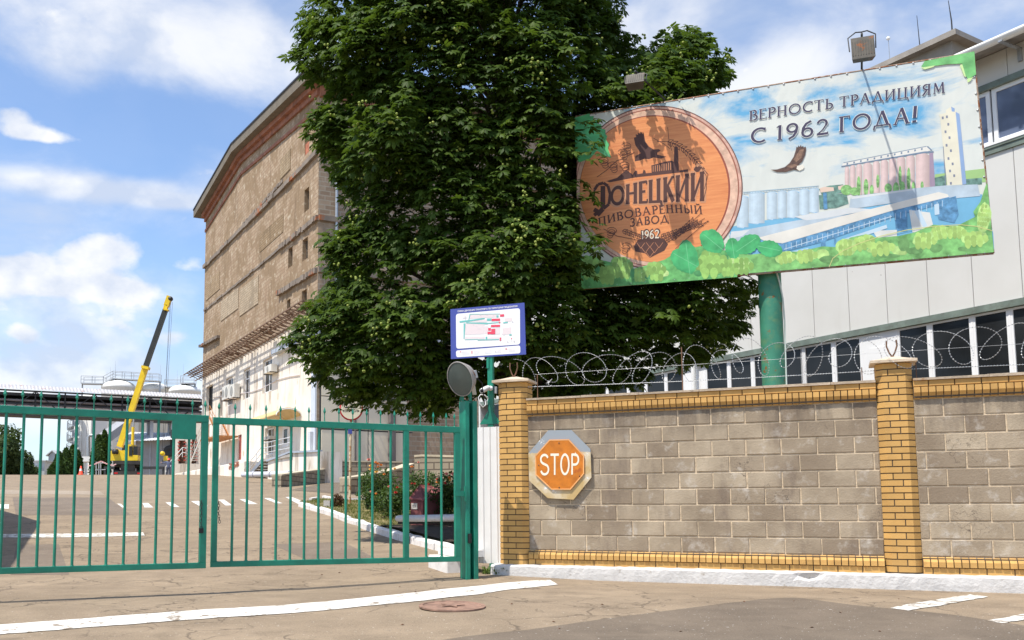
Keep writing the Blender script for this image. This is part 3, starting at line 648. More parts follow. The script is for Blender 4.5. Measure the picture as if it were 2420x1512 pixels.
# security camera
A6 = lambda x, y, o: MS.px(*cr('A6', x, y), o=o)
g = thing('security_camera', 'white bullet security camera on the green sign post', 'camera', A6(567, 870, .0))
m = MB(); a, b = A6(490, 893, .24), A6(548, 866, .02); d = (a - b).normalized(); m.lathe(b, d, [(.001, 0), (.030, .0), (.036, .01), (.038, .10), (.034, (a - b).length), (.028, (a - b).length + .002), (.001, (a - b).length - .005)], 16); m.build('housing', WPAINT, g)
m = MB(); m.lathe(a, d, [(.026, .001), (.020, .006), (.001, .008)], 14); m.build('lens', BLACK, g)
m = MB(); m.tube([b - d * .0, A6(560, 868, .0)], .018, 10); m.lathe(A6(567, 872, -.012), MS.n, [(.001, .03), (.034, .028), (.036, 0)], 14); m.build('mount', WPAINT, g)
m = MB(); m.tube([A6(548, 962, .0), A6(515, 930, .05), A6(480, 925, .08), A6(462, 950, .08), A6(470, 1000, .08), A6(500, 1035, .06), A6(525, 1015, .04), A6(520, 970, .02)], .009, 7)
tag(m.build('cable_loop', mat('grey_cable', (.6, .6, .6), .5)), 'pale looped cable hanging below the security camera', 'cable')
# round floodlight on the post
def round_flood():
    c0 = GRp.px(*cr('A6', 305, 790), o=.10); ax = Vector((-.74, -.60, -.32)).normalized()
    c1 = GRp.px(*cr('A6', 395, 905), o=-.05)
    g = thing('round_floodlight', 'large round grey floodlight mounted on top of the green gate post', 'floodlight', c1)
    r = .225; m = MB(); m.lathe(c0, ax, [(.05, -.20), (.10, -.18), (.17, -.12), (r - .01, -.035), (r, 0), (r + .008, .004), (r + .006, .012), (r - .004, .012)], 30); m.build('reflector_bowl', mat('flood_grey', (.30, .28, .26), .5, .15, 4, rust=.62, rs=7), g)
    m = MB(); m.lathe(c0, ax, [(r - .004, .004), (r * .6, .018), (.001, .024)], 30); m.build('glass', mat('flood_glass', (.075, .09, .08), .25, .2, 3), g)
    m = MB(); m.bar(c0 - ax * .12 + Vector((.06, 0, .0)), c1 + Vector((.05, 0, -.03)), .05, .02); m.bar(c0 - ax * .17, c0 - ax * .27, .10, .10); m.build('bracket', mat('lamp_bracket_grey', (.55, .55, .53), .5), g)
    m = MB(); m.tube([c0 - ax * .24, c0 - ax * .28 + Vector((.09, .0, -.12)), c1 + Vector((.18, 0, -.16))], .008, 6); m.build('wire', BLACK, g)
round_flood()
# ------------------------------------------------------------------ STOP sign
def stroke_text(glyphs, text, mp, mb, th=.13, gap=.16, lift=None, space=.38, caps=True, thin=None):
    adv = []; x = 0
    for ch in text:
        if ch == ' ': adv.append((x, ch)); x += space; continue
        adv.append((x, ch)); x += glyphs[ch][0] + gap
    W_ = x - gap; k = 0
    for x0, ch in adv:
        if ch == ' ': continue
        for st in glyphs[ch][1]:
            pts, wd_ = st; w = th * wd_ / 2; n = len(pts); Lp = []; Rp = []
            for i in range(n):
                a = pts[max(i - 1, 0)]; b = pts[min(i + 1, n - 1)]; dx, dy = b[0] - a[0], b[1] - a[1]; l = math.hypot(dx, dy) or 1
                s = 1
                if 0 < i < n - 1:
                    d1 = (pts[i][0] - a[0], pts[i][1] - a[1]); l1 = math.hypot(*d1) or 1; cs = (d1[0] * dx + d1[1] * dy) / (l1 * l); s = 1 / max(cs, .5)
                Lp.append((pts[i][0] - dy / l * w * s, pts[i][1] + dx / l * w * s)); Rp.append((pts[i][0] + dy / l * w * s, pts[i][1] - dx / l * w * s))
            for i in range(n - 1):
                k += 1; mb.add([mp((x0 + p[0]) / W_, p[1], k) for p in (Lp[i], Rp[i], Rp[i + 1], Lp[i + 1])], [(0, 1, 2, 3)], rnd=.5)
def arc(cx, cy, rx, ry, a0, a1, n=12): return [(cx + rx * math.cos(R(a0 + (a1 - a0) * i / n)), cy + ry * math.sin(R(a0 + (a1 - a0) * i / n))) for i in range(n + 1)]
S_ = lambda *p: (list(p), 1)
T_ = lambda *p: (list(p), .55)
def ser(x, y, w=.13): return ([(x - w, y), (x + w, y)], .42)
e = .03
GLY = {
 'В': (.58, [S_((.12, 0), (.12, 1)), T_((.0, 1 - e), (.34, 1 - e)), (arc(.30, .765, .19, .215, 90, -90), .9), T_((.12, .55), (.32, .55)), (arc(.32, .275, .24, .25, 90, -90), 1), T_((.0, e), (.34, e))]),
 'Е': (.52, [S_((.12, 0), (.12, 1)), T_((.0, 1 - e), (.50, 1 - e)), T_((.12, .53), (.42, .53)), T_((.0, e), (.54, e)), ([(.50, 1), (.50, .84)], .4), ([(.54, 0), (.54, .18)], .4)]),
 'Р': (.54, [S_((.14, 0), (.14, 1)), T_((.0, 1 - e), (.30, 1 - e)), (arc(.28, .74, .25, .24, 90, -90), .95), T_((.14, .49), (.30, .49)), ser(.14, e)]),
 'Н': (.74, [S_((.13, 0), (.13, 1)), S_((.62, 0), (.62, 1)), T_((.13, .52), (.62, .52)), ser(.13, e), ser(.62, e), ser(.13, 1 - e), ser(.62, 1 - e)]),
 'О': (.90, [(arc(.45, .5, .39, .46, 0, 360, 28), .85)]),
 'С': (.74, [(arc(.46, .5, .39, .46, 50, 310, 22), .95), ([(.71, .98), (.71, .76)], .4)]),
 'Т': (.66, [S_((.33, 0), (.33, 1)), T_((.0, 1 - e), (.66, 1 - e)), ser(.33, e), ([(.01, 1), (.01, .84)], .4), ([(.65, 1), (.65, .84)], .4)]),
 'Ь': (.56, [S_((.14, 0), (.14, 1)), ser(.14, 1 - e), (arc(.28, .27, .25, .25, 90, -90), .95), T_((.14, .52), (.30, .52)), T_((.0, e), (.30, e))]),
 'А': (.80, [T_((.08, 0), (.40, 1)), S_((.40, 1), (.70, 0)), T_((.20, .36), (.60, .36)), ser(.08, e, .10), ser(.72, e, .12)]),
 'Д': (.80, [T_((.14, .10), (.40, 1)), S_((.40, 1), (.68, .10)), T_((.02, .10), (.80, .10)), ([(.04, .12), (.0, -.14)], .6), ([(.78, .12), (.82, -.14)], .6)]),
 'И': (.78, [S_((.13, 0), (.13, 1)), S_((.66, 0), (.66, 1)), T_((.13, .04), (.66, .96)), ser(.13, e), ser(.66, e), ser(.13, 1 - e), ser(.66, 1 - e)]),
 'Ц': (.80, [S_((.13, 0), (.13, 1)), S_((.62, 0), (.62, 1)), T_((.0, e), (.78, e)), ser(.13, 1 - e), ser(.62, 1 - e), ([(.77, .06), (.82, -.20)], .7)]),
 'Я': (.62, [S_((.50, 0), (.50, 1)), T_((.30, 1 - e), (.62, 1 - e)), (arc(.33, .75, .24, .22, 90, 270), .95), T_((.30, .52), (.50, .52)), S_((.36, .52), (.06, 0)), ser(.50, e), ser(.05, e, .08)]),
 'М': (.92, [T_((.14, 0), (.18, 1)), S_((.18, 1), (.46, .18)), T_((.46, .18), (.74, 1)), S_((.74, 1), (.80, 0)), ser(.14, e, .1), ser(.80, e, .12)]),
 'Г': (.52, [S_((.13, 0), (.13, 1)), T_((.0, 1 - e), (.52, 1 - e)), ([(.51, 1), (.51, .82)], .4), ser(.13, e)]),
 'К': (.66, [S_((.13, 0), (.13, 1)), T_((.13, .48), (.56, .98)), S_((.26, .60), (.62, 0)), ser(.13, e), ser(.13, 1 - e), ser(.58, 1 - e, .08)]),
 'Й': (.78, [S_((.13, 0), (.13, 1)), S_((.66, 0), (.66, 1)), T_((.13, .04), (.66, .96)), ser(.13, e), ser(.66, e), ser(.13, 1 - e), ser(.66, 1 - e), (arc(.40, 1.24, .16, .13, 200, 340, 8), .8)]),
 'П': (.74, [S_((.12, 0), (.12, 1)), S_((.62, 0), (.62, 1)), T_((.0, .97), (.74, .97))]),
 'Ы': (.86, [S_((.12, 0), (.12, 1)), (arc(.26, .27, .25, .25, 90, -90), .95), T_((.12, .52), (.28, .52)), T_((.12, e), (.28, e)), S_((.76, 0), (.76, 1))]),
 'З': (.54, [(arc(.25, .75, .22, .22, 150, -90), .9), (arc(.25, .27, .26, .25, 90, -150), .95)]),
 '1': (.34, [S_((.18, 0), (.18, 1)), ([(.18, .97), (.02, .86)], .5), ser(.18, e)]),
 '9': (.60, [(arc(.30, .70, .24, .27, 0, 360, 20), .85), ([(.54, .70), (.50, .40), (.36, .14), (.14, 0)], .9)]),
 '6': (.60, [(arc(.30, .28, .24, .27, 0, 360, 20), .85), ([(.06, .28), (.10, .60), (.24, .86), (.48, 1.0)], .9)]),
 '2': (.58, [(arc(.28, .73, .22, .24, 170, -30, 12), .85), T_((.47, .61), (.30, .30), (.04, .05)), S_((.02, .05), (.56, .05)), ([(.56, .0), (.56, .16)], .4)]),
 '!': (.20, [([(.12, 1.0), (.09, .28)], 1.1), ([(.08, 0), (.08, .13)], 1.3)]),
}
LG = {
 'S': (.66, [(arc(.31, .755, .27, .215, 20, 255, 14) + arc(.33, .27, .28, .235, 82, -165, 16), 1)]),
 'T': (.62, [S_((.31, 0), (.31, .97)), S_((.0, .97), (.62, .97))]),
 'O': (.70, [(arc(.35, .5, .29, .47, 0, 366, 30), 1)]),
 'P': (.60, [S_((.08, 0), (.08, 1)), (([(.04, .96), (.30, .96)] + arc(.30, .72, .25, .24, 90, -90, 12) + [(.08, .48)]), 1)]),
}
def stop_sign():
    A = lambda x, y, o: W.px(*cr('B1', x, y), o=o)
    g = thing('stop_sign', 'octagonal orange STOP sign on a grey and white backing, hung on the block wall', 'sign', A(815, 895, .05))
    outer = [(745, 486), (885, 484), (1000, 600), (1006, 770), (898, 905), (742, 896), (630, 790), (625, 625)]
    m = MB(); m.prism([A(x, y, .055) for x, y in outer], -W.n * .02)
    mt, nt, b = newmat('sign_backing', .45, .1, .4); w = vec(nt, 'World'); sx = nt.nodes.new('ShaderNodeSeparateXYZ'); nt.links.new(w, sx.inputs[0])
    n = noise(nt, w, 6, 6, .6); zz = mth(nt, 'ADD', sx.outputs[2], rng(nt, n, 0, 1, -.06, .06))
    c = mixc(nt, rng(nt, zz, .775, .785), mixc(nt, rng(nt, noise(nt, w, 5, 5), .4, .6), (.50, .35, .15), (.62, .52, .36)), (.30, .33, .355))
    c = mixc(nt, rng(nt, noise(nt, w, 7, 6, .7), .66, .69), c, (.50, .19, .045)); c = mixc(nt, rng(nt, noise(nt, w, 5, 6, .7), .62, .64), c, (.76, .75, .73)); nt.links.new(c, b.inputs['Base Color']); m.build('backing_plate', mt, g)
    inner = [(752, 542), (870, 540), (962, 640), (962, 748), (880, 845), (765, 845), (668, 755), (665, 640)]
    m = MB(); m.prism([A(x, y, .075) for x, y in inner], -W.n * .019); ff = m.build('sign_face', None or mat('sign_orange', (.54, .165, .010), .5,   .22, 7, rust=.63, rustcol=(.40, .10, .012), rs=6, dirt=.35, dirtcol=(.28, .08, .015)), g)
    rim = MB(); cx, cy = 815, 693
    q = [A(x, y, .0775) for x, y in inner]; qi = [A(cx + (x - cx) * .955, cy + (y - cy) * .955, .0775) for x, y in inner]
    for i in range(8): j = (i + 1) % 8; rim.prism([q[i], q[j], qi[j], qi[i]], -W.n * .0024)
    rim.build('rim', mat('sign_rim', (.74, .36, .13), .5, .2, 6), ff)
    m = MB()
    stroke_text(LG, 'STOP', lambda u, v, k: A(697 + u * 235, 755 - v * 126 - (u - .5) * 4, .0762 + .00002 * k), m, .115, .10); m.build('lettering', mat('sign_cream', (.80, .76, .62), .5, .06), ff)
    m = MB()
    for x, y in ((810, 562), (688, 696), (935, 762), (812, 832)): m.lathe(A(x, y, .075), W.n, [(.009, 0), (.009, .006), (.001, .009)], 8)
    m.build('rivets', RUSTY, ff)
stop_sign()
# manhole cover
def manhole():
    c = G(1068, 1434); g = thing('manhole_cover', 'round reddish cast iron manhole cover set in the asphalt by the white line', 'manhole cover', onG(c.x, c.y))
    z = gz(c.x, c.y); m = MB(); n = 40
    th_ = math.atan2(gz(c.x, c.y + .1) - gz(c.x, c.y - .1), .2); up = Vector((0, -math.sin(th_), math.cos(th_)))
    rr = [(.31, .002), (.31, .016), (.275, .018), (.27, .010), (.001, .010)]; m.lathe((c.x, c.y, z), up, rr, n, False); RED_ = mat('iron_red', (.26, .155, .11), .8, .3, 12, dirt=.4); m.build('cover', RED_, g)
    m = MB(); x = Vector((1, 0, 0)); y = up.cross(x)
    pts = []
    for k in range(10): a = math.pi * k / 5; r_ = .12 if k % 2 == 0 else .05; pts.append(c + up * .016 + x * math.cos(a) * r_ + y * math.sin(a) * r_)
    m.prism(pts, up * .006); m.build('star_relief', RED_, g)
manhole()
# ================================================================== billboard
def billboard():
    g = thing('billboard', 'large hoarding with a printed banner on a rusty green round post behind the wall', 'billboard', BP.pt(3.17, -.6, -.3))
    A = lambda k, x, y, o: BP.px(*cr(k, x, y), o=o)
    V_ = lambda x, y, o=0: BP.px(x, y, o=o)
    TL, TR, BR, BL = V_(1360, 275), V_(2300, 124), V_(2347, 598), V_(1376, 682)
    def bil(u, v, o=0): return TL.lerp(TR, u).lerp(BL.lerp(BR, u), v) + BP.n * o
    # post and steel frame behind the banner
    tp = BP.th(1828, 905, -.32)[0]; c0 = BP.pt(tp, 0, -.32)
    GP = mat('post_green', (.045, .215, .135), .55, .2, 3, rust=.60, rustcol=(.20, .10, .03), rs=5, bmp=.2, bs=25, dirt=.35, dirtcol=(.26, .28, .07))
    m = MB(); m.tube([Vector((c0.x, c0.y, z)) for z in (-.7, 2, 4, 6.5)], .180, 28, rnd=.5); m.build('post', GP, g)
    m = MB(); q = [Vector((c0.x, c0.y, 0)) + BP.d * .18 * math.cos(a) + BP.n * .19 for a in (0,)]
    m.tube([Vector((c0.x, c0.y, 0)) + BP.d * x + BP.n * y + UP * z for x, y, z in ((.10, .19, 3.95), (.15, .14, 3.75), (.19, .06, 3.5), (.205, .0, 3.1), (.195, .03, 2.7), (.19, .05, 2.0))], .014, 6)
    m.build('cable', mat('pale_cable', (.55, .62, .55), .5), g)
    m = MB(); fm = []
    for v in (.03, .5, .97): m.bar(bil(.01, v, -.09), bil(.99, v, -.09), .06)
    for u in (.015, .2, .4, .6, .8, .985): m.bar(bil(u, .02, -.15), bil(u, .98, -.15), .05)
    m.build('steel_frame', RUSTY, g)
    # banner cloth, slightly rippled
    m = MB(); nu, nv = 60, 30; vs = []
    for j in range(nv + 1):
        for i in range(nu + 1):
            u, v = i / nu, j / nv; e_ = .006 * math.sin(u * 75) * (math.exp(-v * 14) + math.exp(-(1 - v) * 14)); vs.append(bil(u, v, 0) + UP * e_ * .6)
    b0 = len(vs); vs += [bil(i, j, -.03) for i, j in ((0, 0), (1, 0), (1, 1), (0, 1))]
    fs = [(j * (nu + 1) + i, j * (nu + 1) + i + 1, (j + 1) * (nu + 1) + i + 1, (j + 1) * (nu + 1) + i) for j in range(nv) for i in range(nu)]
    edge = [0, nu, (nv + 1) * (nu + 1) - 1, nv * (nu + 1)]
    m.add(vs, fs + [(b0, b0 + 3, b0 + 2, b0 + 1)], False, .5)
    top = [i for i in range(nu + 1)]; bot = [nv * (nu + 1) + i for i in range(nu + 1)]; lf = [j * (nu + 1) for j in range(nv + 1)]; rt = [j * (nu + 1) + nu for j in range(nv + 1)]
    m.f += [top + [b0 + 1, b0], bot[::-1] + [b0 + 3, b0 + 2], lf[::-1] + [b0, b0 + 3], rt + [b0 + 2, b0 + 1]]; m.r += [.5] * 4; m.sm += [False] * 4
    mt, nt, b = newmat('banner_print', .48, 0, .35); w = vec(nt, 'UV', (.55, 1.35, 1)); w2 = vec(nt, 'UV')
    n = noise(nt, w, 1.15, 9, .6, .5); z = nt.nodes.new('ShaderNodeSeparateXYZ'); nt.links.new(w2, z.inputs[0])
    hz = rng(nt, z.outputs[1], 4.2, 7.2, 0, 1)
    k = mth(nt, 'ADD', n, rng(nt, hz, 0, 1, -.13, .04))
    c = mixc(nt, rng(nt, k, .47, .60), (.62, .64, .59), (.12, .36, .58)); c = mixc(nt, rng(nt, noise(nt, w, 2.6, 6), .5, .68, 0, .7), c, (.64, .65, .60))
    c = mixc(nt, rng(nt, z.outputs[1], 4.2, 5.2, .45, 0), c, (.58, .60, .40))
    nt.links.new(c, b.inputs['Base Color']); bump(nt, b, noise(nt, vec(nt, 'UV', (1.3, .5, 1)), 1.5, 3), .5, .06)
    bn = m.build('banner', mt, g)
    m = MB(); pts = []
    for a, bb in (((0, 0), (1, 0)), ((1, 0), (1, 1)), ((1, 1), (0, 1)), ((0, 1), (0, 0))):
        pts.append(bil(*a, -.012) - Vector((0, 0, 0)))
    for i in range(4): m.tube([pts[i], pts[(i + 1) % 4]], .018, 6)
    m.build('edge_tube', mat('edge_tube', (.30, .22, .16), .6, .4, 12, rust=.5, rs=10), g)
    m = MB()
    for i in range(26):
        u = (i + .5) / 26
        for v in (.006, .994): m.lathe(bil(u, v, .0), BP.n, [(.016, 0), (.016, .008), (.006, .012), (.001, .012)], 8)
    for i in range(12):
        v = (i + .5) / 12; m.lathe(bil(.996, v, 0), BP.n, [(.016, 0), (.016, .008), (.001, .012)], 8)
    m.build('eyelets', GALV, bn)
    # ---------------- printed picture: thin layers lying on the cloth
    lay = [0]
    def P2(name, col, polys_, k, rough=.5, var=.08, scale=3, m_=None):
        lay[0] += 1; o = .0015 + lay[0] * .0002; mb = MB(); mt_ = m_ or mat('print_' + name, col, rough, var, scale)
        for i, p in enumerate(polys_): mb.add([A(k, x, y, o + i * .00001) for x, y in p], [list(range(len(p)))], rnd=random.random())
        return mb.build(name, mt_, bn)
    def cl(p, xm=66, ym=None): return p
    circ = lambda cx, cy, rx, ry, a0=0, a1=360, n=60, xmin=None: [((cx + rx * math.cos(R(a0 + (a1 - a0) * i / n))) if xmin is None else max(xmin, cx + rx * math.cos(R(a0 + (a1 - a0) * i / n))), cy - ry * math.sin(R(a0 + (a1 - a0) * i / n))) for i in range(n + 1)]
    # distant fields and yard on the right half
    P2('print_field', (.33, .52, .20), [[(1210, 860), (1500, 826), (1503, 905), (1205, 925)]], 'A8')
    P2('print_yard', (.16, .40, .58), [[(30, 1165), (150, 1135), (400, 1105), (545, 1085), (720, 1065), (1060, 1010), (1300, 985), (1480, 975), (1545, 1200), (1550, 1290), (200, 1400), (20, 1330)]], 'A8')
    P2('print_far_trees', (.13, .24, .20), [[(540, 945), (600, 925), (680, 918), (690, 965), (560, 985)], [(540, 980), (700, 970), (712, 1030), (640, 1055), (545, 1062)], [(1205, 880), (1275, 865), (1275, 930), (1205, 935)], [(1385, 888), (1480, 880), (1480, 918), (1385, 925)]], 'A8', var=.5, scale=14)
    P2('print_roofs', (.66, .50, .40), [[(545, 940), (575, 932), (625, 935), (628, 955), (550, 965)], [(650, 930), (680, 922), (690, 935), (690, 948), (655, 950)]], 'A8')
    # storage tanks
    tk = [(68, 135, 985, 1165), (137, 228, 962, 1142), (240, 300, 962, 1118), (302, 355, 955, 1110), (357, 428, 955, 1108), (428, 486, 946, 1092), (486, 540, 940, 1078)]
    P2('print_tanks', (.42, .56, .66), [[(a, t + 12), (a + 8, t + 2), ((a + b_) / 2, t - 5), (b_ - 6, t), (b_, t + 8), (b_, u), ((a + b_) / 2, u + 6), (a, u)] for a, b_, t, u in tk], 'A8', var=.12)
    P2('print_tank_shade', (.17, .38, .58), [[(a + (b_ - a) * .62, t + 2), (b_, t + 8), (b_, u), (a + (b_ - a) * .62, u + 5)] for a, b_, t, u in tk], 'A8')
    def tones(name, col, lst, k, n_=8, rv=.62):
        lay[0] += 1; o = .0015 + lay[0] * .0002; mb = MB(); mt_ = mat('print_' + name, col, .5, .10, 10, rv=rv)
        for a, b_, t, u in lst:
            for q in range(n_):
                f0, f1 = q / n_, (q + 1) / n_; xa, xb = a + (b_ - a) * f0, a + (b_ - a) * f1; fm = (f0 + f1) / 2; h0 = t + 14 * (abs(f0 * 2 - 1) ** 2.2); h1 = t + 14 * (abs(f1 * 2 - 1) ** 2.2)
                dk = min(1, .15 + abs(fm - .33) ** 1.1 * 1.5)
                mb.add([A(k, x, y, o) for x, y in ((xa, h0), (xb, h1), (xb, u), (xa, u))], [(0, 1, 2, 3)], rnd=dk)
        return mb.build(name, mt_, bn)
    tones('print_tank_tones', (.56, .68, .76), tk, 'A8')
    P2('print_tank_rail', (.30, .42, .50), [[(105, 962), (540, 925), (540, 929), (105, 966)], [(105, 972), (540, 936), (540, 939), (105, 975)]] + [[(x, 962 - (x - 105) * .084), (x + 2.5, 962 - (x - 105) * .084), (x + 2.5, 974 - (x - 105) * .084), (x, 974 - (x - 105) * .084)] for x in range(110, 540, 16)], 'A8')
    # silo battery
    sl = [(690, 716, 818, 930), (720, 752, 808, 975), (756, 790, 800, 978), (796, 848, 793, 975), (852, 892, 783, 968), (896, 940, 775, 965), (944, 986, 765, 962), (990, 1038, 757, 958), (1043, 1093, 748, 950), (1098, 1180, 738, 945)]
    P2('print_silos', (.56, .42, .40), [[(a, t + 14), ((a + b_) / 2 - 8, t - 2), ((a + b_) / 2 + 8, t - 2), (b_, t + 14), (b_, u), (a, u)] for a, b_, t, u in sl], 'A8', var=.12, scale=8)
    P2('print_silo_shade', (.33, .25, .33), [[(a + (b_ - a) * .74, t + 2), (b_, t + 14), (b_, u), (a + (b_ - a) * .74, u)] for a, b_, t, u in sl] + [[(1176, 735), (1197, 725), (1210, 925), (1182, 945)]], 'A8')
    P2('print_silo_light', (.74, .58, .55), [[(a + (b_ - a) * .22, t + 12), (a + (b_ - a) * .42, t + 2), (a + (b_ - a) * .42, u), (a + (b_ - a) * .22, u)] for a, b_, t, u in sl], 'A8')
    tones('print_silo_tones', (.74, .56, .53), sl[:-1] + [(1098, 1178, 738, 945)], 'A8', 9, .7)
    P2('print_gallery', (.68, .66, .60), [[(680, 795), (1160, 700), (1185, 722), (1150, 733), (672, 815)]], 'A8')
    P2('print_gallery_edge', (.16, .22, .30), [[(670, 812), (1150, 728), (1202, 727), (1202, 735), (1150, 738), (670, 818)], [(682, 792), (1160, 697), (1160, 701), (682, 796)], [(1160, 700), (1185, 722), (1195, 722), (1170, 698)]] + [[(x, 797 - (x - 690) * .198), (x + 9, 795 - (x - 690) * .198), (x + 9, 806 - (x - 690) * .198), (x, 808 - (x - 690) * .198)] for x in range(700, 1150, 39)], 'A8')
    P2('print_silo_trees', (.22, .44, .15), [circ(x, y, rx, ry, n=14) for x, y, rx, ry in ((700, 950, 34, 30), (745, 958, 26, 24), (770, 930, 12, 60), (812, 935, 14, 50), (845, 950, 12, 30), (880, 900, 9, 40), (940, 940, 22, 28), (985, 945, 18, 40), (1008, 870, 9, 60), (1020, 930, 16, 30), (1058, 890, 11, 70), (1085, 930, 10, 28), (1135, 925, 9, 25))], 'A8', var=.5, scale=18)
    # elevator tower
    P2('print_tower', (.70, .66, .52), [[(1238, 525), (1328, 500), (1366, 900), (1368, 920), (1280, 925)], [(1272, 490), (1302, 470), (1320, 478), (1322, 502), (1274, 512)], [(1232, 516), (1330, 492), (1332, 502), (1236, 526)]], 'A8')
    P2('print_tower_shade', (.25, .36, .56), [[(1328, 500), (1350, 512), (1390, 915), (1367, 920)], [(1302, 470), (1322, 480), (1323, 500), (1306, 498)]], 'A8')
    P2('print_tower_windows', (.20, .22, .28), [[(x, y), (x + 11, y - 1), (x + 12, y + 14), (x + 1, y + 15)] for x, y in ((1248, 528), (1272, 522), (1280, 565), (1264, 608), (1287, 642), (1270, 686), (1295, 717), (1281, 762), (1305, 793), (1290, 834), (1314, 861), (1295, 905))] + [[(1255, 700), (1259, 700), (1275, 925), (1270, 925)]], 'A8')
    # roofs and conveyor
    P2('print_low_roofs', (.42, .50, .56), [[(722, 1000), (750, 985), (1080, 942), (1260, 925), (1455, 918), (1470, 985), (1300, 1000), (1060, 1012), (715, 1062)], [(20, 1210), (110, 1180), (400, 1128), (560, 1100), (720, 1095), (540, 1150), (60, 1270)]], 'A8', var=.2)
    P2('print_roof_light', (.60, .62, .62), [[(400, 1105), (560, 1075), (720, 1052), (860, 1062), (560, 1115), (470, 1125)], [(722, 990), (1080, 944), (1082, 952), (730, 1003)], [(35, 1190), (140, 1180), (100, 1215), (30, 1235)]], 'A8')
    P2('print_conveyor_roof', (.68, .65, .58), [[(190, 1225), (560, 1130), (960, 1030), (1230, 962), (1282, 975), (1290, 990), (960, 1070), (560, 1190), (330, 1258), (230, 1245)]], 'A8')
    P2('print_conveyor_truss', (.10, .25, .42), [[(230, 1275), (330, 1258), (560, 1192), (960, 1072), (1290, 990), (1300, 1015), (960, 1110), (560, 1250), (330, 1310), (240, 1325)], [(545, 1200), (575, 1190), (580, 1290), (555, 1296)], [(625, 1170), (637, 1165), (640, 1260), (628, 1262)], [(1200, 1020), (1330, 985), (1345, 1090), (1320, 1140), (1230, 1120)], [(975, 1090), (1050, 1085), (1050, 1185), (985, 1190)], [(565, 965), (585, 965), (590, 1060), (568, 1062)]], 'A8', var=.4, scale=14)
    P2('print_truss_light', (.48, .60, .68), [[(x, y0), (x + 3, y0), (x + 3, y0 + 34), (x, y0 + 38)] for x, y0 in [(350 + 30 * i, 1262 - 30 * i * .28) for i in range(31)]] + [[(340, 1290), (960, 1100), (960, 1104), (340, 1294)], [(240, 1335), (480, 1285), (480, 1291), (240, 1341)], [(1090, 1075), (1120, 1062), (1165, 1155), (1145, 1170)], [(1205, 1035), (1232, 1028), (1235, 1090), (1208, 1095)], [(660, 1240), (930, 1150), (935, 1170), (700, 1250)]], 'A8')
    P2('print_shed', (.62, .62, .58), [[(1060, 1065), (1180, 1080), (1205, 1180), (1080, 1195)], [(850, 1185), (990, 1180), (990, 1220), (880, 1235)]], 'A8', var=.15)
    # barrel
    WD = bpy.data.materials.new('print_wood'); WD.use_nodes = True; nt = WD.node_tree; b = nt.nodes['Principled BSDF']; b.inputs['Roughness'].default_value = .45
    w = vec(nt, 'UV', (1.1, 16, 1), (0, 0, R(14))); c = mixc(nt, rng(nt, noise(nt, w, 1.6, 8, .65), .3, .7), (.54, .145, .042), (.80, .325, .11)); c = mixc(nt, rng(nt, noise(nt, vec(nt, 'UV'), .8, 3), .35, .7, 0, .55), c, (.78, .31, .10)); nt.links.new(c, b.inputs['Base Color'])
    ol = circ(524, 895, 466, 452, n=90, xmin=78)
    P2('print_barrel_edge', (.16, .07, .05), [ol], 'A7')
    P2('print_barrel_rim', (.60, .36, .28), [circ(524, 895, 460, 446, n=90, xmin=78)], 'A7', var=.3, scale=9)
    P2('print_rim_groove', (.30, .10, .06), [circ(522, 895, 449, 435, n=90, xmin=78)], 'A7')
    P2('print_rim_inner', (.66, .42, .30), [circ(520, 896, 444, 429, n=90, xmin=78)], 'A7', var=.25, scale=9)
    P2('print_rim_line', (.28, .07, .04), [circ(508, 900, 414, 404, n=90, xmin=78)], 'A7')
    P2('print_wood', None, [circ(504, 902, 408, 400, n=90, xmin=78)], 'A7', m_=WD)
    BRN = (.085, .032, .022)
    # emblem: eagle over skyline
    P2('print_emblem_eagle', BRN, [[(396, 750), (400, 720), (430, 705), (400, 660), (392, 620), (405, 615), (402, 600), (415, 604), (414, 592), (427, 598), (430, 586), (440, 600), (446, 595), (455, 640), (475, 668), (500, 684), (530, 682), (540, 692), (522, 700), (520, 712), (545, 718), (572, 724), (540, 735), (500, 728), (475, 738), (450, 735), (425, 745)]], 'A7')
    P2('print_emblem_skyline', BRN, [[(240, 858), (300, 840), (350, 795), (385, 822), (400, 800), (410, 802), (412, 820), (440, 815), (445, 795), (455, 800), (458, 815), (490, 812), (488, 772), (560, 752), (600, 745), (612, 752), (614, 672), (628, 668), (634, 672), (640, 800), (690, 792), (690, 806), (400, 838), (260, 865)]], 'A7')
    P2('print_emblem_silo_gaps', (.52, .22, .10), [[(x, 776 - (x - 492) * .2), (x + 4, 775 - (x - 492) * .2), (x + 4, 806 - (x - 492) * .1), (x, 808 - (x - 492) * .1)] for x in range(496, 604, 12)], 'A7')
    # hop sprays and wheat ears drawn in line
    def line(pts, w_=3):
        out = []
        for i in range(len(pts) - 1):
            (x0, y0), (x1, y1) = pts[i], pts[i + 1]; dx, dy = x1 - x0, y1 - y0; l = math.hypot(dx, dy) or 1; ox, oy = -dy / l * w_ / 2, dx / l * w_ / 2
            out.append([(x0 + ox, y0 + oy), (x1 + ox, y1 + oy), (x1 - ox, y1 - oy), (x0 - ox, y0 - oy)])
        return out
    L_ = []
    def leafl(x, y, a, ln, wd_):
        ca, sa = math.cos(R(a)), math.sin(R(a)); pts = [(0, 0), (ln * .4, wd_), (ln, 0), (ln * .4, -wd_), (0, 0)]
        return [(x + p * ca - q * sa, y + p * sa + q * ca) for p, q in pts]
    ear = [(520, 640), (575, 640), (620, 655), (665, 680), (705, 715), (740, 755), (765, 800)]
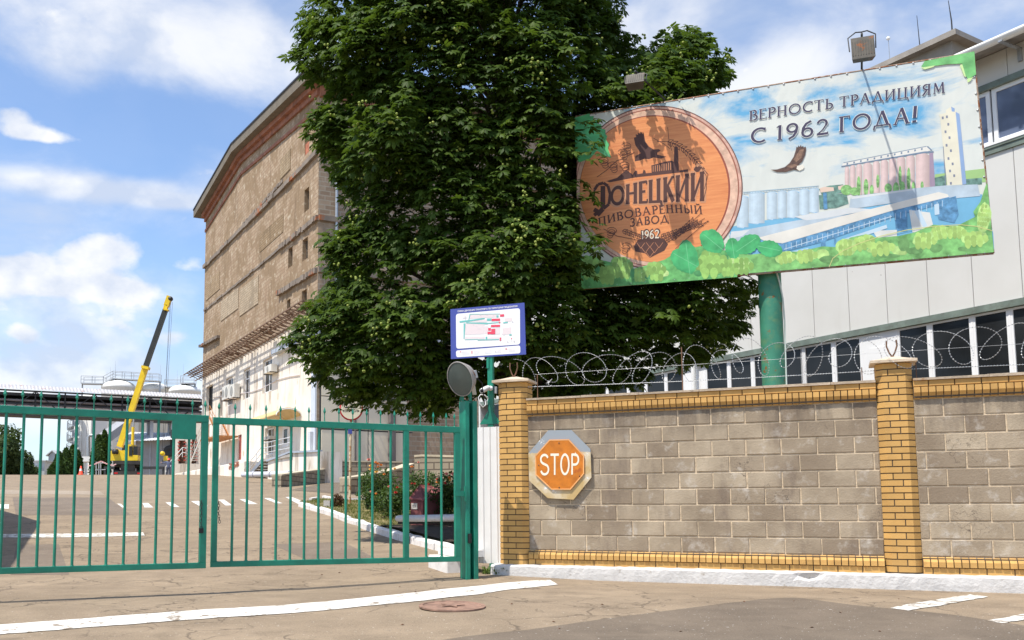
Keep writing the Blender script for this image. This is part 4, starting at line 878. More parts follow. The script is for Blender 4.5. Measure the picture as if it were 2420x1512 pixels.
    for i in range(12):
        f = i / 11 * 5.99; k = int(f); x = ear[k][0] + (ear[k + 1][0] - ear[k][0]) * (f - k); y = ear[k][1] + (ear[k + 1][1] - ear[k][1]) * (f - k); a = math.degrees(math.atan2(ear[k + 1][1] - ear[k][1], ear[k + 1][0] - ear[k][0]))
        if i > 1: L_ += line(leafl(x, y, a + 35, 34, 7), 3.2) + line(leafl(x, y, a - 35, 34, 7), 3.2)
    L_ += line(ear, 3); L_ += line([(500, 622), (560, 655), (590, 680)], 2.5) + line([(578, 560), (585, 640), (600, 690)], 2.5)
    for (x, y) in ((350, 665), (330, 700), (275, 770), (340, 770), (225, 745)):
        for k in range(3): L_ += line(circ(x + k * 5, y + k * 13, 26 - 5 * k, 16, 200, 380, 8), 3) + line(circ(x + k * 5, y + k * 13, 26 - 5 * k, 18, 20, 160, 6), 2.5)
    L_ += line([(190, 835), (240, 800), (300, 745), (330, 735), (395, 700)], 3) + line([(760, 780), (790, 830), (790, 900), (775, 960)], 3) + line([(745, 760), (800, 820), (780, 900)], 2.5)
    for (x, y, a, n_) in ((330, 1130, 20, 6), (540, 1165, -18, 10), (560, 1190, -30, 9), (600, 1180, -42, 7)):
        for i in range(n_):
            px_, py_ = x + 24 * i * math.cos(R(a)), y + 24 * i * math.sin(R(a)); L_ += line(leafl(px_, py_, a - 28, 30, 6), 3) + line(leafl(px_, py_, a + 28, 30, 6), 3)
        L_ += line([(x, y), (x + 24 * n_ * math.cos(R(a)) + 40 * math.cos(R(a)), y + (24 * n_ + 40) * math.sin(R(a)))], 2.5)
    for (x, y) in ((350, 1215), (270, 1130)):
        for k in range(3): L_ += line(circ(x - k * 4, y + k * 12, 28 - 6 * k, 16, 200, 380, 8), 3) + line(circ(x, y + k * 12, 26 - 5 * k, 18, 20, 160, 6), 2.5)
    L_ += line([(225, 1120), (300, 1160), (380, 1175), (430, 1185)], 3) + line([(620, 1230), (700, 1160), (800, 1075)], 3)
    P2('print_emblem_sprays', BRN, L_, 'A7')
    P2('print_emblem_hop', BRN, [[(480, 1280), (455, 1255), (400, 1245), (392, 1215), (415, 1180), (450, 1170), (480, 1165), (520, 1165), (560, 1178), (580, 1205), (560, 1240), (515, 1262)]], 'A7')
    P2('print_hop_scales', (.50, .21, .10), [x for (a, b_) in ((430, 1205), (480, 1200), (530, 1203), (455, 1230), (505, 1230), (480, 1255)) for x in line([(a - 22, b_ - 8), (a, b_ + 22), (a + 22, b_ - 8)], 2.5)], 'A7')
    # lettering of the emblem
    def word(name, col, k, text, base, hts, th, gap=.14, gl=GLY):
        lay[0] += 1; o = .0015 + lay[0] * .0002; mb = MB()
        def mp(u, v, kk):
            (x0, y0), (x1, y1), (x2, y2) = base; a, b_, c_ = (1 - u) ** 2, 2 * u * (1 - u), u * u
            h = hts[0] + (hts[1] - hts[0]) * u; sk = hts[2] if len(hts) > 2 else 0
            return A(k, a * x0 + b_ * x1 + c_ * x2 + v * h * sk, a * y0 + b_ * y1 + c_ * y2 - v * h, o + kk * .000008)
        stroke_text(gl, text, mp, mb, th, gap); return mb.build(name, mat('print_' + name, col, .5, .05, 5), bn)
    word('print_word_outline', (.56, .26, .13), 'A7', 'ОНЕЦКИЙ', ((258, 994), (500, 975), (785, 970)), (100, 172), .33, .05)
    P2('print_capital_letter', BRN, line([(222, 885), (222, 1010), (190, 1045), (178, 1030), (190, 1010)], 26) + line([(176, 905), (195, 876), (225, 868), (250, 885), (262, 930), (255, 985), (225, 1010)], 16) + line([(176, 905), (172, 960), (182, 990)], 10), 'A7')
    word('print_word_donetsk', BRN, 'A7', 'ОНЕЦКИЙ', ((265, 990), (500, 972), (778, 966)), (94, 160), .22, .10)
    word('print_word_brewing', BRN, 'A7', 'ПИВОВАРЕННЫЙ', ((200, 1106), (484, 1010), (768, 1040)), (44, 46, -.1), .15, .18)
    word('print_word_works', BRN, 'A7', 'ЗАВОД', ((372, 1108), (470, 1094), (580, 1086)), (44, 44), .17, .18)
    word('print_year_halo', BRN, 'A7', '1962', ((430, 1179), (480, 1175), (534, 1173)), (50, 50), .36, .08)
    word('print_year', (.72, .62, .48), 'A7', '1962', ((434, 1176), (480, 1173), (530, 1170)), (44, 44), .17, .14)
    # slogan
    NAVY = (.055, .045, .085)
    word('print_slogan_glow', (.73, .75, .71), 'A8', 'ВЕРНОСТЬ ТРАДИЦИЯМ', ((140, 553), (700, 465), (1266, 390)), (58, 63, .02), .20, .15)
    word('print_slogan', NAVY, 'A8', 'ВЕРНОСТЬ ТРАДИЦИЯМ', ((140, 553), (700, 465), (1266, 390)), (58, 63, .02), .15)
    word('print_slogan_year_glow', (.73, .75, .71), 'A8', 'С 1962 ГОДА!', ((148, 683), (620, 626), (1104, 559)), (84, 94, .02), .21, .16)
    word('print_slogan_year', NAVY, 'A8', 'С 1962 ГОДА!', ((148, 683), (620, 626), (1104, 559)), (84, 94, .02), .155, .16)
    # flying eagle
    P2('print_eagle', (.10, .055, .04), [[(262, 834), (300, 832), (345, 818), (372, 795), (395, 760), (408, 720), (412, 700), (420, 706), (422, 693), (430, 702), (436, 690), (442, 702), (450, 696), (454, 706), (464, 700), (467, 712), (462, 745), (445, 785), (425, 803), (440, 812), (425, 838), (395, 832), (350, 846), (300, 846)]], 'A8', var=.4, scale=20)
    P2('print_eagle_tail', (.72, .68, .58), [[(415, 812), (445, 803), (457, 818), (450, 830), (428, 840), (412, 828)]], 'A8')
    P2('print_eagle_wing_bars', (.24, .14, .09), [[(395, 775), (430, 720), (455, 712), (440, 765), (410, 790)], [(355, 815), (395, 800), (420, 808), (385, 825)]], 'A8', var=.4, scale=25)
    # foliage along the bottom and in the corners
    rr = random.Random(11)
    def lump(k, cx, cy, rx, ry, n=26, jag=.07, rot=0):
        out = []
        for i in range(n):
            a = 2 * math.pi * i / n; q = 1 + rr.uniform(-jag, jag); x, y = rx * q * math.cos(a), ry * q * math.sin(a)
            out.append((cx + x * math.cos(R(rot)) - y * math.sin(R(rot)), cy + x * math.sin(R(rot)) + y * math.cos(R(rot))))
        return out
    P2('print_green_ground', (.13, .40, .12), [[(98, 1268), (250, 1300), (400, 1340), (560, 1290), (640, 1240), (760, 1215), (900, 1240), (960, 1250), (960, 1385), (104, 1452)]], 'A7', var=.45, scale=7)
    P2('print_green_ground_right', (.18, .42, .13), [[(20, 1312), (150, 1322), (300, 1305), (430, 1305), (560, 1275), (660, 1280), (720, 1225), (800, 1208), (880, 1225), (1000, 1215), (1090, 1195), (1200, 1150), (1330, 1160), (1440, 1105), (1430, 1075), (1470, 1020), (1500, 930), (1510, 905), (1549, 1308), (1300, 1330), (330, 1414), (20, 1440)]], 'A8', var=.45, scale=7)
    hop_c = (.30, .53, .14)
    P2('print_hops_mid', (.24, .50, .14), [lump('A7', *q) for q in ((160, 1330, 70, 62), (240, 1370, 60, 50), (320, 1330, 66, 58), (430, 1370, 44, 42), (510, 1350, 60, 50), (820, 1310, 85, 66), (905, 1330, 50, 50), (990, 1320, 60, 46))], 'A7', var=.4, scale=9)
    P2('print_hops_light', (.46, .64, .24), [lump('A7', *q) for q in ((150, 1310, 26, 20, 14), (200, 1375, 26, 18, 14), (300, 1315, 28, 20, 14), (350, 1350, 24, 20, 14), (520, 1330, 30, 24, 14), (560, 1365, 25, 18, 14), (790, 1290, 28, 20, 14), (830, 1290, 30, 22, 14), (860, 1320, 30, 22, 14), (800, 1330, 30, 20, 14), (950, 1295, 30, 20, 14), (1000, 1310, 30, 20, 14), (440, 1375, 20, 16, 14), (985, 1340, 24, 16, 14))], 'A7', var=.25, scale=12)
    def hop(cx, cy, rx, ry, rot=0):
        out = []; nr = max(3, int(ry / 11)); ca, sa = math.cos(R(rot)), math.sin(R(rot))
        for j in range(nr):
            fy = (j + .5) / nr * 2 - 1; wr = rx * math.sqrt(max(1 - fy * fy, .05)); n_ = max(2, int(wr * 2 / (rx * .42)))
            for i in range(n_):
                px_ = -wr + (i + .5 + (.5 if j % 2 else 0) - .25) * 2 * wr / n_; py_ = fy * ry; s_ = rx * rr.uniform(.24, .32)
                pet = [(px_ + s_ * .9 * math.cos(t), py_ + s_ * 1.05 * math.sin(t) * (1.0 if math.sin(t) < 0 else 1.5)) for t in [2 * math.pi * k / 10 for k in range(10)]]
                out.append([(cx + x * ca - y * sa, cy + x * sa + y * ca) for x, y in pet])
        return out
    P2('print_hop_scales_mid', None, [x for q in ((160, 1330, 64, 56), (240, 1372, 54, 44), (322, 1330, 60, 52), (430, 1372, 40, 36), (510, 1352, 54, 44), (820, 1310, 80, 60), (905, 1332, 46, 44), (990, 1322, 54, 42)) for x in hop(*q)], 'A7', m_=mat('print_hop_petal', (.33, .58, .14), .5, .18, 9, rv=.75))
    P2('print_hops_dark', (.07, .26, .09), [lump('A7', *q) for q in ((190, 1340, 16, 28, 12), (265, 1400, 26, 12, 12), (385, 1365, 12, 28, 12), (470, 1385, 20, 12, 12), (900, 1285, 12, 24, 12), (745, 1365, 24, 16, 12), (870, 1355, 20, 10, 12))], 'A7', var=.3, scale=12)
    P2('print_hops_right', (.40, .60, .20), [lump('A8', *q) for q in ((350, 1340, 60, 34, 18, .1, -12), (470, 1330, 66, 34, 18, .1, -8), (560, 1320, 40, 30), (700, 1280, 62, 50), (800, 1250, 66, 40, 18, .1, -20), (900, 1285, 80, 34, 18, .1, -8), (1010, 1300, 50, 26), (1150, 1240, 70, 46), (1240, 1195, 60, 40, 18, .1, -15), (1330, 1190, 60, 34), (1440, 1230, 80, 40, 18, .1, -5), (1490, 1110, 40, 90, 18, .1, 8))], 'A8', var=.4, scale=6)
    P2('print_hops_right_light', (.52, .68, .24), [lump('A8', *q) for q in ((340, 1325, 26, 14, 12), (480, 1318, 34, 16, 12), (690, 1262, 26, 18, 12), (790, 1238, 36, 18, 12), (880, 1275, 40, 14, 12), (1150, 1215, 34, 18, 12), (1240, 1180, 32, 18, 12), (1430, 1225, 40, 16, 12), (1490, 1060, 16, 34, 12))], 'A8', var=.2, scale=9)
    P2('print_hop_scales_right', None, [x for q in ((350, 1338, 52, 28, -12), (470, 1328, 58, 28, -8), (700, 1280, 54, 42), (800, 1250, 58, 34, -20), (900, 1283, 70, 28, -8), (1150, 1238, 62, 40), (1240, 1193, 52, 34, -15), (1330, 1190, 52, 28), (1440, 1230, 70, 34, -5), (1490, 1105, 32, 76, 8)) for x in hop(*q)], 'A8', m_=mat('print_hop_petal_pale', (.42, .63, .17), .5, .15, 9, rv=.6))
    P2('print_hops_right_dark', (.14, .30, .10), [lump('A8', *q) for q in ((600, 1350, 60, 20, 12), (1030, 1265, 34, 40, 12), (1215, 1285, 40, 26, 12), (1090, 1300, 50, 20, 12), (950, 1330, 60, 12, 12), (1380, 1290, 40, 14, 12))], 'A8', var=.3, scale=9)
    def leafp(cx, cy, ln, wd_, a, jag=9):
        ca, sa = math.cos(R(a)), math.sin(R(a)); o_ = []
        for s in (1, -1):
            rg = range(0, 13) if s == 1 else range(12, 0, -1)
            for i in rg:
                t = i / 12; w_ = wd_ * math.sin(math.pi * min(t * .92 + .04, 1)) ** .75 + (jag * .45 if i % 2 else 0); x, y = ln * t, s * w_
                o_.append((cx + x * ca - y * sa, cy + x * sa + y * ca))
        return o_
    LG_ = (.06, .38, .13)
    P2('print_leaves', LG_, [leafp(745, 1330, 165, 62, 208), leafp(700, 1370, 190, 55, 262), leafp(880, 1235, 150, 56, 218), leafp(860, 1255, 140, 44, 250), leafp(945, 1285, 115, 42, 262), leafp(955, 1245, 150, 48, -32), leafp(1070, 1215, 140, 44, 12)], 'A7', var=.3, scale=6)
    P2('print_leaf_veins', (.16, .52, .24), [x for (a, b_) in (((745, 1330), (610, 1255)), ((700, 1370), (678, 1200)), ((880, 1235), (775, 1150)), ((945, 1285), (930, 1180)), ((955, 1245), (1065, 1170)), ((1075, 1215), (1195, 1240))) for x in line([a, b_], 3)], 'A7')
    P2('print_corner_leaf', (.10, .46, .17), [[(66, 510), (150, 486), (150, 502), (172, 500), (168, 522), (190, 520), (192, 545), (212, 545), (215, 570), (236, 575), (236, 598), (246, 610), (240, 632), (256, 655), (250, 680), (268, 730), (240, 722), (220, 710), (190, 690), (150, 735), (92, 755), (72, 730)]], 'A7', var=.3, scale=4)
    P2('print_corner_veins', (.20, .56, .28), [x for a in ((75, 560), (80, 640), (75, 700)) for x in line([a, (260, 722)], 3)], 'A7')
    P2('print_corner_green', (.17, .48, .16), [[(1130, 240), (1150, 208), (1436, 152), (1446, 285), (1420, 300), (1400, 312), (1385, 290), (1372, 255), (1366, 222), (1280, 226), (1200, 236), (1160, 248)]], 'A8', var=.3, scale=5)
    P2('print_corner_glow', (.55, .72, .32), [[(1128, 246), (1165, 240), (1210, 232), (1200, 242), (1150, 256)], [(1366, 226), (1374, 250), (1388, 300), (1378, 296), (1360, 250), (1352, 230)], [(1395, 310), (1430, 300), (1410, 325), (1398, 330)]], 'A8')
    P2('print_stem', (.55, .55, .22), line([(600, 1395), (620, 1345), (680, 1300), (780, 1255), (900, 1215), (1050, 1180), (1200, 1160), (1350, 1150), (1450, 1160), (1540, 1185)], 4), 'A8')
    # two floodlights on arms above the board
    LB = mat('lamp_box', (.085, .075, .06), .6, .3, 8, rust=.6, rs=9)
    def lamp(bx, by, top, box, label):
        pass
    def flood(cx, cy, k, w_, h_, pole_b, pole_t, reach, tilt, lb):
        f = MB(); base = A(k, *pole_b, -.05); t2 = A(k, *pole_t, -.05)
        arm = MB(); c_ = A(k, cx, cy, reach - .08)
        arm.tube([base - UP * .25, Vector((base.x, base.y, base.z + .02)), c_ + UP * h_ * .7], .016, 8)
        c = A(k, cx, cy, reach - .08); x = BP.d; z = (UP * math.cos(R(tilt)) + BP.n * math.sin(R(tilt))); y = x.cross(z)
        if y.dot(BP.n) < 0: y = -y
        m = MB(); w2, h2 = w_ / 2, h_ / 2
        q = [c + x * a * w2 + z * b_ * h2 + y * .06 for a, b_ in ((-1, -1), (1, -1), (1, 1), (-1, 1))]; q2 = [c + x * a * w2 * .82 + z * b_ * h2 * .78 - y * .10 for a, b_ in ((-1, -1), (1, -1), (1, 1), (-1, 1))]
        m.hexa(q2 + q)
        for i in range(9): a = -w2 * .9 + i * w2 * 1.8 / 8; m.bar(c + x * a - z * h2 * .7 + y * .062, c + x * a + z * h2 * .7 + y * .062, .008, .012, up=y)
        fl = m.build('floodlight', LB, g); tag(fl, lb)
        b2 = MB()
        for s in (-1, 1): b2.tube([c + x * s * (w2 + .02), c + x * s * (w2 + .03) + z * h2 * 1.3, c + x * s * w2 * .5 + z * h2 * 1.75, c + z * h2 * 1.7 ], .010, 6)
        b2.build('yoke', DARKM, fl); arm.build('lamp_arm', DARKM, g)
    flood(325, 430, 'B7', .32, .37, (318, 600), (295, 250), 1.0, -10, 'right floodlight seen against the sky')
    flood(400, 310, 'A7', .30, .26, (560, 415), (385, 245), 1.0, -35, 'left floodlight seen against the tree')
    return g
billboard()
# ================================================================== buildings
def holes_wall(mb, pl, t0, t1, h0, h1, holes, depth=.25, o=0):
    """rectangular wall face with real recesses; holes are (ta, tb, ha, hb)"""
    ts = sorted({t0, t1, *[h[0] for h in holes], *[h[1] for h in holes]}); hs = sorted({h0, h1, *[h[2] for h in holes], *[h[3] for h in holes]})
    for i in range(len(ts) - 1):
        for j in range(len(hs) - 1):
            tm, hm = (ts[i] + ts[i + 1]) / 2, (hs[j] + hs[j + 1]) / 2
            if any(a < tm < b and c < hm < d for a, b, c, d in holes): continue
            mb.add([pl.pt(ts[i], hs[j], o), pl.pt(ts[i + 1], hs[j], o), pl.pt(ts[i + 1], hs[j + 1], o), pl.pt(ts[i], hs[j + 1], o)], [(0, 1, 2, 3)], rnd=.5)
    for a, b, c, d in holes:
        q = [(a, c), (b, c), (b, d), (a, d)]
        for k in range(4):
            (ta, ha), (tb, hb) = q[k], q[(k + 1) % 4]; mb.add([pl.pt(ta, ha, o), pl.pt(tb, hb, o), pl.pt(tb, hb, o - depth), pl.pt(ta, ha, o - depth)], [(0, 1, 2, 3)], rnd=.5)
def glass_mat(name, col=(.02, .024, .03), rough=.06, spec=.8):
    m, nt, b = newmat(name, rough, 0, spec); w = vec(nt, 'UV'); c = mixc(nt, rng(nt, noise(nt, w, .8, 3), .3, .7), col, tuple(x * 1.8 + .01 for x in col)); nt.links.new(c, b.inputs['Base Color']); return m
GLASS = glass_mat('window_glass', (.012, .013, .014), .12, .22); GLASS_SKY = glass_mat('window_glass_sky_tint', (.10, .125, .19), .05, .9)  # second glass carries the sky's reflection in its base colour
FRAME = mat('window_frame_white', (.80, .80, .80), .45, .03)
def window(parent, pl, a, b, c, d, o, mull=(), trans=(), gm=None, fw=.06, fm=None, label=None):
    m = MB(); m.slab(pl, a, b, c, c + fw, o - .05, o); m.slab(pl, a, b, d - fw, d, o - .05, o); m.slab(pl, a, a + fw, c + fw, d - fw, o - .05, o - .001); m.slab(pl, b - fw, b, c + fw, d - fw, o - .05, o - .001)
    for t in mull: m.slab(pl, t - fw * .5, t + fw * .5, c + fw, d - fw, o - .049, o - .003)
    for h in trans: m.slab(pl, a + fw, b - fw, h - fw * .4, h + fw * .4, o - .048, o - .005)
    w = m.build('window', fm or FRAME, parent)
    g = MB(); g.add([pl.pt(a + fw * .5, c + fw * .5, o - .03), pl.pt(b - fw * .5, c + fw * .5, o - .03), pl.pt(b - fw * .5, d - fw * .5, o - .03), pl.pt(a + fw * .5, d - fw * .5, o - .03)], [(0, 1, 2, 3)]); g.build('pane', gm or GLASS, w)
    if label: tag(w, label)
    return w
# ------------------------------------------------------------------ white panel hall on the right
def panel_hall():
    g = thing('panel_hall', 'long white panel clad hall with two bands of windows, behind the billboard and wall', 'building', F.pt(0, -.5, 0))
    T0, T1 = -8.0, 20.5; LW0, LW1, UW0, UW1, EV = 1.55, 4.22, 7.70, 9.0, 9.75
    mt, nt, b = newmat('white_panel', .5, 0, .35); w = vec(nt, 'UV'); ax = nt.nodes.new('ShaderNodeSeparateXYZ'); nt.links.new(w, ax.inputs[0])
    c = mixc(nt, rng(nt, noise(nt, w, .8, 4), .3, .7), (.60, .59, .555), (.65, .64, .61)); c = mixc(nt, rng(nt, noise(nt, vec(nt, 'UV', (2, .2, 1)), 1.5, 5), .6, .8, 0, .25), c, (.5, .48, .44))
    c = mixc(nt, rng(nt, noise(nt, w, 4.0, 2), .765, .775, 0, .7), c, (.2, .16, .12)); nt.links.new(c, b.inputs['Base Color'])
    # panels one metre wide with narrow joints, split by the window bands
    m = MB(); t = T0
    tj = F.th(2312, 900)[0] % 1.0
    edges = [T0] + [k + tj for k in range(int(T0) - 1, int(T1) + 1) if T0 + .1 < k + tj < T1 - .1] + [T1]
    for a, b_ in zip(edges[:-1], edges[1:]):
        for h0, h1 in ((-.8, LW0), (LW1 + .16, UW0 - .12), (UW1 + .14, EV)): m.bslab(F, a + .006, b_ - .006, h0, h1, -.1, 0, .006)
    m.build('wall_panels', mt, g)
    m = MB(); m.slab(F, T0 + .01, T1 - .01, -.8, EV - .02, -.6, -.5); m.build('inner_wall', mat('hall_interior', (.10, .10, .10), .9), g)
    m = MB()
    for h0, h1 in ((-.8, LW0), (LW1 + .16, UW0 - .12), (UW1 + .14, EV)): m.slab(F, T0 + .01, T1 - .01, h0 + .01, h1 - .01, -.16, -.03)
    m.build('panel_backing', mat('panel_joint', (.12, .12, .12), .8), g)
    GRN = mat('flashing_green', (.16, .20, .17), .5, .25, 3, dirt=.5)
    m = MB(); m.slab(F, T0, T1, LW1 + .01, LW1 + .155, -.05, .05); m.build('flashing', GRN, g)
    m = MB(); m.slab(F, T0, T1, UW0 - .12, UW0 - .005, -.05, .04); m.slab(F, T0, T1, UW0 - .004, UW0 + .05, -.05, .06); 
    o_ = m.build('flashing', GRN, g)
    m = MB(); m.slab(F, T0, T1, UW1 + .005, UW1 + .135, -.05, .04); m.build('flashing', GRN, g)
    m = MB(); m.slab(F, T0, T1, UW0 + .052, UW0 + .10, -.05, .07); m.build('window_sill', FRAME, g)
    # lower windows: pitch read off the picture
    xs = [cr('B3', x, 600)[0] for x in (15, 262, 495)] 
    ms = [F.th(x, 860)[0] for x in [cr('B3', q, 600)[0] for q in (1690, 1385, 1040, 780)]]   # right to left
    p = 1.0; tcol = F.th(cr('B2', 745, 850)[0], 860)[0]
    starts = []
    L = [F.th(cr('B3', q, 600)[0], 860)[0] for q in (1707, 1400, 1052, 785, 500, 268, 20)] + [F.th(cr('B2', q, 800)[0], 860)[0] for q in (1910, 1362, 1105, 850, 620, 425, 208, 20)]
    # clear panes between successive mullions, walking away from the camera
    edges = sorted(set(round(x, 3) for x in L)); t = edges[0]
    while t > T0 + 1: t -= 1.02; edges.insert(0, t)
    t = edges[-1]
    while t < T1 - 1: t += 1.02; edges.append(t)
    tA = F.th(cr('B3', 640, 500)[0], 860)[0]; tB = tcol
    for a, b_ in zip(edges[:-1], edges[1:]):
        mid = (a + b_) / 2
        if abs(mid - tA) < .42 or abs(mid - tB) < .45:
            m = MB(); m.slab(F, a + .02, b_ - .02, LW0, LW1, -.12, -.03); m.slab(F, a + .2, b_ - .2, LW0 + .2, LW1 - .35, -.031, -.015); tag(m.build('blank_panel', FRAME, g), None)
        else: window(g, F, a + .022, b_ - .022, LW0, LW1, -.03, fw=.045)
    for t in edges:
        m = MB(); m.slab(F, t - .021, t + .021, LW0, LW1, -.14, -.025); m.build('mullion', FRAME, g)
    m = MB(); c = F.pt(tB - .1, 0, .14); m.tube([Vector((c.x, c.y, z)) for z in (-.4, 3, 6, 9.4)], .07, 12); m.build('downpipe', WPAINT, g)
    # upper windows
    a0 = F.th(cr('B7', 1445, 900)[0], 330)[0]
    for k in range(-3, 7):
        a, b_ = a0 + 2.9 * (k - 1) + .02, a0 + 2.9 * k - .02
        if b_ > T1 or a < T0: continue
        window(g, F, a, b_, UW0 + .10, UW1, -.04, gm=GLASS_SKY, fw=.085)
    # eaves, gutter and roof
    rp = [(0, EV), (.55, EV - .08), (.55, EV + .04), (-9, EV + 2.4), (-9, EV + 2.2), (-.1, EV + .02)]
    m = MB(); m.prism([F.pt(T0 - .3, h, o) for o, h in rp[1:]] , F.d * (T1 - T0 + .6)); m.build('roof', mat('roof_grey', (.25, .23, .21), .8, .2, 4), g)
    m = MB(); n = 10; pr = [(.64 + .10 * math.cos(math.pi + math.pi * i / n), EV - .02 + .12 * math.sin(math.pi + math.pi * i / n)) for i in range(n + 1)]; pr += [(.725, EV - .02)] + [(.64 + .085 * math.cos(-math.pi * i / n), EV - .02 + .105 * math.sin(-math.pi * i / n)) for i in range(n + 1)]
    vs = [F.pt(T0 - .3, h, o) for o, h in pr] + [F.pt(T1 + .3, h, o) for o, h in pr]; k = len(pr); m.add(vs, [(i, i + 1, k + i + 1, k + i) for i in range(k - 1)], True); m.build('gutter', WPAINT, g)
    for t in [T0 + .5 + 1.0 * i for i in range(28)]:
        m = MB(); m.slab(F, t - .04, t + .04, EV - .16, EV - .13, .0, .72); m.slab(F, t - .04, t + .04, EV - .42, EV - .14, .0, .05); m.build('gutter_bracket', GALV, g)
    e = MB(); e.prism([F.pt(T1, h, o) for o, h in ((0, -.8), (0, EV), (-9, EV + 2.1), (-9, -.8))], F.d * .12); e.build('end_wall', mt, g)
panel_hall()
# concrete roof house with lightning rods behind the hall roof
def roof_house():
    CON = mat('concrete_dark', (.27, .24, .20), .9, .15, 1.5)
    Y = 34.0; a = P(*cr('B7', 535, 555), 40); b = P(*cr('B7', 1092, 300), Y); c = P(*cr('B7', 1300, 400), 36.5)
    ztop = b.z; g = thing('plant_building', 'grey concrete building with flat roof and lightning rods, peeking above the billboard corner', 'building', Vector((b.x, b.y, 0)))
    pl = Plane((b.x, b.y), (b.x - .517 * 14, b.y + 14)); q = Plane((b.x, b.y), (b.x + 14 * .86, b.y + 14 * .5))
    m = MB(); d1 = pl.d if pl.d.y > 0 else -pl.d; d2 = q.d if q.d.x > 0 else -q.d; p0 = Vector((b.x, b.y, 0))
    foot = [p0, p0 + d1 * 12, p0 + d1 * 12 + d2 * 7, p0 + d2 * 7]; m.prism([p + UP * 1.0 for p in foot], (0, 0, ztop - 1.0 - .22)); m.build('wall', CON, g)
    m = MB(); ov = .35; f2 = [p0 - d1 * ov - d2 * ov, p0 + d1 * (12 + ov) - d2 * ov, p0 + d1 * (12 + ov) + d2 * (7 + ov), p0 - d1 * ov + d2 * (7 + ov)]; m.prism([p + UP * (ztop - .22) for p in f2], (0, 0, .22)); m.build('roof', mat('roof_slab_grey', (.30, .27, .235), .9, .2, 2), g)
    def rodl(px0, pt_, off):
        b_ = p0 + d1 * off[0] + d2 * off[1]; Yr = b_.y; t = P(*cr('B7', *pt_), Yr); s = P(*cr('B7', *px0), Yr); mm = MB(); mm.tube([Vector((s.x, Yr, ztop)), Vector((s.x, Yr, (ztop + t.z) / 2)), Vector((t.x, Yr, t.z))], [.035, .028, .012], 6); mm.build('lightning_rod', DARKM, g)
    rodl((1100, 298), (1065, 5), (.4, .4)); rodl((823, 410), (793, 135), (5.8, .3))
    m = MB(); t = P(*cr('B7', 546, 332), 42); bb = P(*cr('B7', 570, 530), 42); m.tube([Vector((bb.x, 42, bb.z - 3)), Vector((t.x, 42, t.z))], .018, 6); mast = m.build('mast', GALV); tag(mast, 'thin mast with a small white ball on top, left of the grey concrete building', 'mast')
    m = MB(); m.ball(t, .09); m.build('ball', WPAINT, mast)
roof_house()
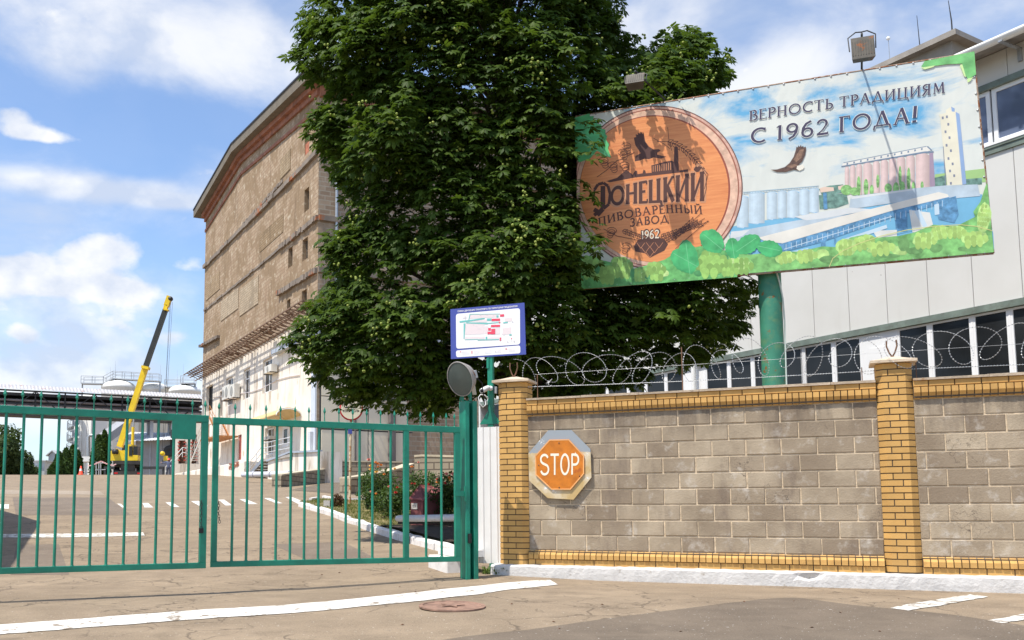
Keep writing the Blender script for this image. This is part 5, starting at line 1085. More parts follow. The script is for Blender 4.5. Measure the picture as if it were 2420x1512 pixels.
# ------------------------------------------------------------------ brick malt house
def brick_building():
    BRK = mat_brick('old_brick', (.38, .265, .17), (.51, .395, .275), (.31, .22, .145), .52, .27, .03, patch=(.30, .21, .125), pl=.47, patch2=(.58, .50, .38), streaks=.55)
    BRS = mat_brick('old_brick_side', (.40, .30, .21), (.29, .205, .14), (.42, .36, .28), .75, .32, .035, patch=(.36, .27, .19), pl=.6, patch2=(.42, .33, .25))
    LED = mat('ledge_concrete', (.22, .18, .145), .9, .25, .8, rust=.60, rustcol=(.33, .12, .05), rs=.5, dirt=.4)
    def plaster():
        m, nt, b = newmat('stained_plaster', .9, 0, .2); w = vec(nt, 'World'); ws = vec(nt, 'World', (1, 1, .12))
        c = mixc(nt, rng(nt, noise(nt, w, .5, 6), .3, .7), (.70, .62, .52), (.84, .79, .71))
        c = mixc(nt, rng(nt, noise(nt, ws, 1.2, 8, .68), .53, .68, 0, .8), c, (.30, .24, .17)); c = mixc(nt, rng(nt, noise(nt, vec(nt, 'World', (1, 1, .35)), .62, 9, .62, .4), .60, .64, 0, .8), c, (.42, .33, .24))
        nt.links.new(c, b.inputs['Base Color']); return m
    PLA = plaster()
    L = 33.6; gb = gz(0, 60); q0 = FB.pt(0.3, gb, 0)
    g = thing('brick_building', 'tall weathered brick factory building with stained white plaster base, left of the tree', 'building', q0)
    th = lambda k, x, y, o=0: FB.th(*cr(k, x, y), o=o)
    T0 = FB.th(753, 372)[0]; HC = 13.25
    wins = [(785, 812, 290, 480), (783, 811, 682, 825), (608, 628, 875, 975), (771, 803, 985, 1122), (685, 711, 1040, 1165), (767, 797, 1297, 1425), (677, 698, 1355, 1470)]
    holes = []
    for x0, x1, y0, y1 in wins:
        xm = (x0 + x1) / 2; a = th('A5', x1, (y0 + y1) / 2)[0]; b = th('A5', x0, (y0 + y1) / 2)[0]; holes.append((a, b, th('A5', xm, y1 - 4)[1], th('A5', xm, y0 + 4)[1]))
    lows = [(383, 436, 392, 610), (516, 566, 325, 560), (662, 732, 250, 510), (235, 285, 455, 650), (338, 359, 498, 690), (475, 502, 826, 1022), (818, 858, 765, 925), (680, 745, 770, 980)]
    lh = []
    for x0, x1, y0, y1 in lows:
        xm = (x0 + x1) / 2; ym = (y0 + y1) / 2; a = th('A2', x1, ym)[0]; b = th('A2', x0, ym)[0]; lh.append((a, b, th('A2', xm, y1 - 2)[1], th('A2', xm, y0 + 4)[1]))
    RT = 27.6
    m = MB(); holes_wall(m, FB, T0, L, HC, RT, holes, .35); 
    pk = 20.13; ze, zp = 28.85, 31.0
    m.poly([FB.pt(T0, RT), FB.pt(L, RT), FB.pt(L, 29.6), FB.pt(pk, zp), FB.pt(T0, 28.9)])
    m.build('brick_wall', BRK, g)
    m = MB(); side = Vector((-FB.n.x, -FB.n.y, 0)); S = 26
    c0 = FB.pt(T0, 0); c1 = FB.pt(T0, 0, -S)
    m.add([c0 + UP * HC * 0 + UP * 2, c1 + UP * 2, c1 + UP * 28.9, c0 + UP * 28.9], [(0, 1, 2, 3)])
    d0 = FB.pt(L, 0); d1 = FB.pt(L, 0, -S); m.add([d0 + UP * 2, d1 + UP * 2, d1 + UP * 29.6, d0 + UP * 29.6], [(0, 1, 2, 3)]); m.add([c1 + UP * 2, d1 + UP * 2, d1 + UP * 29, c1 + UP * 29], [(0, 1, 2, 3)])
    m.build('side_wall', BRS, g)
    m = MB(); holes_wall(m, FB, T0, L, gb - .6, HC, lh, .30, .0); m.build('plaster_wall', PLA, g)
    # dark rooms behind the openings
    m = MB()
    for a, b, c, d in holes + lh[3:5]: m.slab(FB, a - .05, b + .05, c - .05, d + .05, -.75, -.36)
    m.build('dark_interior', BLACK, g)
    for i, (a, b, c, d) in enumerate(holes):
        if i == 0:
            k = MB(); k.slab(FB, a + .002, b - .002, c + .002, c + (d - c) * .38, -.34, -.06); k.build('brick_infill', mat('red_brick', (.42, .15, .085), .9, .3, 3), g); continue
        mm = (a + b) / 2; window(g, FB, a + .02, b - .02, c + .02, d - .02, -.28, mull=(mm,), trans=((c + d) / 2,), fw=.05, fm=mat('old_frame', (.16, .13, .10), .8))
    # areas of different masonry, a brick's thickness proud or patched over
    for i, (x0, x1, y0, y1, colr) in enumerate(((515, 655, 905, 1010, (.31, .22, .13)), (190, 272, 1220, 1330, (.36, .26, .16)), (395, 505, 1255, 1420, (.43, .34, .235)), (280, 385, 1330, 1450, (.44, .35, .245)), (640, 700, 480, 600, (.36, .27, .17)))):
        a, hA = th('A5', x1, (y0 + y1) / 2); b, hB = th('A5', x0, (y0 + y1) / 2); c = th('A5', (x0 + x1) / 2, y1)[1]; d = th('A5', (x0 + x1) / 2, y0)[1]
        k = MB(); k.slab(FB, a, b, c, d, -.02, .035 + .004 * i); k.build('masonry_patch', mat_brick('patch_brick_%d' % i, colr, tuple(v * 1.25 for v in colr), tuple(v * .7 for v in colr), .52, .2, .03, patch=tuple(v * .7 for v in colr), pl=.55, patch2=(.56, .48, .37), streaks=.5), g)
    # ledges
    def ledge(p0, p1, pr=.22, hh=.34, lab=None):
        a, b = FB.th(*p0), FB.th(*p1); m = MB(); n = 24; rr = random.Random(int(p0[0]))
        for i in range(n):
            f0, f1 = i / n, (i + 1) / n; t0 = a[0] + (b[0] - a[0]) * f0; t1 = a[0] + (b[0] - a[0]) * f1; h = a[1] + (b[1] - a[1]) * (f0 + f1) / 2 + rr.uniform(-.04, .04); o = pr + rr.uniform(-.06, .03)
            m.slab(FB, t0, t1, h - hh / 2, h + hh / 2, -.02, o, rnd=rr.random())
        m.build('ledge', LED, g)
    cc = lambda x, y: cr('A5', x, y)
    ledge(cc(180, 1163), cc(868, 470)); ledge(cc(640, 1048), cc(868, 864)); ledge(cc(180, 1425), cc(640, 1050), .12, .2); ledge(cc(630, 1325), cc(862, 1180), .25, .36); ledge(cr('A2', 205, 163), cr('A2', 340, 90), .35, .25)
    ledge(cc(415, 905), cc(655, 640), .10, .25)
    # ledges on the side face
    m = MB()
    for z in (FB.th(*cc(868, 864))[1], FB.th(*cc(862, 1180))[1], FB.th(*cc(868, 470))[1]):
        m.box(c0 + UP * (z - .17) - FB.d * .25, FB.d * .27, side * S, UP * .34)
    m.build('ledge', LED, g)
    # cornice and roof slab overhanging
    RB = mat('cornice_brick', (.30, .13, .08), .9, .35, 1.2); RS = mat('roof_concrete', (.17, .145, .11), .9, .15, 1.0, dirt=.35)
    def roof_piece(ta, ha, tb, hb, dz0, dz1, o0, o1, nm, mt):
        m = MB(); m.hexa([FB.pt(ta, ha + dz0, o0), FB.pt(tb, hb + dz0, o0), FB.pt(tb, hb + dz0, o1), FB.pt(ta, ha + dz0, o1), FB.pt(ta, ha + dz1, o0), FB.pt(tb, hb + dz1, o0), FB.pt(tb, hb + dz1, o1), FB.pt(ta, ha + dz1, o1)]); return m.build(nm, mt, g)
    for ta, ha, tb, hb in ((T0 - .02, 28.6, pk, 30.7), (pk, 30.7, L + .02, 29.3)):
        roof_piece(ta, ha, tb, hb, -.55, -.15, -.02, .18, 'cornice', RB); roof_piece(ta, ha, tb, hb, -1.6, -1.35, -.02, .10, 'cornice', RB)
        roof_piece(ta, ha, tb, hb, -.15, .25, -.02, .45, 'cornice', RB)
    m = MB(); m.box(c0 + UP * 27.9 - FB.d * .3, FB.d * .3, side * S, UP * .7); m.build('cornice', RB, g)
    roof_piece(T0 - 1.2, 28.5, pk, 30.7, .25, .95, -S - 1, 1.0, 'roof', RS); roof_piece(pk, 30.7, L + 1.2, 29.2, .25, .95, -S - 1, 1.0, 'roof', RS)
    roof_piece(T0 - 1.2, 28.5, pk, 30.7, .95, 1.07, -S - 1.05, 1.07, 'roof_edge', DARKM); roof_piece(pk, 30.7, L + 1.2, 29.2, .95, 1.07, -S - 1.05, 1.07, 'roof_edge', DARKM)
    # rain pipe on the side wall
    m = MB(); pz = P(*cc(926, 660), c0.y + .6); xp = c0 + side * 1.25 - FB.d * .14; m.tube([Vector((xp.x, xp.y, z)) for z in (12.4, 18, pz.z)], .11, 8); m.build('rain_pipe', GALV, g)
    # rusty lattice canopy running round the building
    def canopy():
        m = MB(); h = HC + .15; o1 = 1.5; t = T0 - 1.5
        for k in range(40):
            a = T0 - 1.3 + k * (L + 1.5 - T0) / 39; m.bar(FB.pt(a, h - .25, .02), FB.pt(a, h + .10, o1), .06); m.bar(FB.pt(a, h - .6, .02), FB.pt(a, h + .05, o1), .045)
            if k < 39:
                b_ = a + (L + 1.5 - T0) / 39; m.bar(FB.pt(a, h - .2, .1), FB.pt(b_, h + .08, o1), .035)
        for o, dz in ((.05, -.25), (.75, -.07), (1.1, .02), (o1, .10), (.35, -.42), (.9, -.15)): m.bar(FB.pt(T0 - 1.4, h + dz, o), FB.pt(L + 1.6, h + dz, o), .075)
        rr = random.Random(9)
        for k in range(22):
            a = rr.uniform(T0 - 1.2, L + 1); w_ = rr.uniform(.3, 1.1); o = rr.uniform(.1, .9); m.box(FB.pt(a, h - .22 + o * .22, o), FB.d * w_, FB.n * rr.uniform(.3, .55) + UP * .1, UP * .02)
        for k in range(14):
            s = k * .5; m.bar(c0 + side * s - FB.d * .02 + UP * (h - .25), c0 + side * s - FB.d * 1.5 + UP * (h + .1), .06)
        for o, dz in ((.75, -.07), (1.5, .10)): m.bar(c0 - FB.d * o + UP * (h + dz) - side * 1.2, c0 - FB.d * o + UP * (h + dz) + side * 7, .07)
        m.build('lattice_canopy', mat('canopy_rust', (.19, .12, .085), .9, .45, 3, dirt=.4), g)
    canopy()
    # lower windows, doors
    for i in (0, 1, 2):
        a, b, c, d = lh[i]; mm = (a + b) / 2; window(g, FB, a + .03, b - .03, c + .02, d - .02, -.20, mull=(mm,), trans=(c + (d - c) * .68,), fw=.11)
    k = MB(); k.slab(FB, lh[5][0] + .02, lh[5][1] - .02, lh[5][2], lh[5][3] - .02, -.29, -.10); dd = k.build('door', mat('door_red', (.30, .075, .06), .6, .2), g); k = MB(); k.slab(FB, lh[5][0] + .1, lh[5][0] + .16, lh[5][2] + 1.0, lh[5][2] + 1.25, -.099, -.06); k.build('handle', DARKM, dd)
    a, b, c, d = lh[6]; w_ = window(g, FB, a - .1, b + .1, c, d + .1, .03, fw=.28, label='white glazed entrance door under the yellow arched canopy')
    a, b, c, d = lh[7]; window(g, FB, a + .02, b - .02, c, d - .02, -.2, mull=((a + b) / 2,), trans=(c + (d - c) * .6,), fw=.12)
    ACM = mat('ac_white', (.66, .64, .58), .5, .1)
    def ac(x0, x1, y0, y1):
        xm = (x0 + x1) / 2; a, h1 = th('A2', x1, y0, .3); b, _ = th('A2', x0, y0, .3); _, h0 = th('A2', xm, y1, .3); _, h1 = th('A2', xm, y0 + 6, .3); m = MB(); m.bslab(FB, a, b, h0, h1, .12, .62, .04); u = m.build('air_conditioner', ACM, g)
        f = MB(); r_ = min(b - a, h1 - h0) * .38; f.lathe(FB.pt((a + b) / 2, (h0 + h1) / 2, .622), FB.n, [(r_, 0), (r_, .015), (r_ * .9, .015), (.02, .01), (.001, .01)], 18); f.build('fan_grille', mat('grille', (.30, .30, .28), .6), u)
        k = MB(); k.bar(FB.pt(a + .1, h0 - .03, .02), FB.pt(a + .1, h0 - .03, .66), .06); k.bar(FB.pt(b - .1, h0 - .03, .02), FB.pt(b - .1, h0 - .03, .66), .06); k.build('bracket', DARKM, u)
    ac(438, 474, 445, 552); ac(400, 434, 450, 560); ac(382, 402, 462, 570); ac(706, 756, 300, 362); ac(706, 744, 836, 868)
    # arched entrance canopy
    a0, h0 = th('A2', 872, 712, .8); a1, h1 = th('A2', 620, 708, .8); hc = th('A2', 740, 672, .8)[1]
    YC = mat('canopy_yellow', (.72, .52, .22), .5, .1); m = MB(); n = 12; rdx = 1.3; zb = (h0 + h1) / 2 - .1; rise = hc - zb
    vs = []
    for tt in (a0, a1):
        for i in range(n + 1): an = math.pi * i / n; vs.append(FB.pt(tt, zb + rise * math.sin(an), .9 - .9 * math.cos(an)))
    fs = [(i, i + 1, n + 2 + i, n + 1 + i) for i in range(n)]; m.add(vs, fs, True); vs2 = [v + UP * .04 for v in vs]; m.add(vs2, [f[::-1] for f in fs], True); m.build('entrance_canopy', YC, g)
    m = MB()
    for tt in (a0, (a0 + a1) / 2, a1): m.tube([FB.pt(tt, zb - .03 + rise * math.sin(math.pi * i / n), .9 - .9 * math.cos(math.pi * i / n)) for i in range(n + 1)], .035, 6)
    m.build('canopy_hoops', WPAINT, g)
    # gutter pipes and corner strip
    m = MB(); t, _ = FB.th(742, 850); m.slab(FB, T0 + .02, T0 + .85, gb, 9.2, .005, .10); m.build('corner_cladding', mat('pale_blue_sheet', (.58, .62, .68), .5, .05), g)
    m = MB(); a, b = th('A2', 1050, 500)[0], 0; m.slab(FB, a, a + .12, gb, HC, .005, .06); m.build('cable_duct', mat('duct', (.62, .60, .42), .6), g)
    m = MB(); pts = [FB.px(*cr('A2', x, y), o=.05) for x, y in ((290, 548), (340, 540), (480, 520), (580, 505), (650, 482), (780, 412), (860, 390), (940, 378))]; m.tube(pts, .03, 5); m.build('wall_cable', GREYP, g)
    return g, T0, gb, PLA, th, lh
BB, T0b, gb, PLA, thb, lhb = brick_building()
# loading platform, entrance stairs, ramp plinth
def platforms():
    th = lambda x, y, o: FB.th(*cr('A2', x, y), o=o)
    RBK = mat('exposed_red_brick', (.40, .13, .07), .9, .4, 3)
    g = thing('loading_platform', 'flaking white loading platform with exposed red brick at the foot of the brick building', 'platform', FB.pt(24, gb, 1))
    m = MB(); a, h1 = th(520, 1030, 1.6); b, _ = th(-20, 1040, 1.6); m.bslab(FB, a, 38, gb - 1, h1, .02, 1.6, .05); pf = m.build('platform_block', PLA, g)
    m = MB(); x0, y0 = th(485, 1028, 1.62); x1, y1 = th(408, 1090, 1.62); rr = random.Random(3)
    for r_ in range(9):
        z = y0 - .04 - r_ * (y0 - y1) / 9; 
        for k in range(7):
            t = x0 + (x1 - x0) * k / 7 + (.12 if r_ % 2 else 0)
            if rr.random() < .86 and not (r_ > 6 and k < 3): m.slab(FB, t, t + (x1 - x0) / 7 - .04, z - (y0 - y1) / 9 + .02, z, 1.605, 1.62 + rr.random() * .03)
    m.build('exposed_bricks', RBK, g)
    # steel stair up to the wall door (rust coloured) and white flight beside it
    def stair(name, lab, p0, p1, n, mt, wdt=1.0, rail=True):
        s = thing(name, lab, 'stairs', FB.pt(p0[0], p0[1], p0[2])); m = MB()
        A_ = FB.pt(*p0); B_ = FB.pt(*p1)
        for i in range(n):
            q = A_.lerp(B_, (i + .5) / n); m.box(q, FB.n * wdt, (B_ - A_).normalized() * .05 + FB.d * 0.22, UP * .04)
        m.build('treads', mt, s); m = MB(); m.bar(A_, B_, .06, .22); m.bar(A_ + FB.n * wdt, B_ + FB.n * wdt, .06, .22); m.build('stringers', mt, s)
        if rail:
            m = MB()
            for k in (0, .33, .66, 1): q = A_.lerp(B_, k) + FB.n * wdt; m.tube([q, q + UP * 1.0], .022, 6)
            m.tube([A_ + FB.n * wdt + UP, B_ + FB.n * wdt + UP], .025, 6); m.tube([A_ + FB.n * wdt + UP * .55, B_ + FB.n * wdt + UP * .55], .02, 6); m.build('handrail', mt, s)
        return s
    a = th(185, 1035, 1.0); b = th(270, 840, 1.0); stair('steel_stairs', 'white steel stairs rising over the loading platform beside the brick building', (a[0], a[1], .9), (b[0], b[1], .9), 14, mat('stair_white', (.55, .54, .5), .6), .9)
    RSO = mat('stair_rust', (.42, .18, .06), .8, .35, 5); c = th(395, 835, 1.0); d_ = th(330, 700, 1.0); stair('steel_stairs', 'rusty orange upper flight of steel stairs leading to the dark wall door', (c[0], c[1], .9), (d_[0], d_[1], .9), 9, RSO, .9)
    s = thing('stair_landing', 'rusty orange steel landing between the two flights of stairs', 'landing', FB.pt(c[0], c[1], .5)); m = MB(); m.slab(FB, c[0] - .1, b[0] + .2, c[1] - .12, c[1], .1, 1.9); m.build('deck', RSO, s)
    m = MB()
    for t in (c[0], b[0]): m.bar(FB.pt(t, gb + 1, 1.8), FB.pt(t, c[1], 1.8), .1)
    for t in (c[0], (c[0] + b[0]) / 2, b[0]): m.bar(FB.pt(t, c[1], 1.85), FB.pt(t, c[1] + 1.1, 1.85), .04)
    m.bar(FB.pt(c[0], c[1] + 1.1, 1.85), FB.pt(b[0], c[1] + 1.1, 1.85), .05); m.build('posts', RSO, s)
    # entrance platform with concrete steps
    e = thing('entrance_steps', 'grey concrete entrance steps and landing with pale tube railings', 'steps', FB.pt(6, gb, 1)); CN = mat('step_concrete', (.40, .37, .33), .9, .2, 2)
    tl, hl = th(660, 1012, 1.6); tr, _ = th(880, 1000, 1.6); m = MB(); m.slab(FB, tr, tl, hl - .2, hl, .03, 1.6); m.slab(FB, tr, tl - .6, gb - .5, hl - .2, .03, .5); 
    tb = th(515, 1110, 1.6)[0]; n = 8; gbb = gz(0, 64) - .05
    for i in range(n):
        f = (i + 1) / (n + 1); t = tl + (tb - tl) * i / n; m.slab(FB, t, t + (tb - tl) / n + .05, hl - (hl - gbb) * f - .12, hl - (hl - gbb) * f, .3, 1.6)
    m.build('steps', CN, e); m = MB(); m.bar(FB.pt(tl, hl - .15, 1.65), FB.pt(tb, gbb, 1.65), .08, .3); m.build('stringer', mat('steel_blue_grey', (.25, .28, .32), .6), e)
    m = MB(); W2 = .03
    for o in (1.55, .35):
        for k in range(4): f = k / 3; q = FB.pt(tl + (tb - tl) * f, hl + (gbb - hl) * f, o); m.tube([q, q + UP * 1.0], W2, 6)
        for z in (1.0, .55): m.tube([FB.pt(tl, hl + z, o), FB.pt(tb, gbb + z, o)], W2, 6)
    for t in (tr, (tr + tl) / 2, tl): m.tube([FB.pt(t, hl, 1.55), FB.pt(t, hl + 1.1, 1.55)], W2, 6)
    for z in (1.1, .75, .4): m.tube([FB.pt(tr, hl + z, 1.55), FB.pt(tl, hl + z, 1.55)], W2, 6)
    m.build('railing', mat('rail_pale', (.62, .64, .66), .4), e)
    # white ramp plinth with blue grey coping
    r_ = thing('ramp_plinth', 'white rendered ramp wall with blue grey coping right of the entrance steps', 'ramp wall', FB.pt(2, gb, 1.4))
    p = [th(690, 1030, 1.62), th(740, 1012, 1.62), th(860, 965, 1.62), th(1085, 955, 1.62)]; bt = gb - .6
    m = MB(); poly = [FB.pt(t, h, 1.5) for t, h in p] + [FB.pt(p[-1][0], bt, 1.5), FB.pt(p[0][0], bt, 1.5)]; m.prism(poly, -FB.n * 1.4); m.build('ramp_wall', PLA, r_)
    m = MB()
    for i in range(3): m.bar(FB.pt(p[i][0], p[i][1] + .03, 1.5), FB.pt(p[i + 1][0], p[i + 1][1] + .03, 1.5), .25, .12)
    m.build('coping', mat('coping_blue_grey', (.36, .40, .46), .6), r_)
    a = P(*cr('A2', 515, 1132), 57); b = P(*cr('A2', 880, 1126), 52.5); m = MB(); m.tube([a, a.lerp(b, .5), b], .17, 12)
    for f in (.25, .6, .97): q = a.lerp(b, f); m.lathe(q - (b - a).normalized() * .08, b - a, [(.21, 0), (.21, .16)], 12)
    tag(m.build('ground_pipe', mat('pipe_pale', (.55, .55, .58), .45)), 'long pale pipe lying on the ground before the entrance steps', 'pipe')
platforms()
# ------------------------------------------------------------------ beige wing across the end of the yard
WG = Plane((FB.pt(T0b - .3, 0).x, FB.pt(T0b - .3, 0).y), (FB.pt(T0b - .3, 0).x + 12 * .888, FB.pt(T0b - .3, 0).y + 12 * .459))
def wing():
    BG = mat('beige_panel', (.74, .66, .51), .45, .05, .6, spec=.5, dirt=.08)
    g = thing('beige_wing', 'beige panel clad low wing between the brick building and the white hall', 'building', WG.pt(5, 1, 0)); s = 1 if WG.d.x > 0 else -1
    tt = lambda x, y=1000: WG.th(x, y)[0]
    js = sorted([WG.th(*cr('A3', x, 700))[0] for x in (462, 940, 1150, 1370)]); z0 = WG.th(*cr('A3', 620, 893))[1]; z1 = 11.6
    js = js + [js[-1] + 5, js[-1] + 12, js[-1] + 20]; zm = WG.th(*cr('A3', 700, 552))[1]; z2 = WG.th(*cr('A3', 950, 240))[1]
    m = MB()
    for a, b in zip(js[:-1], js[1:]):
        for c, d in ((z0 + .06, zm - .04), (zm + .04, z2 - .03), (z2 + .03, z1)): m.bslab(WG, a + .03, b - .03, c, d, -.2, 0, .015)
    m.build('wall_panels', BG, g); m = MB(); m.slab(WG, js[0], js[-1], z0 - .02, z1 - .05, -.5, -.03); m.slab(WG, js[0], js[-1], z0 - .04, z0 + .05, -.1, .04); m.slab(WG, js[0], js[-1], zm - .035, zm + .035, -.1, .02); m.build('joint_frame', DARKM, g)
    m = MB(); m.slab(WG, js[0], js[-1], gz(0, 50) - 1.5, z0 - .04, -.5, -.02); m.build('base_wall', PLA, g)
    for x in (806, 1165):
        t = WG.th(*cr('A3', x, 700))[0]; m = MB(); m.slab(WG, t - .05, t + .05, z0, z1, .01, .12) if x < 1000 else m.slab(WG, t - .2, t + .2, z0 - .5, z1, .01, .4); m.build('post', mat('post_dark', (.16, .14, .13), .7), g)
    m = MB(); m.slab(WG, js[0] - .3, js[-1], z1, z1 + .3, -9, .45); m.build('roof', mat('roof_blue_grey', (.40, .44, .50), .6), g)
    m = MB(); a, h0 = WG.th(*cr('A3', 352, 770), o=.4); b, h1 = WG.th(*cr('A3', 388, 572), o=.4); 
    tag(m.slab(WG, a, b, h0, h1, .0, .4).build('cabinet', mat('cabinet_grey', (.58, .60, .62), .5), g), None)
wing()
# stone retaining walls, ramp surface
def stones():
    ST = mat_brick('rubble_stone', (.42, .36, .26), (.30, .25, .18), (.13, .105, .08), .62, .27, .03, bmp=1.0, patch=(.46, .39, .28), pl=.6)
    CP = mat('stone_cap', (.50, .43, .31), .9, .25, 2)
    def sw(a, b, top, bot, thick, lab, name='stone_wall', grp='low stone walls beside the ramp'):
        """wall standing on the ground between picture points a and b (base); heights from picture points top"""
        pa, pb = G(*cr('A3', *a)), G(*cr('A3', *b)); pl = Plane((pa.x, pa.y), (pb.x, pb.y)); h = [pl.th(*cr('A3', *q)) for q in top]; g = thing(name, lab, 'wall', pa, grp)
        m = MB(); lo = [pl.pt(h[-1][0], pb.z - .5), pl.pt(h[0][0], pa.z - .3)]; m.prism([pl.pt(t, z) for t, z in h] + lo, -pl.n * thick); m.build('stonework', ST, g)
        m = MB(); 
        for i in range(len(h) - 1): m.hexa([pl.pt(h[i][0], h[i][1] + .002, .03), pl.pt(h[i + 1][0], h[i + 1][1] + .002, .03), pl.pt(h[i + 1][0], h[i + 1][1] + .002, -thick - .03), pl.pt(h[i][0], h[i][1] + .002, -thick - .03)] + [pl.pt(h[i][0], h[i][1] + .08, .03), pl.pt(h[i + 1][0], h[i + 1][1] + .08, .03), pl.pt(h[i + 1][0], h[i + 1][1] + .08, -thick - .03), pl.pt(h[i][0], h[i][1] + .08, -thick - .03)])
        m.build('cap_stones', CP, g); return pl
    sw((62, 1131), (700, 1068), [(62, 1018), (160, 1003), (460, 965), (640, 935), (700, 925)], None, .5, 'long low stone wall sloping up behind the pole of the round sign')
    sw((640, 1085), (1290, 1080), [(640, 882), (700, 878), (1290, 884)], None, .6, 'dark topped retaining wall behind the yellow roses', 'retaining_wall')
    sw((762, 1203), (1380, 1150), [(762, 1050), (900, 1030), (1090, 995), (1300, 945), (1400, 905)], None, .5, 'stone wall sloping up behind the rose bushes')
    sw((1330, 1230), (1900, 1240), [(1405, 828), (1480, 822), (1900, 832)], None, .6, 'higher stone wall right of the rose bushes, below the beige panels')
    strip('ramp_surface', [cr('A3', 150, 1160), cr('A3', 465, 1100), cr('A3', 712, 1072)], [cr('A3', 600, 1195), cr('A3', 740, 1205), cr('A3', 860, 1215)], ASPHD, .01, 14)
stones()
# ------------------------------------------------------------------ gatehouse out of frame whose shadow falls into the yard
def gatehouse():
    tip, up_, lo = G(96.6, 1232.7), G(0, 1200.5), G(0, 1324); H = 5.2; s = SUN / SUN.z * H; s = Vector((s.x, s.y, 0))
    p0, pu, pl_ = [Vector((q.x, q.y, 0)) + s for q in (tip, up_, lo)]; a = p0 + (pu - p0) * 1.1; b = p0 + (pl_ - p0) * 1.15; w = Vector((-7, -1, 0))
    zt = tip.z + H; g = thing('gatehouse', 'plain rendered gatehouse with flat roof inside the gate, left of the frame', 'building', Vector((p0.x - 3, p0.y, tip.z)))
    foot = [p0, a, a + w, b + w, b]; m = MB(); m.prism([Vector((q.x, q.y, tip.z - 1.2)) for q in foot], (0, 0, H + 1.0)); m.build('wall', PLA, g)
    m = MB(); m.prism([Vector((q.x, q.y, zt - .199)) for q in foot], (0, 0, .2)); m.build('roof', mat('roof_slab_grey', (.30, .27, .235), .9, .2, 2), g)
gatehouse()
# ================================================================== vegetation
from mathutils import noise as mnoise
def build_np(name, V, Fc, rnd, m, parent=None, base=None, smooth=False):
    off = np.zeros(3); p = parent
    while p is not None: off = off + np.array(p.location); p = p.parent
    if base is not None: off = off + np.array(base)
    me = bpy.data.meshes.new(name); nv = len(V); nf, k = Fc.shape
    me.vertices.add(nv); me.vertices.foreach_set('co', (V - off).astype(np.float32).ravel())
    me.loops.add(nf * k); me.loops.foreach_set('vertex_index', Fc.astype(np.int32).ravel())
    me.polygons.add(nf); me.polygons.foreach_set('loop_start', np.arange(0, nf * k, k, dtype=np.int32)); me.polygons.foreach_set('loop_total', np.full(nf, k, dtype=np.int32))
    if smooth: me.polygons.foreach_set('use_smooth', np.ones(nf, dtype=bool))
    me.update(calc_edges=True); at = me.attributes.new('rnd', 'FLOAT', 'FACE'); at.data.foreach_set('value', rnd.astype(np.float32)); me.validate()
    me.materials.append(m); o = bpy.data.objects.new(name, me); sc.collection.objects.link(o)
    if parent is not None: o.parent = parent
    if base is not None: o.location = base
    return o
def leaf_mat(name, a, b_, tr=.35, rough=.42, spec=.5):
    m, nt, b = newmat(name, rough, 0, spec); r_ = attr(nt); w = vec(nt, 'World')
    c = mixc(nt, r_, a, b_); c = mixc(nt, rng(nt, noise(nt, w, .9, 3), .35, .65, 0, .35), c, tuple(x * .6 for x in a))
    nt.links.new(c, b.inputs['Base Color']); t = nt.nodes.new('ShaderNodeBsdfTranslucent'); c2 = mixc(nt, .5, c, (.16, .26, .02)); nt.links.new(c2, t.inputs['Color'])
    mx = nt.nodes.new('ShaderNodeMixShader'); mx.inputs[0].default_value = tr; out = nt.nodes['Material Output']
    nt.links.new(b.outputs[0], mx.inputs[1]); nt.links.new(t.outputs[0], mx.inputs[2]); nt.links.new(mx.outputs[0], out.inputs['Surface']); return m
def unit(v): return v / np.maximum(np.linalg.norm(v, axis=-1, keepdims=True), 1e-9)
def palmate(pos, out, size, rs, nl=7):
    """compound leaves: pos (n,3) petiole ends, out (n,3) pointing direction, drooping leaflets; returns verts, tris, rnd"""
    n = len(pos); up = unit(np.array([0, 0, 1.0]) + rs.normal(0, .28, (n, 3)) + out * .35); x = unit(out - up * np.sum(out * up, 1, keepdims=True)); y = np.cross(up, x)
    Vs = []; Fs = []; Rn = []; base = 0; lr = rs.random(n)
    for j in range(nl):
        a = (j - (nl - 1) / 2) / ((nl - 1) / 2) * R(118) + rs.normal(0, .08, n); ls = size * (1 - .32 * abs((j - (nl - 1) / 2) / ((nl - 1) / 2))) * rs.uniform(.85, 1.1, n)
        d = x * np.cos(a)[:, None] + y * np.sin(a)[:, None]; s = np.cross(up, d); dr = rs.uniform(.25, .75, n)[:, None]
        d1 = unit(d - up * dr * .5); d2 = unit(d - up * dr * 1.6); L = ls[:, None]; w = L * .20
        b = pos; mid = pos + d1 * L * .62; l = mid + s * w - up * w * .35; r = mid - s * w - up * w * .35; t = mid + d2 * L * .42
        V = np.stack([b, l, mid, r, t], 1); k = np.arange(n)[:, None] * 5 + base
        Fs.append(np.concatenate([k + [0, 2, 1], k + [0, 3, 2], k + [1, 2, 4], k + [2, 3, 4]])); Vs.append(V.reshape(-1, 3)); Rn.append(np.tile(np.clip(lr + rs.normal(0, .12, n), 0, 1), 4)); base += n * 5
    return np.concatenate(Vs), np.concatenate(Fs), np.concatenate(Rn)
def in_poly(x, y, poly):
    c = False; n = len(poly)
    for i in range(n):
        (x1, y1), (x2, y2) = poly[i], poly[i - 1]
        if (y1 > y) != (y2 > y) and x < (x2 - x1) * (y - y1) / (y2 - y1) + x1: c = not c
    return c
def edge_d(x, y, poly):
    b = 1e9
    for i in range(len(poly)):
        (x1, y1), (x2, y2) = poly[i], poly[i - 1]; dx, dy = x2 - x1, y2 - y1; t = max(0, min(1, ((x - x1) * dx + (y - y1) * dy) / (dx * dx + dy * dy + 1e-9))); b = min(b, math.hypot(x - x1 - t * dx, y - y1 - t * dy))
    return b
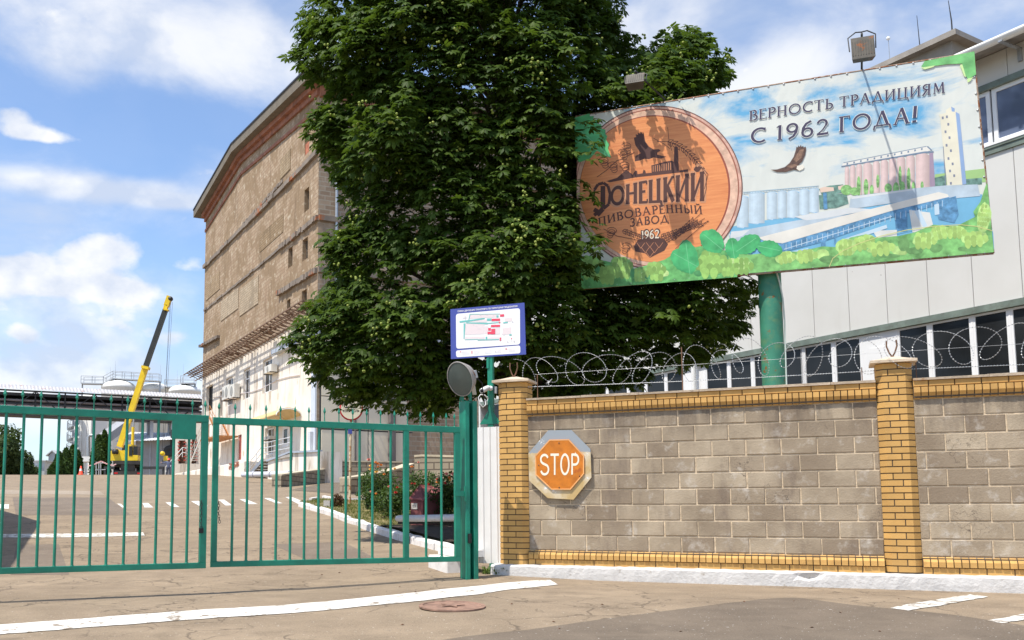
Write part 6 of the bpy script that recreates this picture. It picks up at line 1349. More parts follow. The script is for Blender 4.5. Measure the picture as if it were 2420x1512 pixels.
def chestnut():
    rs = np.random.RandomState(5); rr = random.Random(5); Yc = 18.4
    SIL = [(762, -420), (755, -60), (744, 0), (715, 70), (706, 130), (716, 180), (755, 208), (795, 222), (760, 250), (732, 290), (738, 335), (786, 385), (803, 440), (832, 478), (805, 530), (760, 558), (752, 600), (786, 640), (766, 700), (706, 750), (672, 800), (672, 842), (742, 868), (764, 925), (800, 955), (870, 958), (930, 972), (1000, 996), (1085, 965), (1150, 935), (1200, 955), (1300, 962), (1420, 930), (1480, 922), (1560, 872), (1630, 862), (1700, 835), (1750, 770), (1785, 690), (1792, 560), (1770, 400), (1690, 240), (1718, 150), (1690, 100), (1610, 66), (1550, 62), (1505, 125), (1452, 62), (1440, -60), (1436, -420)]
    root = onG(2.75, 18.9); g = thing('chestnut_tree', 'large dark green horse chestnut tree between the brick building and the billboard', 'tree', root)
    mpp = 17.5 / FL; cen = []; nrm = []; front = []
    def bd(X): # depth of the board plane at X
        t = (X - BP.p.x) / BP.d.x; return (BP.p + BP.d * t).y
    tries = 0
    while len(cen) < 3900 and tries < 90000:
        tries += 1; x = rr.uniform(670, 1810); y = rr.uniform(-420, 1010)
        if not in_poly(x, y, SIL): continue
        e_ = edge_d(x, y, SIL) * mpp
        if e_ < .12: continue
        Rm = 3.7; T = math.sqrt(max(e_ * (2 * Rm - e_), 0)) if e_ < Rm else Rm; T *= .95
        u = rr.random()
        if u < .55: dpt = -T
        elif u < .84: dpt = T * rr.uniform(-.85, -.1)
        else: dpt = T * rr.uniform(0, 1)
        q = P(x, y, Yc + dpt); nz = mnoise.noise(Vector(q) * .85) ; nz2 = mnoise.noise(Vector(q) * 1.9 + Vector((7, 3, 1)))
        fr = u < .55
        if fr:
            if nz * .8 + nz2 * .6 < -.36: continue
            dpt -= (nz * .9 + nz2 * .35) * min(1, e_ / .8); q = P(x, y, Yc + dpt)
        if .2 < q.x <= 2.95 and q.z > 4.6:
            lim = bd(q.x) - .8 - (2.95 - q.x) * .3
            if q.y < lim: q = P(x, y, lim + rr.uniform(0, .6))
        if q.x > 2.95:
            b = bd(q.x); top = BP.th(x, y)[1] > 7.25
            lim = b + .42 if not top else b + .1
            if q.y < lim:
                q = P(x, y, lim + rr.uniform(0, .5))
            if not top and q.y < bd(q.x) + .4 and 3.85 < q.z < 7.2: continue
        cen.append(tuple(q)); c0 = Vector((1.9, Yc, max(3.5, min(q.z - .2, 8)))); nn = (q - c0).normalized(); nrm.append(tuple((nn + Vector((0, -.35 if fr else 0, .1))).normalized())); front.append(fr)
    for (x, y, Y) in ((1380, 300, 15.4), (1410, 372, 15.2), (1395, 350, 15.3), (1365, 330, 15.6), (1372, 540, 15.4), (1400, 570, 15.2), (1418, 585, 15.1), (1380, 590, 15.4), (1370, 440, 15.6), (1368, 480, 15.5), (1360, 620, 15.6), (1370, 660, 15.5)):
        cen.append(tuple(P(x, y, Y))); nrm.append((.5, -.7, .1)); front.append(2)
    for k in range(7):
        x = rr.choice([1430, 1470, 1540]) + rr.uniform(-25, 25); y = 268 - (x - 1360) * .16 - rr.uniform(18, 50); q = P(x, y, 15.5); b = bd(q.x); q = P(x, y, b - rr.uniform(.1, .35)); cen.append(tuple(q)); nrm.append((.3, -.6, .5)); front.append(True)
    cen = np.array(cen); nrm = np.array(nrm); N = len(cen); per = 11
    C = np.repeat(cen, per, 0); Nn = np.repeat(nrm, per, 0); n = len(C)
    d = unit(rs.normal(0, 1, (n, 3)) + Nn * .9 + np.array([0, 0, .45])); rad = rs.uniform(.12, .40, n)[:, None]
    pos = C + d * rad * np.array([1, 1, .62]); out = unit(d * .8 + Nn * .5 + np.array([0, 0, -.25]) + rs.normal(0, .25, (n, 3)))
    keep = np.ones(n, bool)
    for i in range(n):
        p = pos[i]
        if p[0] > 2.4 and 3.75 < p[2] < 7.25:
            b = bd(p[0])
            if b - 6 < p[1] < b + .32:
                if front[i // per] == 2:
                    if p[0] / p[1] > .232 or (i % 11) > 6: keep[i] = False
                elif p[0] / p[1] > .199: keep[i] = False
            if abs(p[1] - b) < .16: keep[i] = False
    pos, out = pos[keep], out[keep]
    V, Fc, rn = palmate(pos, out, rs.uniform(.12, .21, len(pos)), rs)
    LM = leaf_mat('chestnut_leaf', (.032, .066, .009), (.090, .145, .018), .34, .55, .16)
    build_np('crown', V, Fc, rn, LM, g)
    # burrs
    fr = [i for i in range(N) if front[i]]; Vb = []; Fb = []; m = MB()
    for i in rs.choice(fr, 230, replace=False):
        c = Vector(cen[i]) + Vector(nrm[i]) * .38 + Vector((0, -.08, .06))
        if c.x > 3 and c.y < bd(c.x) + .3 and 3.7 < c.z < 7.3: continue
        for k in range(rr.randint(2, 5)): m.ball(c + Vector((rr.uniform(-.09, .09), rr.uniform(-.07, .07), rr.uniform(-.08, .08))), rr.uniform(.019, .028), 5)
    tag(m.build('burrs', mat('burr_green', (.24, .29, .05), .6, .2, 20), g), None, kind='stuff')
    # trunk and limbs
    BK = mat('bark', (.10, .075, .055), .95, .35, 9, bmp=.8, bs=30); m = MB(); r0 = Vector(root)
    tp = [r0 + Vector((0, 0, -.4)), r0 + Vector((.03, -.02, 1.2)), r0 + Vector((-.08, -.05, 2.8)), r0 + Vector((-.2, 0, 4.6)), r0 + Vector((-.3, .1, 6.6)), r0 + Vector((-.35, .1, 9)), r0 + Vector((-.4, .1, 11.5))]
    m.tube(tp, [.36, .27, .25, .21, .15, .09, .04], 12); m.build('trunk', BK, g)
    m = MB()
    idx = rs.choice(N, 95, replace=False)
    for i in idx:
        e1 = Vector(cen[i]); zt = max(1.7, min(11, e1.z - rr.uniform(.6, 1.6) - r0.z)); k = zt / 11.5 * 6; k0 = min(int(k * .98), 5); f = min(max(k - k0, 0), 1); s = None
        for a, b in zip(tp[:-1], tp[1:]):
            if a.z - r0.z <= zt <= b.z - r0.z: s = a.lerp(b, (zt - (a.z - r0.z)) / (b.z - a.z))
        if s is None: continue
        if e1.x > 3.0 and e1.y < bd(e1.x) + .4: continue
        mid = s.lerp(e1, .5) + Vector((rr.uniform(-.25, .25), rr.uniform(-.25, .25), rr.uniform(.0, .4))); ln = (e1 - s).length; r_ = .018 + .012 * ln
        m.tube([s, s.lerp(mid, .5) + Vector((0, 0, .05)), mid, mid.lerp(e1, .6), e1], [r_, r_ * .8, r_ * .55, r_ * .35, .008], 6)
    m.build('limbs', BK, g)
chestnut()
def leaf_cloud(pos, nrm, size, rs, asp=.5):
    n = len(pos); x = unit(np.cross(nrm, rs.normal(0, 1, (n, 3)))); y = np.cross(nrm, x); s = (size * rs.uniform(.6, 1.3, n))[:, None]
    V = np.stack([pos - x * s, pos + y * s * asp, pos + x * s, pos - y * s * asp], 1).reshape(-1, 3); k = np.arange(n)[:, None] * 4
    return V, k + np.array([0, 1, 2, 3]), rs.random(n)
def thuja(vx, vb, vt, w, Y, label, seed):
    b = P(vx, vb, Y); t = P(vx, vt, Y); z0 = gz(b.x, Y); g = thing('thuja', label, 'conifer', Vector((b.x, Y, z0)), 'clipped thuja columns before the silos'); rs = np.random.RandomState(seed); h = t.z - z0; n = 2600
    u = rs.random(n) ** .8; a = rs.uniform(0, 2 * np.pi, n); fl = 1 + .14 * np.sin(a * 4 + u * 9 + seed) + .10 * np.sin(a * 9 + seed * 2 + u * 17)
    w = w * .62; r = w * np.minimum(1, (1 - u) * 1.9) ** .7 * (.75 + .25 * np.minimum(1, u * 6)) * fl * rs.uniform(.72, 1.03, n)
    pos = np.stack([b.x + r * np.cos(a), Y + r * np.sin(a), z0 + .1 + u * (h - .1)], 1); nr = unit(np.stack([np.cos(a), np.sin(a), rs.uniform(-.2, .6, n)], 1) + rs.normal(0, .45, (n, 3)))
    V, Fc, rn = leaf_cloud(pos, nr, .22, rs, .45); build_np('foliage', V, Fc, rn, leaf_mat_t, g); m = MB(); m.tube([Vector((b.x, Y, z0 - .2)), Vector((b.x, Y, z0 + h * .8))], [.12, .02], 6); m.build('trunk', mat('bark', (.1, .08, .06)), g)
leaf_mat_t = leaf_mat('thuja_leaf', (.02, .05, .012), (.06, .11, .022), .2, .7, .2)
def cA1(x, y): return cr('A1', x, y)
for i, (x, yt, w, Y, lb) in enumerate([(395, 1440, .6, 86, 'smallest thuja at the left end of the row'), (440, 1345, .8, 87, 'second thuja in the row, between two gate bars'), (492, 1315, .95, 87.5, 'third thuja in the row, tall and slender'), (543, 1292, 1.0, 88, 'tallest thuja in the left row before the white silo stair'), (580, 1330, .8, 90, 'short thuja at the right end of the left row'),
                                     (738, 1215, 1.15, 88, 'dark thuja left of the crane cab, left one of the close pair'), (780, 1178, 1.05, 89, 'dark pointed thuja just left of the crane, tallest of the pair')]):
    thuja(cA1(x, 0)[0], 1130, cA1(x, yt)[1], w, Y, lb, 20 + i)
def round_tree(name, label, c, rx, rz, n, size, seed, grp=None, mt=None):
    rs = np.random.RandomState(seed); g = thing(name, label, 'tree', Vector((c.x, c.y, gz(c.x, c.y))), grp); lob = [(c + Vector((rs.uniform(-.6, .6) * rx, rs.uniform(-.6, .6) * rx, rs.uniform(-.65, .7) * rz)), rs.uniform(.35, .6)) for _ in range(14)]
    Vs = [];
    per = n // 14; P_ = []; Nn = []
    for q, s in lob:
        d = unit(rs.normal(0, 1, (per, 3))); P_.append(np.array(q) + d * np.array([rx, rx, rz]) * s * rs.uniform(.65, 1.05, (per, 1))); Nn.append(unit(d + rs.normal(0, .5, (per, 3)) + [0, 0, .3]))
    V, Fc, rn = leaf_cloud(np.concatenate(P_), np.concatenate(Nn), size, rs, .55); build_np('crown', V, Fc, rn, mt or leaf_mat_d, g)
    m = MB(); z0 = gz(c.x, c.y); m.tube([Vector((c.x, c.y, z0 - .3)), Vector((c.x + .2, c.y, (z0 + c.z) / 2)), Vector((c.x, c.y, c.z))], [rx * .07, rx * .05, rx * .02], 8)
    for q, s in lob[:8]: m.tube([Vector((c.x, c.y, (z0 + c.z) / 2 + .3)), q], [rx * .03, rx * .01], 5)
    m.build('trunk', mat('bark', (.1, .08, .06)), g)
leaf_mat_d = leaf_mat('far_leaf', (.035, .062, .022), (.085, .12, .04), .25, .7, .2)
round_tree('broad_tree', 'dark rounded tree at the far left edge behind the gate', P(8, 1078, 95), 3.0, 3.0, 9000, .22, 3)
round_tree('broad_tree', 'pale far tree above the low grey warehouses', P(132, 1104, 190), 3.4, 1.5, 2600, .3, 4)
round_tree('broad_tree', 'low shrub like tree beside the cream warehouse at far left', P(62, 1122, 120), 2.0, 1.2, 1800, .22, 6)
# ------------------------------------------------------------------ flower bed
def bed():
    # raised bed surface: lawn then bare soil near the gate
    kp = [(110, 1235), (235, 1290), (330, 1330), (600, 1395), (700, 1440), (880, 1500)]
    k2 = [(1480, 150), (1580, 180), (1700, 195), (1800, 215), (1960, 250), (2100, 292), (2230, 335)]
    edge = [G(*cr('A3', x, y + 6)) for x, y in kp[1:]] + [G(*cr('B6', x, y + 22)) for x, y in k2[2:]]
    m = MB(); far = [G(*cr('A3', x, y)) for x, y in ((330, 1290), (490, 1262), (760, 1285), (1000, 1280), (1500, 1290), (1900, 1330), (2000, 1420))]
    def ring(mt, nm, lst, kind, dz):
        m = MB(); cx = sum(p.x for p in lst) / len(lst); cy = sum(p.y for p in lst) / len(lst); vs = []; n = len(lst)
        for r_ in range(0, 9):
            for p in lst: f = r_ / 8; x, y = cx + (p.x - cx) * f, cy + (p.y - cy) * f; vs.append((x, y, gz(x, y) + dz + .02 * math.sin(x * 5) * math.cos(y * 4)))
        m.add(vs, [(r_ * n + i, r_ * n + (i + 1) % n, (r_ + 1) * n + (i + 1) % n, (r_ + 1) * n + i) for r_ in range(8) for i in range(n)], True, .5); o = m.build(nm, mt); o['kind'] = kind; return o
    ring(mat('lawn_soil', (.17, .14, .055), .95, .35, 3, dirt=.5, dirtcol=(.07, .10, .02)), 'lawn', edge + far[::-1], 'structure', .07)
    soil_e = [p for p in edge if p.y < 21.5]; so_ = soil_e + [Vector((q.x + 2.2, q.y + .6, 0)) for q in soil_e[::-1]]
    ring(mat('bare_soil', (.045, .032, .024), .98, .4, 5, bmp=1, bs=18), 'bare_soil', so_, 'structure', .10)
    # grass
    rs = np.random.RandomState(8); pts = []; poly = [(p.x, p.y) for p in edge + far[::-1]]
    xs = [p[0] for p in poly]; ys = [p[1] for p in poly]
    while len(pts) < 9000:
        x, y = rs.uniform(min(xs), max(xs)), rs.uniform(min(ys), max(ys))
        if y > 20.2 and in_poly(x, y, poly) and mnoise.noise(Vector((x * 1.1, y * 1.1, 0))) > -.25: pts.append((x, y, gz(x, y) + .07))
    p = np.array(pts); n = len(p); a = rs.uniform(0, 2 * np.pi, n); h = rs.uniform(.03, .09, n); w = .008; d = np.stack([np.cos(a), np.sin(a), 0 * a], 1); tip = p + np.stack([rs.normal(0, .02, n), rs.normal(0, .02, n), h], 1)
    V = np.stack([p - d * w, p + d * w, tip], 1).reshape(-1, 3); k = np.arange(n)[:, None] * 3; o = build_np('grass', V, k + np.array([0, 1, 2]), rs.random(n), leaf_mat('grass_blade', (.07, .12, .015), (.22, .20, .05), .3, .7, .2)); tag(o, 'short patchy grass growing on the flower bed lawn', 'grass', kind='stuff')
    # kerb stones, each its own block
    outer = [cr('A3', 232, 1325), cr('A3', 350, 1362), cr('A3', 590, 1432), cr('A3', 720, 1490), cr('A3', 860, 1525), cr('B6', 1578, 216), cr('B6', 1700, 256), cr('B6', 1790, 283), cr('B6', 1880, 312), cr('B6', 1980, 337), cr('B6', 2090, 366), cr('B6', 2190, 398), cr('B6', 2275, 420)]
    q = [G(*c) for c in outer]; L = [0]
    for i in range(1, len(q)): L.append(L[-1] + (q[i] - q[i - 1]).length)
    KW = mat('kerb_white', (.74, .71, .68), .85, .1, 5, rust=.66, rustcol=(.36, .33, .29), rs=6, bmp=.6, bs=16, dirt=.2); rr = random.Random(6)
    def at(s):
        i = 1
        while i < len(q) - 1 and L[i] < s: i += 1
        return q[i - 1].lerp(q[i], (s - L[i - 1]) / (L[i] - L[i - 1]))
    n = int(L[-1] / 1.0)
    names = ['at the far tip of the flower bed', 'second from the far tip of the bed', 'third from the far tip of the bed', 'fourth from the far tip, tilted outwards']
    for i in range(n):
        s0, s1 = L[-1] * i / n + .012, L[-1] * (i + 1) / n - .012; a, b = at(s0), at(s1); d = (b - a); d.z = 0; d.normalize(); nn = Vector((d.y, -d.x, 0)) * (1 if d.y < 0 else -1)
        nn = Vector((-d.y, d.x, 0)); nn = nn if nn.x > 0 else -nn
        hh = .13 + rr.uniform(-.012, .02); pr = [(0, -.25), (0 + rr.uniform(-.01, .01), hh - .03), (.03, hh), (.15, hh + rr.uniform(-.01, .01)), (.15, -.25)]
        m = MB(); vs = []
        for k in range(5):
            c = a.lerp(b, k / 4)
            for o, h in pr: vs.append(Vector((c.x, c.y, gz(c.x, c.y) + h + (rr.uniform(-.006, .006) if h > 0 else 0))) + nn * (o + (rr.uniform(-.004, .004))))
        m.add(vs, [(5 * k + j, 5 * k + (j + 1) % 5, 5 * k + 5 + (j + 1) % 5, 5 * k + 5 + j) for k in range(4) for j in range(5)] + [tuple(range(5)), tuple(range(20, 25))[::-1]])
        lab = 'whitewashed kerb stone ' + (names[i] if i < 4 else 'nearest the gate' if i == n - 1 else ['', '', '', '', 'fifth', 'sixth', 'seventh', 'eighth', 'ninth', 'tenth', 'eleventh', 'twelfth', 'thirteenth', 'fourteenth', 'fifteenth', 'sixteenth', 'seventeenth', 'eighteenth', 'nineteenth', 'twentieth'][i] + ' from the far tip along the bed edge')
        tag(m.build('kerb_stone', KW), lab, 'kerb stone', 'white kerb stones round the flower bed')
    strip('road_marking', [cr('A3', 105, 1232), cr('A3', 150, 1258), cr('A3', 230, 1300)], [cr('A3', 150, 1230), cr('A3', 225, 1258), cr('A3', 300, 1290)], WHITE, .008, 6)
    def kerbline(pts, lab, wd=.12):
        c = [G(*cr('A3', *p)) for p in pts]; m = MB()
        for a, b in zip(c[:-1], c[1:]):
            m.bar(Vector((a.x, a.y, gz(a.x, a.y) + .05)), Vector((b.x, b.y, gz(b.x, b.y) + .05)), wd, .14)
        tag(m.build('kerb', KW), lab, 'kerb')
    kerbline([(490, 1248), (620, 1276), (980, 1274), (1180, 1262)], 'thin white kerb along the far edge of the lawn'); kerbline([(358, 1275), (430, 1262)], 'short white kerb stub at the far tip of the lawn')
    # block at the gate foot
    a, b = G(*cr('B6', 2070, 500)), G(*cr('B6', 2205, 545)); pl = Plane((a.x, a.y), (b.x, b.y)); m = MB(); L_ = (Vector((b.x - a.x, b.y - a.y, 0))).length
    m.bslab(pl, 0, L_, -.95, -.87 + .26, -.45, 0, .02); m.bslab(pl, .08, L_ + .12, -.609, -.52, -.5, -.12, .015); tag(m.build('concrete_block', KW), 'rough white concrete block at the foot of the green gate post', 'block')
    return edge
EDGE = bed()
RL = leaf_mat('rose_leaf', (.020, .055, .012), (.09, .15, .03), .25, .6, .3)
def rose_bush(label, cx, cy_base, w, h, Y, blooms, seed):
    b = P(cx, cy_base, Y); z0 = gz(b.x, Y) + .05; g = thing('rose_bush', label, 'bush', Vector((b.x, Y, z0)), 'rose bushes in the flower bed'); rs = np.random.RandomState(seed); n = int(1500 * w * h) + 300
    d = unit(rs.normal(0, 1, (n, 3))); u = rs.random(n) ** .6
    pos = np.stack([b.x + d[:, 0] * w * .55 * u * (1 + .25 * np.sin(d[:, 2] * 7 + seed)), Y + d[:, 1] * w * .45 * u, z0 + h * .5 + d[:, 2] * h * .5 * u], 1)
    V, Fc, rn = leaf_cloud(pos, unit(rs.normal(0, 1, (n, 3)) + [0, -.3, .8]), .038, rs, .6); build_np('foliage', V, Fc, rn, RL, g)
    m = MB(); rr = random.Random(seed); 
    for i in range(9): m.tube([Vector((b.x + rr.uniform(-.08, .08), Y, z0 - .1)), Vector((b.x + rr.uniform(-.3, .3) * w, Y, z0 + h * .5)), Vector((b.x + rr.uniform(-.5, .5) * w, Y + rr.uniform(-.2, .2), z0 + h * rr.uniform(.8, 1.0)))], [.012, .009, .004], 5)
    m.build('stems', mat('rose_stem', (.05, .09, .03), .7), g)
    for (x, y, col, r_) in blooms:
        c = P(*cr('A3', x, y), Y - w * .4); mm = MB(); k0 = Vector(c); rr2 = random.Random(int(x))
        for k in range(11):
            a = k * 2.4; q = r_ * (1 - k * .07); t = Vector((math.cos(a), math.sin(a), .1 + k * .09)).normalized(); s = t.cross(UP).normalized(); o = k0 + UP * k * .003
            mm.add([o - UP * r_ * .25, o + t * q * .7 + s * q * .6, o + t * q + UP * q * .45, o + t * q * .7 - s * q * .6], [(0, 1, 2), (0, 2, 3)])
        mm.ball(k0 + UP * r_ * .1, r_ * .45, 6); mm.build('bloom', ROSE[col], g)
        if y < cr('A3', 0, 0)[1] + 10000: pass
ROSE = {'o': mat('rose_orange', (.80, .27, .045), .6, .2, 20), 'p': mat('rose_pink', (.80, .30, .26), .6, .15, 20), 'r': mat('rose_red', (.55, .03, .03), .6, .2, 20), 'y': mat('rose_yellow', (.85, .50, .12), .6, .15, 20)}
rose_bush('tall rose bush with orange and yellow blooms by the sign pole', cr('A3', 1050, 0)[0], cr('A3', 0, 1340)[1], 1.0, 1.25, 25.5, [(965, 920, 'y', .06), (962, 955, 'y', .06), (1022, 983, 'y', .06), (1035, 900, 'o', .055), (1068, 912, 'o', .055), (1015, 885, 'o', .045), (1040, 930, 'o', .045)], 3)
rose_bush('pink topped single rose stem left of the orange rose bush', cr('A3', 948, 0)[0], cr('A3', 0, 1300)[1], .55, 1.2, 26.5, [(945, 858, 'p', .07)], 4)
rose_bush('low rose bush with small red blooms in the middle of the bed', cr('A3', 1200, 0)[0], cr('A3', 0, 1375)[1], 1.1, .85, 23, [(1148, 1130, 'p', .04), (1232, 1138, 'r', .04), (1216, 1190, 'r', .05), (1100, 1005, 'o', .04), (1207, 950, 'y', .045), (968, 1180, 'p', .04), (1018, 1200, 'o', .035)], 5)
rose_bush('wide rose bush with small dark red blooms behind the red box', cr('A3', 1480, 0)[0], cr('A3', 0, 1340)[1], 1.5, 1.2, 24, [(1380, 1098, 'r', .035), (1410, 1100, 'r', .035), (1635, 1085, 'o', .045), (1635, 1055, 'r', .04), (1380, 930, 'o', .045), (1550, 1105, 'r', .04), (1445, 885, 'p', .035)], 6)
rose_bush('rose bush with pink blooms between the red box and the gate post', cr('A3', 1765, 0)[0], cr('A3', 0, 1440)[1], .85, 1.25, 20.5, [(1728, 1003, 'p', .055), (1792, 1003, 'p', .06), (1757, 1040, 'o', .045), (1715, 1095, 'r', .04), (1765, 1065, 'y', .035)], 7)
# weeds at the foot of the post
def weeds():
    rs = np.random.RandomState(3); n = 260; t = rs.uniform(-.95, .0, n); c = [W.pt(-1.05 - rs.random() * .36, -.85, .04 + rs.random() * .18) for _ in range(n)]
    p = np.array([tuple(v) for v in c]); p[:, 2] = -.868; a = rs.uniform(0, 2 * np.pi, n); L_ = rs.uniform(.05, .17, n); d = np.stack([np.cos(a), np.sin(a), 0 * a], 1); s = np.stack([-np.sin(a), np.cos(a), 0 * a], 1) * .007
    mid = p + d * (L_ * .35)[:, None] + np.array([0, 0, 1]) * (L_ * .8)[:, None]; tip = p + d * (L_ * .95)[:, None] + np.array([0, 0, 1]) * (L_ * .75)[:, None]
    V = np.stack([p - s, p + s, mid + s, mid - s, tip], 1).reshape(-1, 3); k = np.arange(n)[:, None] * 5; F3 = np.concatenate([k + [0, 1, 2], k + [0, 2, 3], k + [3, 2, 4]])
    tag(build_np('weeds', V, F3, np.tile(rs.random(n), 3), leaf_mat('weed_blade', (.05, .11, .02), (.16, .22, .05), .3, .6, .3)), 'tuft of green weeds under the white metal panel', 'weeds', kind='stuff')
weeds()
# scattered litter of dry leaves on the asphalt
def litter():
    rr = random.Random(12); m = MB(); M1 = mat('dry_leaf', (.14, .06, .03), .9, .4, 20)
    spots = [(x, y) for x, y in (cr('B5', 880, 555), cr('B5', 1480, 668), cr('B5', 1422, 742), cr('B5', 1860, 535), cr('B5', 1685, 563), cr('B5', 545, 675), cr('B5', 585, 722), cr('B5', 255, 550), cr('B6', 1880, 935), cr('B6', 1975, 690), cr('B6', 2335, 770), cr('B6', 2275, 768), cr('B6', 1280, 560), cr('B6', 1170, 522), cr('B6', 1410, 545), cr('B6', 1700, 480), cr('B6', 1930, 515), cr('B6', 1765, 515), cr('B6', 1760, 685), cr('B6', 1860, 650), cr('B6', 1425, 368), cr('B6', 1590, 355), cr('B4', 905, 1140), cr('B4', 370, 1268), cr('B4', 110, 1405), cr('B4', 730, 1440), cr('B5', 1060, 455), cr('B5', 2205, 530))]
    for x, y in spots:
        c = G(x, y); a = rr.uniform(0, 6.28); s = rr.uniform(.010, .022); d = Vector((math.cos(a), math.sin(a), 0)); e_ = Vector((-d.y, d.x, 0)); z = gz(c.x, c.y); c = Vector((c.x, c.y, z + .004))
        m.add([c - d * s, c + e_ * s * .5 + UP * s * .5, c + d * s + UP * s * .2, c - e_ * s * .5 + UP * s * .6, c + UP * s * .1], [(0, 4, 1), (1, 4, 2), (2, 4, 3), (3, 4, 0)])
    tag(m.build('leaf_litter', M1), 'scattered dry leaf scraps lying on the asphalt before the gate', 'leaf litter', kind='stuff')
litter()
# ================================================================== yard furniture
def round_sign():
    b = G(*cr('A3', 752, 1318)); Y = b.y; A = lambda x, y, o=0: P(*cr('A3', x, y), Y - o); g = thing('round_sign', 'round red rimmed checkpoint sign on a rusty pale pole in the flower bed', 'sign', b)
    RP = mat('rusty_pale_pole', (.62, .50, .34), .7, .2, 5, rust=.52, rustcol=(.42, .20, .08), rs=6)
    t = A(768, 225); m = MB(); m.tube([Vector((b.x, Y, b.z - .2)), A(757, 900), Vector((A(765, 460).x, Y, A(765, 460).z)), t], .038, 10); m.build('pole', RP, g)
    c = A(768, 340, .06); n = Vector((0, -1, 0)); r = (A(888, 340).x - A(648, 340).x) / 2
    m = MB(); m.lathe(c, n, [(.001, -.02), (r, -.02), (r, 0), (r * .86, .001)], 40); m.build('red_ring', mat('ring_red', (.50, .03, .035), .5, .1), g)
    m = MB(); m.lathe(c, n, [(r * .87, .002), (.001, .003)], 40); f = m.build('face', mat('sign_cream_face', (.72, .66, .50), .5, .08), g)
    m = MB(); m.slab(Plane((c.x - 1, c.y), (c.x + 1, c.y)), 1 - r * .52, 1 + r * .52, c.z + r * .06, c.z + r * .16, .004, .008); m.build('bar_symbol', BLACK, f)
    m = MB(); text_mesh('КОНТРОЛЬ', lambda u, v: Vector((c.x + r * (-.70 + 1.40 * u), c.y - .006, c.z - r * .28 + r * .19 * v)), m, 1, .03); m.build('lettering', BLACK, f)
    m = MB(); q = A(755, 565, .05); m.box(q + Vector((-.06, 0, -.09)), (.13, 0, 0), (0, .02, 0), (0, 0, .17)); m.build('blue_tag', BLUE, g)
round_sign()
def red_box():
    Y = 20.2; A = lambda x, y, y_=None: P(*cr('A3', x, y), y_ or Y); g0 = A(1550, 1480); z0 = gz(g0.x, Y) + .02; g = thing('fire_sand_box', 'faded dark red sand box with slanted lid and small white label, behind the gate', 'box', Vector((g0.x, Y, z0)))
    RB_ = mat('faded_red', (.27, .085, .085), .75, .2, 4, dirt=.35, dirtcol=(.16, .06, .055)); x0, x1, x2 = A(1368, 1300).x, A(1490, 1300).x, A(1735, 1300).x; zs = A(1368, 1255).z; zp = A(1470, 1120).z; zr = A(1700, 1128, Y + .5).z; zc = A(1490, 1278).z; dy = .62; zr = zp - .04
    fl, fr_, br, bl = Vector((x0, Y + .1, 0)), Vector((x1, Y, 0)), Vector((x2, Y + .55, 0)), Vector((x2 - (x1 - x0), Y + .65, 0))
    m = MB(); H = zc
    m.add([fl + UP * z0, fr_ + UP * z0, br + UP * z0, bl + UP * z0, fl + UP * zs, fr_ + UP * zc, br + UP * (zp - .02), bl + UP * zp], [(3, 2, 1, 0), (4, 5, 6, 7), (0, 1, 5, 4), (1, 2, 6, 5), (2, 3, 7, 6), (3, 0, 4, 7)]); m.build('box_body', RB_, g)
    m = MB(); o = UP * .012; rp = Vector((A(1465, 1118).x, Y + .45, zp + .02)); rq = Vector((A(1700, 1140).x, Y + .75, zp))
    m.prism([fl + UP * zs + Vector((-.03, -.02, .01)), fr_ + UP * zc + Vector((.01, -.03, .01)), rq + Vector((-.05, 0, -.02)), rp], (0, 0, .03)); m.build('lid', RB_, g)
    m = MB(); c = A(1378, 1292); d = (fr_ - fl).normalized(); p = fl + d * .02 + UP * A(1378, 1352).z; n = Vector((d.y, -d.x, 0)) * .006; w = (x1 - x0) * .52; h = c.z - A(1378, 1352).z
    m.box(p + n, d * w, n, UP * h); lb = m.build('label', mat('label_white', (.62, .58, .52), .6), g); m = MB()
    text_mesh('ПЕСОК', lambda u, v: p + n * 2.4 + d * w * (.15 + .7 * u) + UP * h * (.3 + .4 * v), m, 1, .01); m.build('lettering', DGREY, lb)
red_box()
def barrier():
    a, b = P(*cr('A3', 1232, 1448), 17.2), P(*cr('A3', 1830, 1440), 16.4); g = thing('barrier_arm', 'grey white barrier arm with dark underside resting low behind the gate post', 'barrier', Vector((b.x, b.y, gz(b.x, b.y))))
    m = MB(); m.tube([a - (b - a).normalized() * .03, a, a + (b - a) * .05, b, b + (b - a) * .3], [.03, .055, .062, .065, .065], 14); m.build('arm', mat('arm_grey', (.50, .51, .53), .4, .1, 5, dirt=.3), g)
    m = MB(); m.bar(a + Vector((.03, 0, -.075)), b + Vector((.4, 0, -.07)), .07, .05); m.build('underside_bar', BLACK, g)  # black bar along the underside of the arm
    m = MB(); e_ = b + (b - a) * .3; m.slab(Plane((e_.x - .2, e_.y), (e_.x + .2, e_.y)), 0, .35, gz(e_.x, e_.y) - .1, e_.z + .2, -.3, .1); m.build('drive_box', mat('arm_grey', (.5, .5, .5)), g)
    m = MB(); q = a.lerp(b, .18); m.bar(Vector((q.x, q.y, gz(q.x, q.y))), Vector((q.x, q.y, q.z - .1)), .05); m.build('prop', RUSTY, g)
barrier()
m = MB(); c = G(*cr('A3', 522, 1352)); m.prism([c + Vector((x, y, 0)) for x, y in ((-.10, 0), (.09, -.02), (.11, .14), (-.08, .16))], (0, 0, .26)); tag(m.build('cement_block', PLINTH), 'small grey white cement block standing on the far tip of the lawn', 'block')
rs_ = np.random.RandomState(9); c = G(*cr('A3', 630, 1352)); d_ = unit(rs_.normal(0, 1, (900, 3))); pos_ = np.array(c) + np.array([0, 0, .22]) + d_ * np.array([.2, .2, .24]) * rs_.uniform(.5, 1, (900, 1)); V_, F_, r_ = leaf_cloud(pos_, unit(rs_.normal(0, 1, (900, 3))), .04, rs_, .3)
